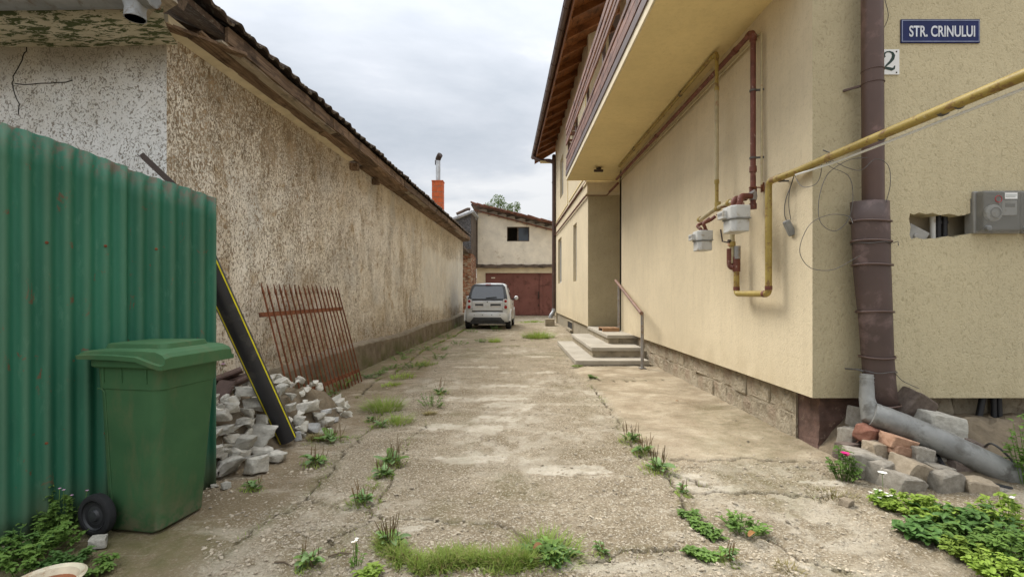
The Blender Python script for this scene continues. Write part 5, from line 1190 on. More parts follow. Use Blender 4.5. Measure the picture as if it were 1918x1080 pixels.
# ------------------------------------------------------------------ corner downpipe with sheet wrap
DP = thing('front_downpipe', 'tall brown downpipe on the front wall wrapped in brown sheet near its foot', 'downpipe', (2.6, 3.45, .4))
yd = 3.47
m = MB(); m.tube([W(1633,-260,yd), W(1634,0,yd), W(1636,390,yd)], .068, 24); m.build('pipe', M['brown_metal'], DP, True)
m = MB()
for py in (133, 157): p = W(1635,py,yd); m.lathe([(.068,-.004),(.0725,-.002),(.0725,.002),(.068,.004)], p, seg=24)
p = W(1635,155,yd); m.bar(p, p+Vector((-.13,.12,-.01)), .016, .014); m.build('bracket', M['brown_metal'], DP, True)
def sheath(stations, name, mat, par):
    m = MB(); q = []; seg = 20
    for (px, py, w_, dep) in stations:
        c0 = W(px, py, yd-.01)
        for k in range(seg):
            a_ = 2*math.pi*k/seg; q.append(c0+Vector((math.cos(a_)*w_*yd/FPX/2, math.sin(a_)*dep, 0))*(1+.015*math.sin(a_*3+py*.1)))
    m.add(q, [(i*seg+k, i*seg+(k+1)%seg, (i+1)*seg+(k+1)%seg, (i+1)*seg+k) for i in range(len(stations)-1) for k in range(seg)]); o = m.build(name, mat, par, True); s_ = o.modifiers.new('s','SOLIDIFY'); s_.thickness = .003; s_.offset = -1; return o
sh = sheath([(1630,378,68,.085),(1631,420,67,.085),(1634,500,66,.082),(1638,560,62,.08),(1640,600,58,.08),(1643,660,56,.078),(1648,720,56,.075),(1654,766,57,.075)], 'sheet_wrap', M['brown_sheet'], DP)
for py, px, w_ in ((415,1631,69),(452,1632,69),(496,1634,68),(583,1639,62),(668,1643,58),(757,1652,60)):
    m = MB(); c0 = W(px, py, yd-.01); q = []
    for dz in (-.007, .007):
        for k in range(24): a_ = 2*math.pi*k/24; q.append(c0+Vector((math.cos(a_)*(w_/2+1)*yd/FPX, math.sin(a_)*.092, dz+.004*math.sin(a_*2+py))))
    m.add(q, [(k,(k+1)%24,(k+1)%24+24,k+24) for k in range(24)]); o = m.build('band', M['brown_metal'], sh, True); s_ = o.modifiers.new('s','SOLIDIFY'); s_.thickness = .004; s_.offset = 1
for py, px in ((456,1632),(694,1645)):
    m = MB(); c0 = W(px, py, yd-.01); m.tube([c0+Vector((math.cos(2*math.pi*k/20)*.133*(1 if py < 500 else .88), math.sin(2*math.pi*k/20)*.095, .006*math.sin(k*1.3))) for k in range(21)], .0028, 6)
    m.tube([c0+Vector((-.12,-.02,0)), c0+Vector((-.15,.0,.01)), c0+Vector((-.165,.1,.0))], .006, 6) if py > 500 else m.tube([c0+Vector((.12,-.05,0)), c0+Vector((.145,-.06,.01)), c0+Vector((.14,-.07,-.02))], .003, 6)
    m.build('wire_tie', M['wire'], sh, True)
# grey drain pipe on the stones
DG = thing('grey_drain_pipe', 'fat grey weathered drain pipe running down over the stones at the corner', 'drain pipe', (2.6, 3.2, 0))
m = MB(); cp = smooth_path([W(1634,775,3.36), W(1680,792,3.30), W(1760,826,3.22), W(1850,868,3.15), W(1930,905,3.10), W(2080,965,3.05)], 6)
m.tube(cp, [.082+.0015*math.sin(i*2.1) for i in range(len(cp))], 24); m.build('pipe', M['cement_pipe'], DG, True)
m = MB(); m.tube([W(1624,700,3.42), W(1624,745,3.41), W(1630,775,3.38), W(1650,782,3.35)], [.04,.048,.07,.083], 20); o = m.build('elbow', M['cement_pipe'], DG, True)
m = MB()
for py in (706, 714, 722): m.lathe([(.040,-.004),(.046,0),(.040,.004)], W(1624,py,3.42), seg=16)
m.build('ribbed_collar', M['cement_pipe'], DG, True)
# conduits at plinth
for k, (xa, xb_, w_) in enumerate(((1842,1822,.022),(1861,1864,.018),(1871,1876,.018))):
    m = MB(); m.tube([W(xa,738,3.70), W((xa+xb_)/2,790,3.69), W(xb_,856,3.66)], w_, 12); o = m.build('black_conduit', M['black'], None, True)
    tag(o, ['slanting black conduit under the render edge at the right corner', 'left one of two upright black conduits under the render edge', 'right one of two upright black conduits under the render edge'][k], 'conduit', 'black conduits under the front wall')
m = MB(); m.tube(smooth_path([W(1755,852,3.25), W(1775,880,3.08), W(1800,893,3.03), W(1850,905,3.0), W(1895,915,2.98)], 6), .014, 10); tag(m.build('black_hose', M['black'], None, True), 'black hose lying on the stones under the grey drain pipe', 'hose')
m = MB(); m.tube(smooth_path([W(1845,836,3.3), W(1856,830,3.2), W(1872,838,3.15), W(1890,855,3.12), W(1900,866,3.1)], 6), .007, 8); tag(m.build('bent_cable', M['wire'], None, True), 'bent dark cable above the grey drain pipe', 'cable')
# ------------------------------------------------------------------ sign and number
ys_ = my
SG = thing('street_sign', 'dark blue enamel street name sign reading STR. CRINULUI', 'street sign', (hx(1760), ys_, hz_(60)))
def P3(px, py, dy=0): return Vector((hx(px), my-dy, hz_(py)))
m = MB(); m.box((hx(1686), my-.010, hz_(82)), (hx(1834), my-.001, hz_(37.5))); m.build('plate', M['blue'], SG, bevel=.004)
m = MB(); a, b, c_, d = hx(1686), hx(1834), hz_(82), hz_(37.5)
for (u0,u1,v0,v1) in ((a+.006,b-.006,d-.014,d-.008),(a+.006,b-.006,c_+.008,c_+.014),(a+.006,a+.012,c_+.014,d-.014),(b-.012,b-.006,c_+.014,d-.014)): m.box((u0,my-.0118,v0),(u1,my-.0102,v1))
m.build('border', simple('sign_border', (.22,.25,.36), .5, bump=0), SG)
def text_mesh(name, body, height, width, center, y, mat, par, offset=.02, extrude=.0012):
    cu = bpy.data.curves.new('lettering', 'FONT'); cu.body = body; cu.size = 1; cu.offset = offset; cu.extrude = 0; cu.align_x = 'LEFT'
    o = bpy.data.objects.new('lettering', cu); C.objects.link(o); dg = bpy.context.evaluated_depsgraph_get(); dg.update()
    me = bpy.data.meshes.new_from_object(o.evaluated_get(dg)); bpy.data.objects.remove(o); bpy.data.curves.remove(cu)
    co = np.array([v.co[:] for v in me.vertices]); mn, mxx = co.min(0), co.max(0)
    for v in me.vertices:
        u = (v.co.x-mn[0])/(mxx[0]-mn[0])-.5; w_ = (v.co.y-mn[1])/(mxx[1]-mn[1])-.5; v.co = Vector((center[0]+u*width, y, center[1]+w_*height))
    me.name = name; me.materials.clear(); me.materials.append(mat); me.transform(wm(par).inverted()); return link(name, me, par)
text_mesh('lettering', 'STR. CRINULUI', (hz_(50)-hz_(71)), hx(1824)-hx(1701), ((hx(1701)+hx(1824))/2, (hz_(50)+hz_(71))/2), my-.0125, M['sign_white'], SG, .022)
NP = thing('house_number_plate', 'white enamel number plate with a dark 2 beside the downpipe', 'number plate', (hx(1664), my, hz_(117)))
m = MB(); m.box((hx(1640), my-.008, hz_(141)), (hx(1684), my-.001, hz_(93.5))); m.build('plate', M['white'], NP, bevel=.004)
def stroke(path, widths, y, name, mat, par):
    P = [Vector((hx(a), 0, hz_(b))) for a, b in path]; m = MB(); q = []
    for i, p in enumerate(P):
        t_ = (P[min(i+1,len(P)-1)]-P[max(i-1,0)]).normalized(); n_ = Vector((-t_.z,0,t_.x)); w_ = widths[i]*my/FPX/2; q += [Vector((p.x+n_.x*w_, y, p.z+n_.z*w_)), Vector((p.x-n_.x*w_, y, p.z-n_.z*w_))]
    return m.add(q, [(2*i,2*i+1,2*i+3,2*i+2) for i in range(len(P)-1)]).build(name, mat, par)
pth = [(1656.0,109),(1654.2,107),(1654.0,104.5),(1656,101),(1660,98.6),(1665,98.2),(1670,100.3),(1672.4,105),(1671,111),(1666,117.5),(1659,124),(1653.5,130.5)]
wd = [5,6,5,3,2.2,2.6,4.5,6.2,6,4.6,3.2,2.2]
stroke(pth, wd, my-.0095, 'digit', M['digit'], NP)
stroke([(1652.5,131),(1657,128.6),(1663,129.6),(1669,131.0),(1673,129.6),(1674.8,124.5)], [2.5,4.4,5.4,5.6,4.2,2], my-.0098, 'digit', M['digit'], NP)
m = MB()
for p in ((1678,98),(1678,137)): m.lathe([(0,0),(.006,0),(.004,.003),(0,.003)], P3(p[0],p[1],.009), (0,-1,0), 10)
m.build('screws', M['soot'], NP)['kind'] = 'stuff'
# ------------------------------------------------------------------ electricity meters and niche contents
for i, (a, b) in enumerate(((1820,1906),(1909,1990))):
    T = thing('electricity_meter', ['grey electricity meter in clear box at the right end of the wall niche','electricity meter cut off by the right edge of the picture'][i], 'electricity meter', (hx((a+b)/2), my, hz_(438)))
    x0, x1, z0, z1 = hx(a), hx(b), hz_(438), hz_(359)
    m = MB(); m.box((x0,my-.02,z0),(x1,my+.06,z1)); m.build('back_box', M['grey_box'], T, bevel=.008)
    m = MB(); m.box((x0+.008,my-.085,z0+.01),(x1-.008,my-.021,z1-.006)); cv = m.build('clear_cover', M['clear'], T, bevel=.012)
    m = MB(); m.lathe([(0,0),(.062,0),(.062,.02),(.052,.026),(.03,.026),(.0,.03)], (x0+.13,my-.021,z0+.15), (0,-1,0), 28); m.build('dial', M['meter'], T, True)
    m = MB(); m.tube([(x0+.13+.036*math.cos(R(a_)),my-.053,z0+.15+.036*math.sin(R(a_))) for a_ in range(0,361,15)], .003, 6); m.build('dial_ring', M['meter_dark'], T)
    m = MB(); m.box((x0+.18,my-.05,z0+.13),(x0+.29,my-.021,z0+.24)); mt = m.build('register', M['meter'], T, bevel=.004)
    m = MB(); m.box((x0+.20,my-.052,z0+.19),(x0+.27,my-.0505,z0+.215)); m.build('register_window', M['meter_dark'], mt)
    m = MB(); m.box((x0+.16,my-.088,z1-.07),(x0+.25,my-.086,z1-.025)); m.build('paper_label', M['white'], T)
    m = MB(); m.box((x0+.165,my-.0885,z1-.045),(x0+.245,my-.0882,z1-.042)); m.box((x0+.165,my-.0885,z1-.055),(x0+.235,my-.0882,z1-.052)); m.build('print', M['digit'], T)
    m = MB(); m.tube([(x0+.115+.024*math.cos(R(a_)),my-.0865,z1-.07+.024*math.sin(R(a_))) for a_ in range(0,361,15)], .0022, 6); m.build('red_ring', M['red_plastic'], T)
    m = MB()
    for (u, v) in ((x0+.03,z0+.03),(x1-.03,z0+.03)): m.lathe([(0,0),(.022,0),(.02,.02),(.01,.024),(0,.024)], (u,my-.086,v), (0,-1,0), 14)
    m.build('screw_boss', M['meter_dark'], T, True)
m = MB(); m.tube([P3(1765,452,-.08), P3(1765,392,-.08)], .018, 12); tag(m.build('grey_conduit', M['meter'], None, True), 'pale grey conduit standing in the wall niche', 'conduit')
for k, px in enumerate((1778, 1790)):
    m = MB(); m.tube([P3(px,455,-.09), P3(px,390,-.09)], .018, 12); m.lathe([(.019,0),(.023,0),(.023,.02),(.019,.02)], P3(px,416,-.09), seg=12); tag(m.build('niche_conduit', M['black'], None, True), ['black conduit next to the pale one in the niche','black conduit nearer the meter in the niche'][k], 'conduit', 'black conduits in the wall niche')
m = MB(); m.prism([(1707,450),(1740,450),(1750,436),(1712,416)], lambda u, v: P3(u,v,-.12), lambda u, v: P3(u,v,-.03)); m.lathe([(0,0),(.02,0),(.02,.01),(0,.01)], P3(1722,441,-.028), (0,-1,0), 12)
tag(m.build('broken_junction_box', M['grey_box'], None, bevel=.006), 'grey junction box lying in the left of the wall niche', 'junction box')
# ------------------------------------------------------------------ loose wires at the corner
def wire(pts, label, r=.0024, cat='wire', name='loose_wire', mat='wire', n=8):
    m = MB(); m.tube(smooth_path([W(a, b, Y) for a, b, Y in pts], n), r, 6); return tag(m.build(name, M[mat], None, True), label, cat)
def loop(cx_, cy_, rx, ry, Y, a0=0, a1=360, n=14, tilt=0): return [(cx_+rx*math.cos(R(a0+(a1-a0)*k/n)+tilt), cy_+ry*math.sin(R(a0+(a1-a0)*k/n)), Y+.03*math.sin(k)) for k in range(n+1)]
wire([(1548,290,3.45)]+[(1552,310,3.43),(1590,330,3.42),(1598,370,3.42),(1590,410,3.43),(1567,432,3.44),(1545,425,3.44),(1534,405,3.44),(1536,365,3.45),(1552,325,3.44),(1590,300,3.40),(1625,295,3.38)], 'tall narrow loop of grey wire hanging from the yellow pipe at the corner')
wire([(1598,418,3.36),(1590,405,3.40),(1555,402,3.43),(1520,418,3.44),(1502,450,3.44),(1500,478,3.45),(1520,502,3.45),(1560,505,3.43),(1600,485,3.38),(1612,478,3.33)], 'round lower loop of grey wire tied to the brown downpipe')
wire([(1550,288,3.42),(1546,300,3.40),(1556,303,3.40),(1556,288,3.40),(1549,284,3.42),(1542,281,3.42)], 'small knot of wire tied round the yellow pipe', .004)
wire([(1540,292,3.5),(1538,325,3.5),(1528,345,3.52),(1505,350,3.6),(1492,335,3.7),(1490,318,3.75)], 'short sagging grey wire left of the house corner')
wire([(1558,300,3.40),(1590,315,3.38),(1615,318,3.36),(1640,298,3.33),(1664,310,3.33),(1668,345,3.34),(1660,380,3.36)], 'grey wire looping across the brown downpipe')
wire([(1658,0,3.5),(1664,25,3.5),(1662,40,3.52),(1652,60,3.54)], 'short dark wire beside the top of the downpipe')
wire([(1676,697,3.4),(1690,712,3.45),(1710,722,3.48),(1722,727,3.5)], 'thin wire end curling off the foot of the downpipe')
HG = thing('hanging_cable_end', 'flat grey connector hanging on wires from the yellow pipe', 'cable connector', tuple(W(1478, 420, 3.85)))
m = MB(); m.tube(smooth_path([W(1490,322,3.78),W(1483,345,3.82),(W(1472,375,3.84)),W(1470,400,3.85),W(1474,414,3.85)],6), .0035, 6); m.tube(smooth_path([W(1490,322,3.78),W(1480,355,3.82),W(1478,385,3.84),W(1482,412,3.85)],6), .003, 6); m.build('wires', M['wire'], HG, True)
m = MB(); p = W(1479,427,3.84); m.obox(p, (.05,.05,.13), (0,R(-25),0)); m.build('connector', M['meter_dark'], HG, bevel=.012)
# ------------------------------------------------------------------ rubble and stones
def chunk_mesh(seed, flat=.55, mat=None, sub=2, blocky=0):
    rr = random.Random(seed); bm = bmesh.new()
    if blocky:
        for sx in (-1,1):
            for sy in (-1,1):
                for sz in (-1,1): bm.verts.new((sx*.5*rr.uniform(.75,1.05), sy*.5*rr.uniform(.75,1.05), sz*.5*rr.uniform(.75,1.05)))
        for k in range(3): bm.verts.new((rr.uniform(-.5,.5), rr.uniform(-.5,.5), rr.choice((-.55,.55))))
    else:
        for k in range(13):
            a = rr.uniform(0, 6.28); r_ = rr.uniform(.34,.52); z_ = rr.choice((-.5, .5))*rr.uniform(.75,1); bm.verts.new((math.cos(a)*r_, math.sin(a)*r_*rr.uniform(.7,1), z_*(1-.25*abs(math.cos(a*1.3)))))
    bmesh.ops.convex_hull(bm, input=bm.verts)
    bmesh.ops.delete(bm, geom=[v for v in bm.verts if not v.link_faces], context='VERTS')
    bmesh.ops.bevel(bm, geom=bm.edges[:], offset=.035, segments=1, affect='EDGES')
    bmesh.ops.remove_doubles(bm, verts=bm.verts, dist=.045)
    bmesh.ops.triangulate(bm, faces=bm.faces)
    for _ in range(sub): bmesh.ops.subdivide_edges(bm, edges=[e for e in bm.edges if e.calc_length() > .16], cuts=1); bmesh.ops.triangulate(bm, faces=bm.faces)
    o_ = Vector((seed*7.7, seed*3.3, 0))
    for v in bm.verts: v.co += mnoise.noise_vector(v.co*3.3+o_)*.05 + mnoise.noise_vector(v.co*10+o_)*(.03 if blocky else .022)
    me = bpy.data.meshes.new('chunk'); bm.to_mesh(me); bm.free()
    if mat: me.materials.append(mat)
    me.polygons.foreach_set('use_smooth', [True]*len(me.polygons)); me.set_sharp_from_angle(angle=R(28)); return me
chs = [chunk_mesh(i, mat=M['rubble']) for i in range(9)]
chp = [chunk_mesh(40+i, mat=M['rubble_pale']) for i in range(3)]
def pile_h(x, y): return max(0.0, min(.46, .42*(y-3.02)-2.3*(x+1.90), 1.2*(y-2.95)))*sstep(5.1, 4.5, np.array([y]))[0]
m = MB(); gxs = np.arange(-2.55, -1.45, .05); gys = np.arange(2.95, 5.1, .05); q = []
for y_ in gys:
    for x_ in gxs: q.append((x_, y_, max(-.03, pile_h(x_, y_)*.8-.06)+random.uniform(-.02,.02)))
n_ = len(gxs); m.add(q, [(i*n_+k, i*n_+k+1, (i+1)*n_+k+1, (i+1)*n_+k) for i in range(len(gys)-1) for k in range(n_-1)])
tag(m.build('rubble_fines', M['soil']), 'grit and dirt filling the concrete rubble heap', 'rubble', kind='stuff')
def hit_pile(px, py):
    y_ = 2.9
    while y_ < 6.0:
        p = W(px, py, y_)
        if p.z <= pile_h(p.x, p.y)+.01: return p
        y_ += .01
    return G(px, py)
RB = [(95,970,160,118,.0,'largest broken concrete lump at the front foot of the rubble heap'),
 (240,950,112,118,0,'thick upright concrete lump at the right front foot of the heap'),
 (165,892,105,76,0,'rounded concrete lump just above the two largest front lumps'),
 (255,795,165,128,0,'broad flat pale slab piece in the middle of the heap left of the black pipe'),
 (150,825,150,92,0,'flat topped slab piece left of the middle slab in the rubble heap'),
 (250,870,140,60,0,'long ledge like slab piece lying under the middle slab'),
 (330,905,105,62,0,'low slab piece touching the ground nearest the black pipe'),
 (50,868,70,82,0,'concrete lump next to the wheelie bin edge at half height of the heap'),
 (92,878,70,46,0,'small lump squeezed between the bin side lump and the flat topped slab'),
 (130,662,84,66,0,'concrete lump right below the brown roof tiles'),
 (222,638,84,62,0,'grey lump near the top of the heap beside the black pipe'),
 (195,585,120,55,0,'uppermost flat lump behind the black pipe under the roof tiles'),
 (200,685,76,66,0,'medium lump at the heart of the upper heap'),
 (180,727,110,44,0,'thin flat lump above the middle slab'),
 (85,768,120,60,0,'flat lump above the flat topped slab at the left of the heap'),
 (72,695,100,70,0,'pale grey lump next to the bin near the top of the heap'),
 (272,715,64,66,0,'small upright lump touching the left side of the black pipe'),
 (150,762,62,34,0,'small flat lump wedged in the middle of the heap'),
 (360,580,74,88,0,'tall lump right behind the black pipe below the rusty railing'),
 (405,655,58,58,0,'lump at the right of the black pipe half way up'),
 (480,662,132,70,0,'largest lump right of the black pipe'),
 (446,720,64,56,0,'brownish lump right of the black pipe close to the ground'),
 (500,755,92,72,1,'whitish lump lying near the foot of the black pipe'),
 (532,703,76,44,0,'flat lump behind the whitish lump'),
 (580,680,50,32,1,'small whitish lump at the back right end of the rubble'),
 (562,728,92,58,0,'slab fragment at the right end of the rubble'),
 (620,720,42,32,1,'last small whitish lump at the far right end of the rubble'),
 (415,607,54,44,0,'small lump under the lower rail of the rusty railing'),
 (50,1028,36,22,0,'small lump under the left side of the largest front lump'),
 (103,1030,50,42,0,'small lump under the largest front lump towards the middle'),
 (470,790,34,26,0,'little lump just right of the foot of the black pipe'),
 (570,775,62,30,0,'low flat lump in front of the slab fragment at the right end'),
 (58,615,40,50,0,'lump behind the bin edge just under the leaning roof tile'),
 (75,655,44,40,0,'lump left of the one right below the brown tiles'),
 (300,760,50,40,0,'small lump between the middle slab and the black pipe'),
 (445,800,32,60,1,'narrow whitish lump leaning on the right side of the black pipe')]
def put(name, me, p, sx, sy, sz, rot, label, cat, group):
    return tag(link(name, me, None, p, rot, (sx, sy, sz)), label, cat, group)
for i, (zx, zy, w_, h_, pale, lab) in enumerate(RB):
    px, py = 380+zx/2.512, 500+zy/2.512; p = hit_pile(px, py+h_*.18/2.512); ww = w_/2.512*p.y/FPX; hh_ = h_/2.512*p.y/FPX
    p = p+Vector((0, ww*.25, hh_*.12)); 
    if p.z < hh_*.36: p.z = hh_*.36
    put('concrete_lump', (chp if pale else chs)[(i+4) % (3 if pale else 9)], p, ww*1.16, ww*random.uniform(.9,1.1), hh_*.86, (random.uniform(-.25,.1), random.uniform(-.2,.2), random.uniform(-.5,.5)+ (i%2)*3.14), lab, 'concrete lump', 'broken concrete lumps in the rubble heap')
fm = MB()
for i in range(90):
    for _ in range(30):
        x_, y_ = random.uniform(-2.4,-1.5), random.uniform(3.2,4.9)
        if pile_h(x_, y_) > .03: break
    s = random.uniform(.05,.13); me = chs[i % 9]; mm = Matrix.LocRotScale(Vector((x_, y_, pile_h(x_, y_)-.05)), Euler((random.uniform(-.5,.5), random.uniform(-.5,.5), random.uniform(0,6))), Vector((s*1.3, s*1.1, s*.75)))
    fm.add([mm @ v.co for v in me.vertices], [tuple(p.vertices) for p in me.polygons])
tag(fm.build('rubble_bits', M['rubble']), 'small broken concrete bits filling the gaps of the rubble heap', 'rubble', kind='stuff')
tmb = tile_mesh(.24, .36, .016, .024, mat=M['tile_brown'])
for i, (px_, py_, Y_, rot, lab) in enumerate(((414,742,3.62,(R(50),R(-12),R(-20)),'brown roof tile leaning steeply on the rubble next to the bin'),(438,722,3.80,(R(22),R(-16),R(-50)),'brown roof tile lying across the top of the rubble'),(422,706,3.92,(R(20),R(-8),R(-60)),'topmost brown roof tile behind the other two on the rubble'),(446,710,3.98,(R(14),R(-6),R(-80)),'farthest brown roof tile next to the black pipe'))):
    e_ = Euler(rot); p = W(px_, py_, Y_) - e_.to_matrix() @ Vector((0, .13, 0)); tag(link('roof_tile', tmb, None, p, rot, (.75,.72,.9)), lab, 'roof tile', 'brown roof tiles on the rubble')
blk = {k: [chunk_mesh(70+i+10*j, mat=M[k], blocky=1) for i in range(2)] for j, k in enumerate(('stone_tan','stone_grey','stone_brown','clay_red','clay_orange','rubble'))}
SR = [(1710,755,58,52,3.45,'stone_brown','dark brown block leaning behind the top of the grey drain pipe',(.3,.5,.3)),
 (1754,794,84,42,3.38,'rubble','rough whitish stone lying behind the grey drain pipe',(0,.2,.1)),
 (1607,784,32,38,3.5,'stone_grey','small grey stone left of the drain pipe elbow',(0,.5,.6)),
 (1594,818,38,36,3.4,'stone_grey','squarish greenish grey stone at the left edge of the stone heap',(0,.1,.3)),
 (1627,811,46,30,3.28,'clay_red','crumbled red brick under the drain pipe elbow',(.2,.1,.4)),
 (1680,826,56,24,3.16,'clay_orange','upper orange brick slab under the drain pipe',(.1,.25,.2)),
 (1682,841,50,18,3.14,'clay_orange','lower thin orange brick slab under the drain pipe',(0,.22,.25)),
 (1643,842,50,30,3.18,'stone_tan','tan block under the crumbled red brick',(0,.1,.2)),
 (1620,868,64,44,3.12,'stone_grey','grey stone at the lower left of the stone heap',(.1,.15,-.2)),
 (1650,885,60,48,3.06,'stone_grey','grey stone beside the brown block at the foot of the heap',(0,.1,.3)),
 (1705,880,70,46,3.0,'stone_tan','large tan brown block in the middle of the stone heap',(.1,.35,.3)),
 (1690,908,68,44,2.93,'stone_grey','grey wedge shaped stone in front of the tan brown block',(.1,.3,.2)),
 (1722,852,44,34,3.12,'stone_grey','stone wedged directly under the middle of the drain pipe',(0,.2,.1)),
 (1769,908,56,54,2.92,'stone_grey','upright grey block in front of the black hose',(0,.05,.1)),
 (1762,882,40,22,3.0,'stone_grey','flat grey piece on top of the upright grey block',(0,.1,.1)),
 (1830,921,58,50,2.90,'stone_tan','tan block with rough face right of the upright grey block',(0,.06,-.1)),
 (1872,928,36,32,2.92,'stone_grey','small block at the right end of the stone row',(0,.1,.2)),
 (1806,836,66,36,3.36,'stone_brown','brown grey stone behind the middle of the drain pipe',(.1,.25,.1)),
 (1848,870,60,38,3.3,'stone_tan','tan stone behind the right half of the drain pipe',(0,.1,.1)),
 (1660,800,40,40,3.50,'stone_grey','grey stone behind the drain pipe elbow',(0,.1,.1)),
 (1740,870,60,40,3.2,'stone_grey','grey stone hidden under the drain pipe above the hose',(0,.1,.1)),
 (1790,880,50,40,3.15,'stone_brown','dark stone under the drain pipe behind the upright block',(0,.1,.1)),
 (1585,842,40,34,3.3,'stone_brown','dark low stone next to the red brown pier',(0,.1,.5)),
 (1700,815,60,40,3.42,'stone_tan','tan stone behind the drain pipe over the orange bricks',(0,.1,.2))]
for i, (px, py, w_, h_, Y_, k, lab, rot) in enumerate(SR):
    p = W(px, py, Y_+.06); ww, hh_ = w_*Y_/FPX, h_*Y_/FPX
    put('loose_stone', blk[k][i % 2], p, ww*1.02, max(.12, ww*.75), hh_*1.0, rot, lab, 'stone', 'loose stones round the drain pipe')
m = MB(); q = []; gxs = np.arange(2.3, 4.2, .06); gys = np.arange(2.95, 3.82, .06)
for y_ in gys:
    for x_ in gxs: q.append((x_, y_, max(-.03, min(.26, .5*(y_-3.05))*float(sstep(2.3, 2.55, np.array([x_]))[0]))+random.uniform(-.015,.015)))
n_ = len(gxs); m.add(q, [(i*n_+k, i*n_+k+1, (i+1)*n_+k+1, (i+1)*n_+k) for i in range(len(gys)-1) for k in range(n_-1)]); tag(m.build('earth_bank', M['soil']), kind='structure')
for px, py, w_, lab in ((184,1022,26,'pale fist sized stone beside the wheelie bin wheel'),(168*1.0+1418,946,20,'small brown stone lying alone on the concrete before the stone heap')):
    p = G(px, py); s = w_*p.y/FPX; put('small_stone', blk['rubble' if px < 500 else 'stone_tan'][0], p+Vector((0,0,s*.3)), s*1.1, s, s*.7, (0,.1,.5), lab, 'stone', None)
# ------------------------------------------------------------------ enamel basin rim
p = G(95, 1082, .07)
EB = thing('enamel_basin', 'cream enamel basin with rusty red inside at the bottom left corner', 'basin', (p.x+.0, p.y-.015, 0))
m = MB(); m.lathe([(.07,0),(.085,.03),(.10,.062),(.118,.068),(.122,.074),(.114,.078),(.098,.07),(.084,.035),(.0,.02)], EB.location, seg=32); m.build('bowl', M['enamel'], EB, True)
m = MB(); m.lathe([(0,0),(.080,0),(.088,.012),(0,.013)], EB.location+Vector((0,0,.034)), seg=28); m.build('rusty_bottom', M['redbrown_in'], EB)

# ------------------------------------------------------------------ plants
def leaf_fan(m, base, dirv, L, w, droop, segs=4, up0=.6, fold=.25, shape='lance', twist=0):
    d = Vector((dirv[0], dirv[1], 0)).normalized(); s_ = Vector((-d.y, d.x, 0)); p = Vector(base); q = []; f = []; ang = up0
    for i in range(segs+1):
        t_ = i/segs
        ww = w*(math.sin(math.pi*min(1,(t_*.86+.14)))**.8 if shape == 'lance' else (math.sin(math.pi*(t_*.8+.16))**.6 if shape == 'broad' else (1-t_*.92)))
        q += [p+s_*ww*.5+Vector((0,0,ww*fold)), p, p-s_*ww*.5+Vector((0,0,ww*fold))]
        p = p + (d*math.cos(ang)+Vector((0,0,math.sin(ang))))*(L/segs); ang -= droop/segs
    for i in range(segs): a = i*3; f += [(a,a+1,a+4,a+3),(a+1,a+2,a+5,a+4)]
    return m.add(q, f)
def blade(m, base, L, w, az, lean, curve):
    p = Vector(base); d = Vector((math.cos(az), math.sin(az), 0)); s_ = Vector((-d.y, d.x, 0))*w/2; a = lean; q = []
    for i in range(4):
        t_ = i/3; q += [p+s_*(1-t_*.95), p-s_*(1-t_*.95)]; p = p+(d*math.sin(a)+Vector((0,0,math.cos(a))))*(L/3); a += curve/3
    return m.add(q, [(0,1,3,2),(2,3,5,4),(4,5,7,6)])
def grass_mb(r, h, n, w=.0032, spread=1.0, elong=1.0, rotz=0):
    m = MB(); c_, s_ = math.cos(rotz), math.sin(rotz)
    for k in range(n):
        a = random.uniform(0, 6.28); rr_ = r*random.random()**.6; x_, y_ = rr_*math.cos(a)*elong, rr_*math.sin(a); out = a+random.uniform(-.7,.7)
        blade(m, (x_*c_-y_*s_, x_*s_+y_*c_, -.005), h*random.uniform(.45,1.15), w*random.uniform(.7,1.4), out, random.uniform(.1,.5)+.5*rr_/r*spread, random.uniform(.3,1.3))
    return m
def leafy_mb(r, h, n, ls=.022, elong=1.0, rotz=0, stems=True, lobed=False):
    m = MB(); c_, s_ = math.cos(rotz), math.sin(rotz)
    ns_ = max(4, n//7)
    for k in range(ns_):
        a = random.uniform(0,6.28); rr_ = r*random.random()**.5; x_, y_ = rr_*math.cos(a)*elong, rr_*math.sin(a); tx, ty = x_*c_-y_*s_, x_*s_+y_*c_
        top = Vector((tx*1.15, ty*1.15, h*random.uniform(.5,1.05)*(1-.45*(rr_/r)**2))); root = Vector((tx*.55, ty*.55, 0)); mid = (root+top)/2+Vector((random.uniform(-.01,.01),random.uniform(-.01,.01),0))
        if stems: m.tube([root, mid, top], [.0022,.0018,.0012], 4, False)
        for j in range(7):
            t_ = random.uniform(.25,1.05); p = root.lerp(top, t_); az = random.uniform(0,6.28); L = ls*random.uniform(.7,1.35)
            if lobed:
                for da in (-.85, 0, .85): leaf_fan(m, p, (math.cos(az+da), math.sin(az+da)), L*(1 if da == 0 else .75), L*.5, random.uniform(.4,.9), 3, random.uniform(-.1,.5), .18, 'broad')
            else: leaf_fan(m, p, (math.cos(az), math.sin(az)), L, L*.58, random.uniform(.4,1.1), 3, random.uniform(.0,.6), .2, 'broad')
    return m
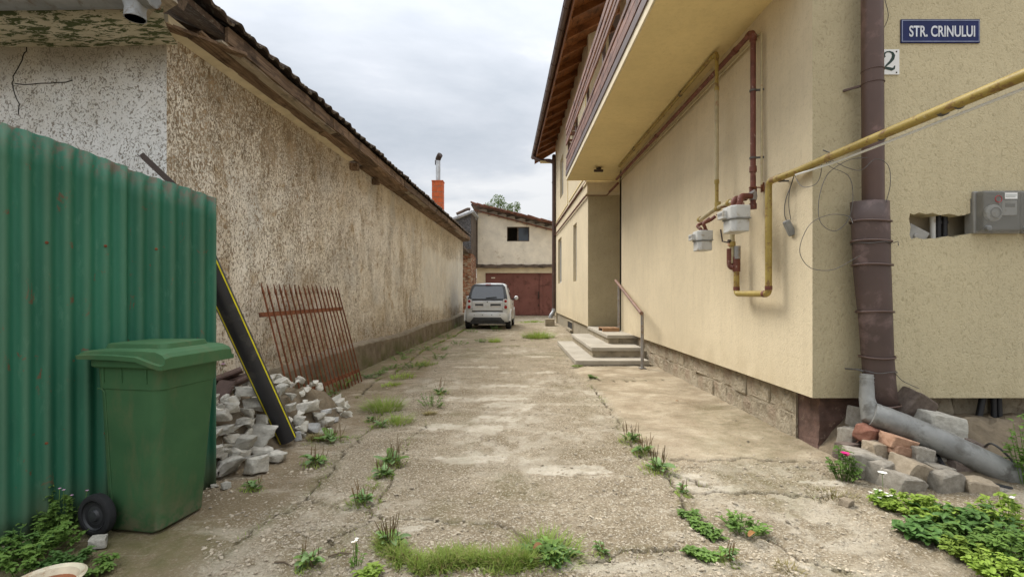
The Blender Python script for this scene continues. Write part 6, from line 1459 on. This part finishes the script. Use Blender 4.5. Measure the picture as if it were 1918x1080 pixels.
def jag_mb(r, h, n):   # serrated dandelion / thistle like leaves
    m = MB()
    for k in range(n):
        az = random.uniform(0,6.28); L = r*random.uniform(.6,1.25); up = random.uniform(.25,1.15); d = Vector((math.cos(az),math.sin(az),0)); p = Vector((d.x*r*.15*random.random(), d.y*r*.15*random.random(), 0)); ang = up; S_ = Vector((-d.y,d.x,0)); ns_ = 8; q = []
        for i in range(ns_+1):
            t_ = i/ns_; ww = L*.16*math.sin(math.pi*(t_*.85+.13))*(1.35 if i % 2 else .5); q += [p+S_*ww+Vector((0,0,ww*.3)), p, p-S_*ww+Vector((0,0,ww*.3))]
            p = p+(d*math.cos(ang)+Vector((0,0,math.sin(ang)*h/r)))*(L/ns_); ang -= random.uniform(.9,1.5)/ns_
        f = []
        for i in range(ns_): a = i*3; f += [(a,a+1,a+4,a+3),(a+1,a+2,a+5,a+4)]
        m.add(q, f)
    return m
def pl_leaf_mesh(k):
    m = MB(); rr = random.Random(k); leaf_fan(m, (0,0,0), (1,0), 1, .50+.12*(k%3), .9, 6, .55, .16, 'broad'); o = m.mesh('leaf', M['leaf_blue'] if k < 3 else M['leaf'], True); return o
plm = [pl_leaf_mesh(k) for k in range(5)]
GRP = 'weeds growing in the driveway cracks'
def weed(kind, px, py, r, lab, h=None, mat=None, elong=1, rot=0, cat='weed', g=GRP, pos=None, spikes=None, n=None):
    p = pos or G(px, py); p = Vector((p.x, p.y, 0))
    if pos is None: p.z = gz(p.x, p.y)
    r = r*p.y/FPX if pos is None else r
    near = max(.35, min(1, 3.2/p.y))
    if kind == 'grass':
        h = (h or 1.0)*r; T = thing('grass_tuft', lab, 'grass', p, 0, g)
        grass_mb(r*.8, max(h,.03), n or int(230*near+60), .0046*(1+.12*p.y), 1, elong, rot).build('blades', M[mat or 'grass'], T, local=True)['kind'] = 'stuff'
        grass_mb(r*.95, max(h*.6,.025), 40, .0032*(1+.12*p.y), 1, elong, rot).build('dry_blades', M['grass_dry'], T, local=True)['kind'] = 'stuff'
    elif kind == 'plantain':
        h = (h or .8)*r; T = thing('plantain_weed', lab, cat, p, 0, g); nl = n or int(22*near+6); elong *= random.uniform(1.1,1.5)
        for k in range(nl):
            az = random.uniform(0,6.28); L = r*random.uniform(.3,.85)*(1 if k % 3 else .7); off_ = Vector((math.cos(az)*r*.12*elong+random.uniform(-.25,.25)*r*(elong-.6), math.sin(az)*r*.12, .004+.0015*k))
            link('leaf', plm[(k+int(px)) % 5], T, off_, (random.uniform(-.25,.25), random.uniform(-.45,.15), az), (L, L*random.uniform(.5,1.0), L*random.uniform(.5,1.3)))
        m = MB(); ns_ = spikes if spikes is not None else int(9*near+3)
        for k in range(ns_):
            az = random.uniform(0,6.28); a0 = random.uniform(.05,.5); b_ = Vector((random.uniform(-.3,.3)*r*elong, random.uniform(-.3,.3)*r, 0)); L = h*random.uniform(.7,1.35)+.02; d = Vector((math.cos(az)*math.sin(a0), math.sin(az)*math.sin(a0), math.cos(a0)))
            m.tube([b_, b_+d*L*.5, b_+d*L*.55, b_+d*L+Vector((0,0,L*.04))], [.0010,.0010,.0026,.0012], 5, False)
        m.build('seed_spikes', M['seed'], T, local=True)['kind'] = 'stuff'
        grass_mb(r*.85, max(h, r*.6)*.62, int(90*near), .0045*(1+.1*p.y), 1, elong, random.uniform(0,3)).build('blades', M['grass'], T, local=True)['kind'] = 'stuff'
        grass_mb(r*1.0, max(h, r*.6)*.4, int(40*near), .0030*(1+.1*p.y), 1, elong, 0).build('dry_blades', M['grass_dry'], T, local=True)['kind'] = 'stuff'
    elif kind == 'leafy':
        h = (h or .6)*r; T = thing('leafy_weed', lab, cat, p, 0, g); leafy_mb(r, max(.02,h), n or int(130*near+40), .020*(1+.06*p.y), elong, rot).build('foliage', M[mat or 'leaf'], T, local=True)
    elif kind == 'jag':
        h = (h or .7)*r; T = thing('thistle_weed', lab, cat, p, 0, g); jag_mb(r*.62, h*.9, 60).build('foliage', M[mat or 'leaf'], T, local=True)
        for q_ in range(5): jm = jag_mb(r*.45, h*.8, 22); az_ = q_*1.26; jm.v = [v+Vector((math.cos(az_)*r*.5, math.sin(az_)*r*.4, 0)) for v in jm.v]; jm.build('side_rosette', M['leaf' if q_ % 2 else 'leaf_dark'], T, local=True)
        grass_mb(r*.95, h*1.1, 380, .0046).build('blades', M['grass'], T, local=True)['kind'] = 'stuff'
    return T
weed('plantain', 732, 1022, 34, 'plantain with tall brown seed spikes at the left end of the front grass strip', h=1.1, spikes=16)
weed('plantain', 579, 1062, 34, 'broad leaved plantain alone near the bottom edge left of the white flower', spikes=7, h=.9)
weed('jag', 1026, 1040, 66, 'largest jagged leaved weed at the right end of the front grass strip', h=.62, n=70)
weed('plantain', 1128, 1040, 20, 'small weed just right of the largest jagged weed', spikes=5)
weed('plantain', 734, 868, 35, 'plantain clump on the long crack in line with the black pipe foot', spikes=14, h=1.0)
weed('plantain', 718, 892, 27, 'plantain just in front of the one in line with the pipe foot', spikes=8)
weed('grass', 700, 912, 20, 'thin yellowish grass between two plantains on the long crack', h=.5, n=90)
weed('plantain', 680, 945, 27, 'dark plantain at the bend of the long crack', spikes=9, h=1.1)
weed('plantain', 592, 868, 32, 'plantain standing on dirt in front of the black pipe foot', spikes=10)
weed('plantain', 622, 826, 30, 'wide flat plantain right of the black pipe foot', spikes=12, elong=1.5)
weed('grass', 592, 822, 18, 'brownish grass touching the lumps right of the black pipe', h=.8, mat='grass_dry')
weed('plantain', 474, 916, 22, 'sprawling weed at the foot of the rubble heap right of the bin', spikes=3, elong=1.6)
weed('grass', 719, 766, 38, 'thick bright grass tuft on the left driveway joint', h=.95, n=420)
weed('plantain', 693, 788, 15, 'little bluish leaved weed in front of the bright grass tuft', spikes=0)
weed('plantain', 712, 800, 20, 'flat bluish leaved weed on the left driveway', spikes=4, elong=1.5)
weed('grass', 745, 792, 30, 'reddish green grass in front of the bright tuft', h=.8)
weed('leafy', 809, 760, 28, 'round leaved green weed in the middle of the left joint', h=.9)
weed('plantain', 826, 737, 18, 'bluish weed with spikes behind the round leaved one', spikes=8, h=1.2)
weed('grass', 806, 775, 13, 'reddish dry tuft in front of the round leaved weed', h=.7, mat='grass_dry')
weed('leafy', 693, 708, 15, 'bluish weed at the corner of the rusty railing panel', mat='leaf_blue', elong=1.4)
GJ = 'small weeds along the left driveway joint'
for (a, b, r_, k, lb) in ((754,707,16,'grass','leftmost low tuft row start of the joint weeds'),(734,722,12,'grass','dry tuft behind the bright grass tuft'),(776,690,16,'leafy','low leafy weed halfway along the left joint'),(797,684,16,'grass','grass tuft next to the low leafy weed halfway along'),(818,672,14,'leafy','leafy weed where the joint nears the wall'),(745,674,13,'leafy','bluish weed between wall footing and joint'),(765,663,12,'leafy','weed close to the old wall footing'),(798,654,16,'leafy','spreading weed close to the wall footing'),(820,657,13,'leafy','weed right of the spreading one by the footing'),(838,632,12,'leafy','weed at the footing near the parked car'),(854,615,14,'leafy','darkest weed at the footing beside the car wheel'),(859,645,11,'leafy','flat weed in front of the parked car left wheel'),(735,690,12,'leafy','weed on the narrow strip by the footing'),(715,700,10,'leafy','nearest weed on the narrow footing strip')):
    weed(k, a, b, r_*1.45, lb, h=.6, g=GJ, elong=1.6, rot=1.0, mat={'leafy':'leaf','grass':'grass'}[k])
weed('leafy', 886, 622, 14, 'leafy weed under the rear bumper of the parked car', elong=1.4)
weed('leafy', 900, 640, 12, 'flat weed left of the taller grass behind the car')
weed('grass', 927, 640, 13, 'taller grass tuft behind the parked car', h=1.2)
weed('leafy', 929, 620, 10, 'small weed just behind the car bumper centre', h=1.4)
weed('grass', 1009, 632, 36, 'low mound of bright grass on the right of the lane behind the car', h=.5, n=620)
weed('grass', 1003, 634, 15, 'yellowish leaf tuft on the front of the grass mound', h=.8, n=60, mat='leaf_lime')
weed('grass', 1000, 603, 18, 'grass patch before the brown garage door', h=.3, elong=1.6, n=300)
weed('grass', 985, 604, 10, 'left tail of the grass before the garage door', h=.3, elong=2)
weed('leafy', 1081, 690, 10, 'tiny bright weed at the corner of the lowest step', mat='leaf_lime', h=.4)
weed('leafy', 1106, 712, 12, 'small weed at the corner of the concrete apron', h=.6)
weed('plantain', 1183, 828, 25, 'farthest of three plantains in a row on the right joint', spikes=14, h=1.0)
weed('plantain', 1207, 852, 27, 'middle one of three plantains in a row on the right joint', spikes=14, h=1.0)
weed('plantain', 1234, 884, 32, 'nearest of three plantains in a row on the right joint', spikes=16, h=1.1)
weed('plantain', 1281, 926, 16, 'small spiky weed alone at the end of the second crack', spikes=6, h=1.1)
weed('leafy', 1293, 970, 18, 'topmost leafy weed in the chain at the lower right', h=.7)
weed('leafy', 1312, 990, 20, 'second leafy weed in the chain at the lower right', h=.6)
weed('leafy', 1338, 1006, 20, 'third leafy weed in the chain at the lower right', h=.7)
weed('leafy', 1397, 1000, 42, 'large round leafy weed right of the weed chain', h=.75, n=260)
weed('plantain', 1363, 1050, 28, 'broad leaved weed at the bottom end of the weed chain', spikes=5)
weed('leafy', 1297, 1040, 14, 'small weed on the bottom crack right of centre', h=.5)
weed('leafy', 1325, 1046, 16, 'weed between the small one and the broad leaved one', h=.5)
weed('grass', 1480, 1070, 30, 'thin dry grass at the bottom right of the driveway', mat='grass_dry', h=.4, n=120)
weed('grass', 1565, 930, 50, 'flat dry grass before the red brown pier', mat='grass_dry', h=.25, n=260, elong=1.2)
weed('grass', 640, 1040, 10, 'tiny grass sprig next to the white flower', h=.8, n=20)
# weeds behind the railing panel and along the footing
for i, (a, b, r_, lb) in enumerate(((612,748,24,'leafy weed behind the left bars of the rusty railing'),(640,728,22,'leafy weed behind the middle bars of the rusty railing'),(664,712,18,'leafy weed behind the right bars of the rusty railing'),(585,745,16,'weed between the rubble and the rusty railing'))):
    weed('leafy', a, b, r_, lb, h=1.0, mat='leaf' if i != 1 else 'leaf_lime', g='weeds behind the rusty railing')
# foreground grass strip
m = MB(); m2 = MB()
for k in range(8500):
    px = random.uniform(708, 1000); t_ = (px-708)/270; nz = float(vnoise(np.array([px*.035]), np.array([3.1]), 8)[0]); nz2 = float(vnoise(np.array([px*.09]), np.array([7.7]), 9)[0])
    cy_ = 1026+30*math.sin(min(1, t_*2.1)*1.57)-8*max(0, t_-.5)+(nz-.5)*16; hw = (9+13*nz2+5*t_)
    dy = random.gauss(0, hw*.62); py = cy_+dy
    if py > 1082: continue
    p = G(px, py); dens = math.exp(-(dy/hw)**2)
    clump = float(vnoise(np.array([p.x*22]), np.array([p.y*22]), 14)[0])
    if random.random() > (.25+.75*dens)*(.15+1.5*clump): continue
    dry = random.random() < .16; blade(m2 if dry else m, (p.x, p.y, -.004), random.uniform(.022,.085)*(.45+.7*dens)*(.6+.8*clump), random.uniform(.004,.0085), random.uniform(0,6.28), random.uniform(.15,1.1), random.uniform(.3,1.5))
tag(m.build('grass_strip', M['grass']), 'dense green grass strip in the crack at the bottom centre', 'grass', kind='stuff')
m3 = MB(); m4 = MB()
for ci, (poly, w) in enumerate(CRG):
    for (ax, ay), (bx, by) in zip(poly[:-1], poly[1:]):
        L = math.hypot(bx-ax, by-ay)
        for k in range(int(L*(420 if ci == 6 else (190 if ci == 4 else 120)))):
            t_ = random.random(); x_, y_ = ax+(bx-ax)*t_+random.gauss(0,.022), ay+(by-ay)*t_+random.gauss(0,.022)
            if float(vnoise(np.array([x_*3.3]), np.array([y_*3.3]), 101+ci)[0]) < (.45 if ci == 6 else .54): continue
            blade(m4 if random.random() < .4 else m3, (x_, y_, -.012), random.uniform(.015,.045)*(1+.03*y_), random.uniform(.0025,.004)*(1+.12*y_), random.uniform(0,6.28), random.uniform(.1,1.0), random.uniform(.2,1.3))
tag(m3.build('crack_grass', M['grass']), 'sparse short grass blades growing in the cracks of the driveway', 'grass', kind='stuff')
tag(m4.build('dry_crack_grass', M['grass_dry']), 'sparse dry blades growing in the cracks of the driveway', 'grass', kind='stuff')
tag(m2.build('dry_grass_strip', M['grass_dry']), 'dry blades mixed into the grass strip at the bottom centre', 'grass', kind='stuff')
def flower(p, r, mat, stem_h, T, n=6, ctr='petal_yellow', name='flower'):
    m = MB(); q = Vector(p)+Vector((random.uniform(-.01,.01), random.uniform(-.01,.01), stem_h)); m.tube([p, q], .0013, 5); m.build('stem', M['leaf'], T, local=True)
    m = MB()
    for k in range(n): az = 6.28*k/n; leaf_fan(m, q, (math.cos(az),math.sin(az)), r, r*.8, .7, 3, .75, .12, 'broad')
    f_ = m.build(name, M[mat], T, local=True)
    if ctr: m = MB(); m.lathe([(0,0),(r*.25,0),(r*.2,r*.15),(0,r*.18)], q+Vector((0,0,r*.1)), seg=8); m.build('centre', M[ctr], f_, local=True)
# yarrow
p = G(668, 1062); YA = thing('yarrow', 'feathery stalk with a small white flower head near the bottom left of centre', 'flower', (p.x, p.y, 0))
leafy_mb(.035, .10, 60, .012).build('foliage', M['leaf'], YA, local=True)
for k in range(4): flower(Vector((random.uniform(-.012,.012), random.uniform(-.01,.01), .03)), .010, 'petal_white', .085+random.uniform(-.005,.008), YA)
p = G(690, 1078); weed('leafy', 690, 1082, 26, 'bright leafy weed cut by the bottom edge beside the white flower', mat='leaf_lime', h=.5)
# bottom left herbs at the fence
for i, (a, b, r_, h_, mt, lb) in enumerate(((160,938,.15,.42,'leaf','tall pink flowered herb between fence and wheelie bin wheel'),(100,985,.13,.24,'leaf','pink flowered herb at the foot of the green fence'),(75,1030,.16,.16,'leaf','low dark herb at the foot of the green fence'),(20,1045,.16,.14,'leaf_dark','low dark herb at the left picture edge'),(120,1058,.10,.07,'leaf_dark','low herb in front of the bin wheel'),(190,1058,.06,.05,'leaf','small clover right of the enamel basin'),(40,1075,.12,.10,'leaf','clover left of the enamel basin'))):
    p = G(a, b+8); p.x = max(p.x, -4.4+.846*p.y+r_*.55); T = thing('wild_herb', lb, 'herb', (p.x, p.y, 0), 0, 'wild herbs at the foot of the green fence')
    leafy_mb(r_, h_, 170 if i < 5 else 60, .031, 1, 0, True, True).build('foliage', M[mt], T, local=True)
    if i < 2:
        for k in range(4): flower(Vector((random.uniform(-r_,r_)*.8, random.uniform(-.06,.02), h_*.5)), .009, 'petal_pink', h_*random.uniform(.25,.5), T, 5)
# right bottom foliage
for i, (a, b, r_, h_, mt, ls, lb) in enumerate(((1690,950,.13,.10,'leaf_lime',.030,'bright herb at the left end of the lower right foliage'),(1745,968,.14,.11,'leaf_lime',.032,'bright herb below the upright grey block'),(1790,985,.14,.11,'leaf_dark',.044,'dark broad leaved plant in the middle of the lower right foliage'),(1740,1000,.12,.08,'leaf_dark',.044,'dark broad leaved plant nearest the driveway in the lower right'),(1850,1000,.15,.14,'leaf_dark',.040,'dark leafy plant below the tan block'),(1900,990,.15,.20,'leaf_lime',.032,'bright tall herb at the right picture edge'),(1840,1045,.13,.10,'leaf_lime',.030,'bright low herb near the lower right corner'),(1900,1050,.15,.15,'leaf',.034,'leafy plant in the lower right corner'),(1885,1080,.12,.10,'leaf_lime',.030,'lowest bright herb in the lower right corner'),(1800,1015,.12,.09,'leaf',.034,'mid green herb at the driveway edge in the lower right'),(1655,935,.06,.06,'leaf_lime',.022,'small bright herb under the white flowers'))):
    p = G(a, b+6); T = thing('leafy_plant', lb, 'plant', (p.x, p.y, 0), 0, 'leafy plants in the lower right corner')
    leafy_mb(r_, h_, 210, ls, 1, 0, True, mt != 'leaf_dark').build('foliage', M[mt], T, local=True)
    if i == 5:
        for k in range(3): flower(Vector((random.uniform(-.08,.04), -.05, h_*.6)), .012, 'petal_white', .07, T, 6)
p = G(1592, 905); RO = thing('rose_bush', 'small bush with one magenta flower beside the stone heap', 'flower bush', (p.x, p.y+.05, 0))
leafy_mb(.085, .22, 200, .030).build('foliage', M['leaf'], RO, local=True)
flower(Vector((-.04,-.06,.10)), .030, 'rose', .085, RO, 9, None)
flower(Vector((-.02,-.065,.095)), .022, 'rose', .08, RO, 7, None)
p = G(1652, 945); WF = thing('white_flowers', 'cluster of small white daisies on thin stems before the stones', 'flowers', (p.x, p.y, 0))
leafy_mb(.06, .10, 60, .02).build('foliage', M['leaf'], WF, local=True)
for k in range(9): flower(Vector((random.uniform(-.07,.05), random.uniform(-.04,.04), .0)), .012, 'petal_white', .05+random.uniform(0,.02), WF)
flower(Vector((.01,0,.02)), .028, 'petal_white', .15, WF, 8, None)
BU = thing('feathery_bush', 'feathery bush at the right edge in front of the house wall', 'bush', (3.24, 3.0, 0))
leafy_mb(.12, .46, 320, .034).build('foliage', M['leaf'], BU, local=True)
# grass hanging near the railing post etc.: dead leaves
for (a, b, lb) in ((1266,754,'curled dead leaf lying on the concrete apron'),(1000,1048,'brown dead leaf on the front grass strip'),(1403,1024,'yellow leaf beside the large round weed'),(1800,985,'yellow leaf among the lower right foliage')):
    p = G(a, b); m = MB(); leaf_fan(m, (0,0,.006 if b < 900 else .05), (1,.4), .05, .028, 1.2, 5, .7, .3); o = m.build('dead_leaf', M['leaf_dead'], None, local=True); o.location = p; tag(o, lb, 'leaf')
for (a, b, c_, d, lb) in ((515,1052,548,1060,'thin brown twig left of the plantain near the bottom edge'),(615,1041,660,1036,'reddish stick lying left of the white flower')):
    m = MB(); pa_, pb_ = G(a, b, .01), G(c_, d, .01); m.tube([pa_, pa_.lerp(pb_, .5)+Vector((0,.01,.006)), pb_], [.005,.004,.002], 6); tag(m.build('twig', M['bark'], None, True), lb, 'twig')
p = G(392, 1); 
m = MB(); pp = W(418, 683, 3.9); HF = thing('pink_flower', 'tiny pink flower above the roof tiles on the rubble', 'flower', (pp.x, pp.y, pile_h(pp.x, pp.y)))
flower(Vector((0,0,0)), .022, 'petal_pink', max(.05, pp.z-HF.location.z), HF)
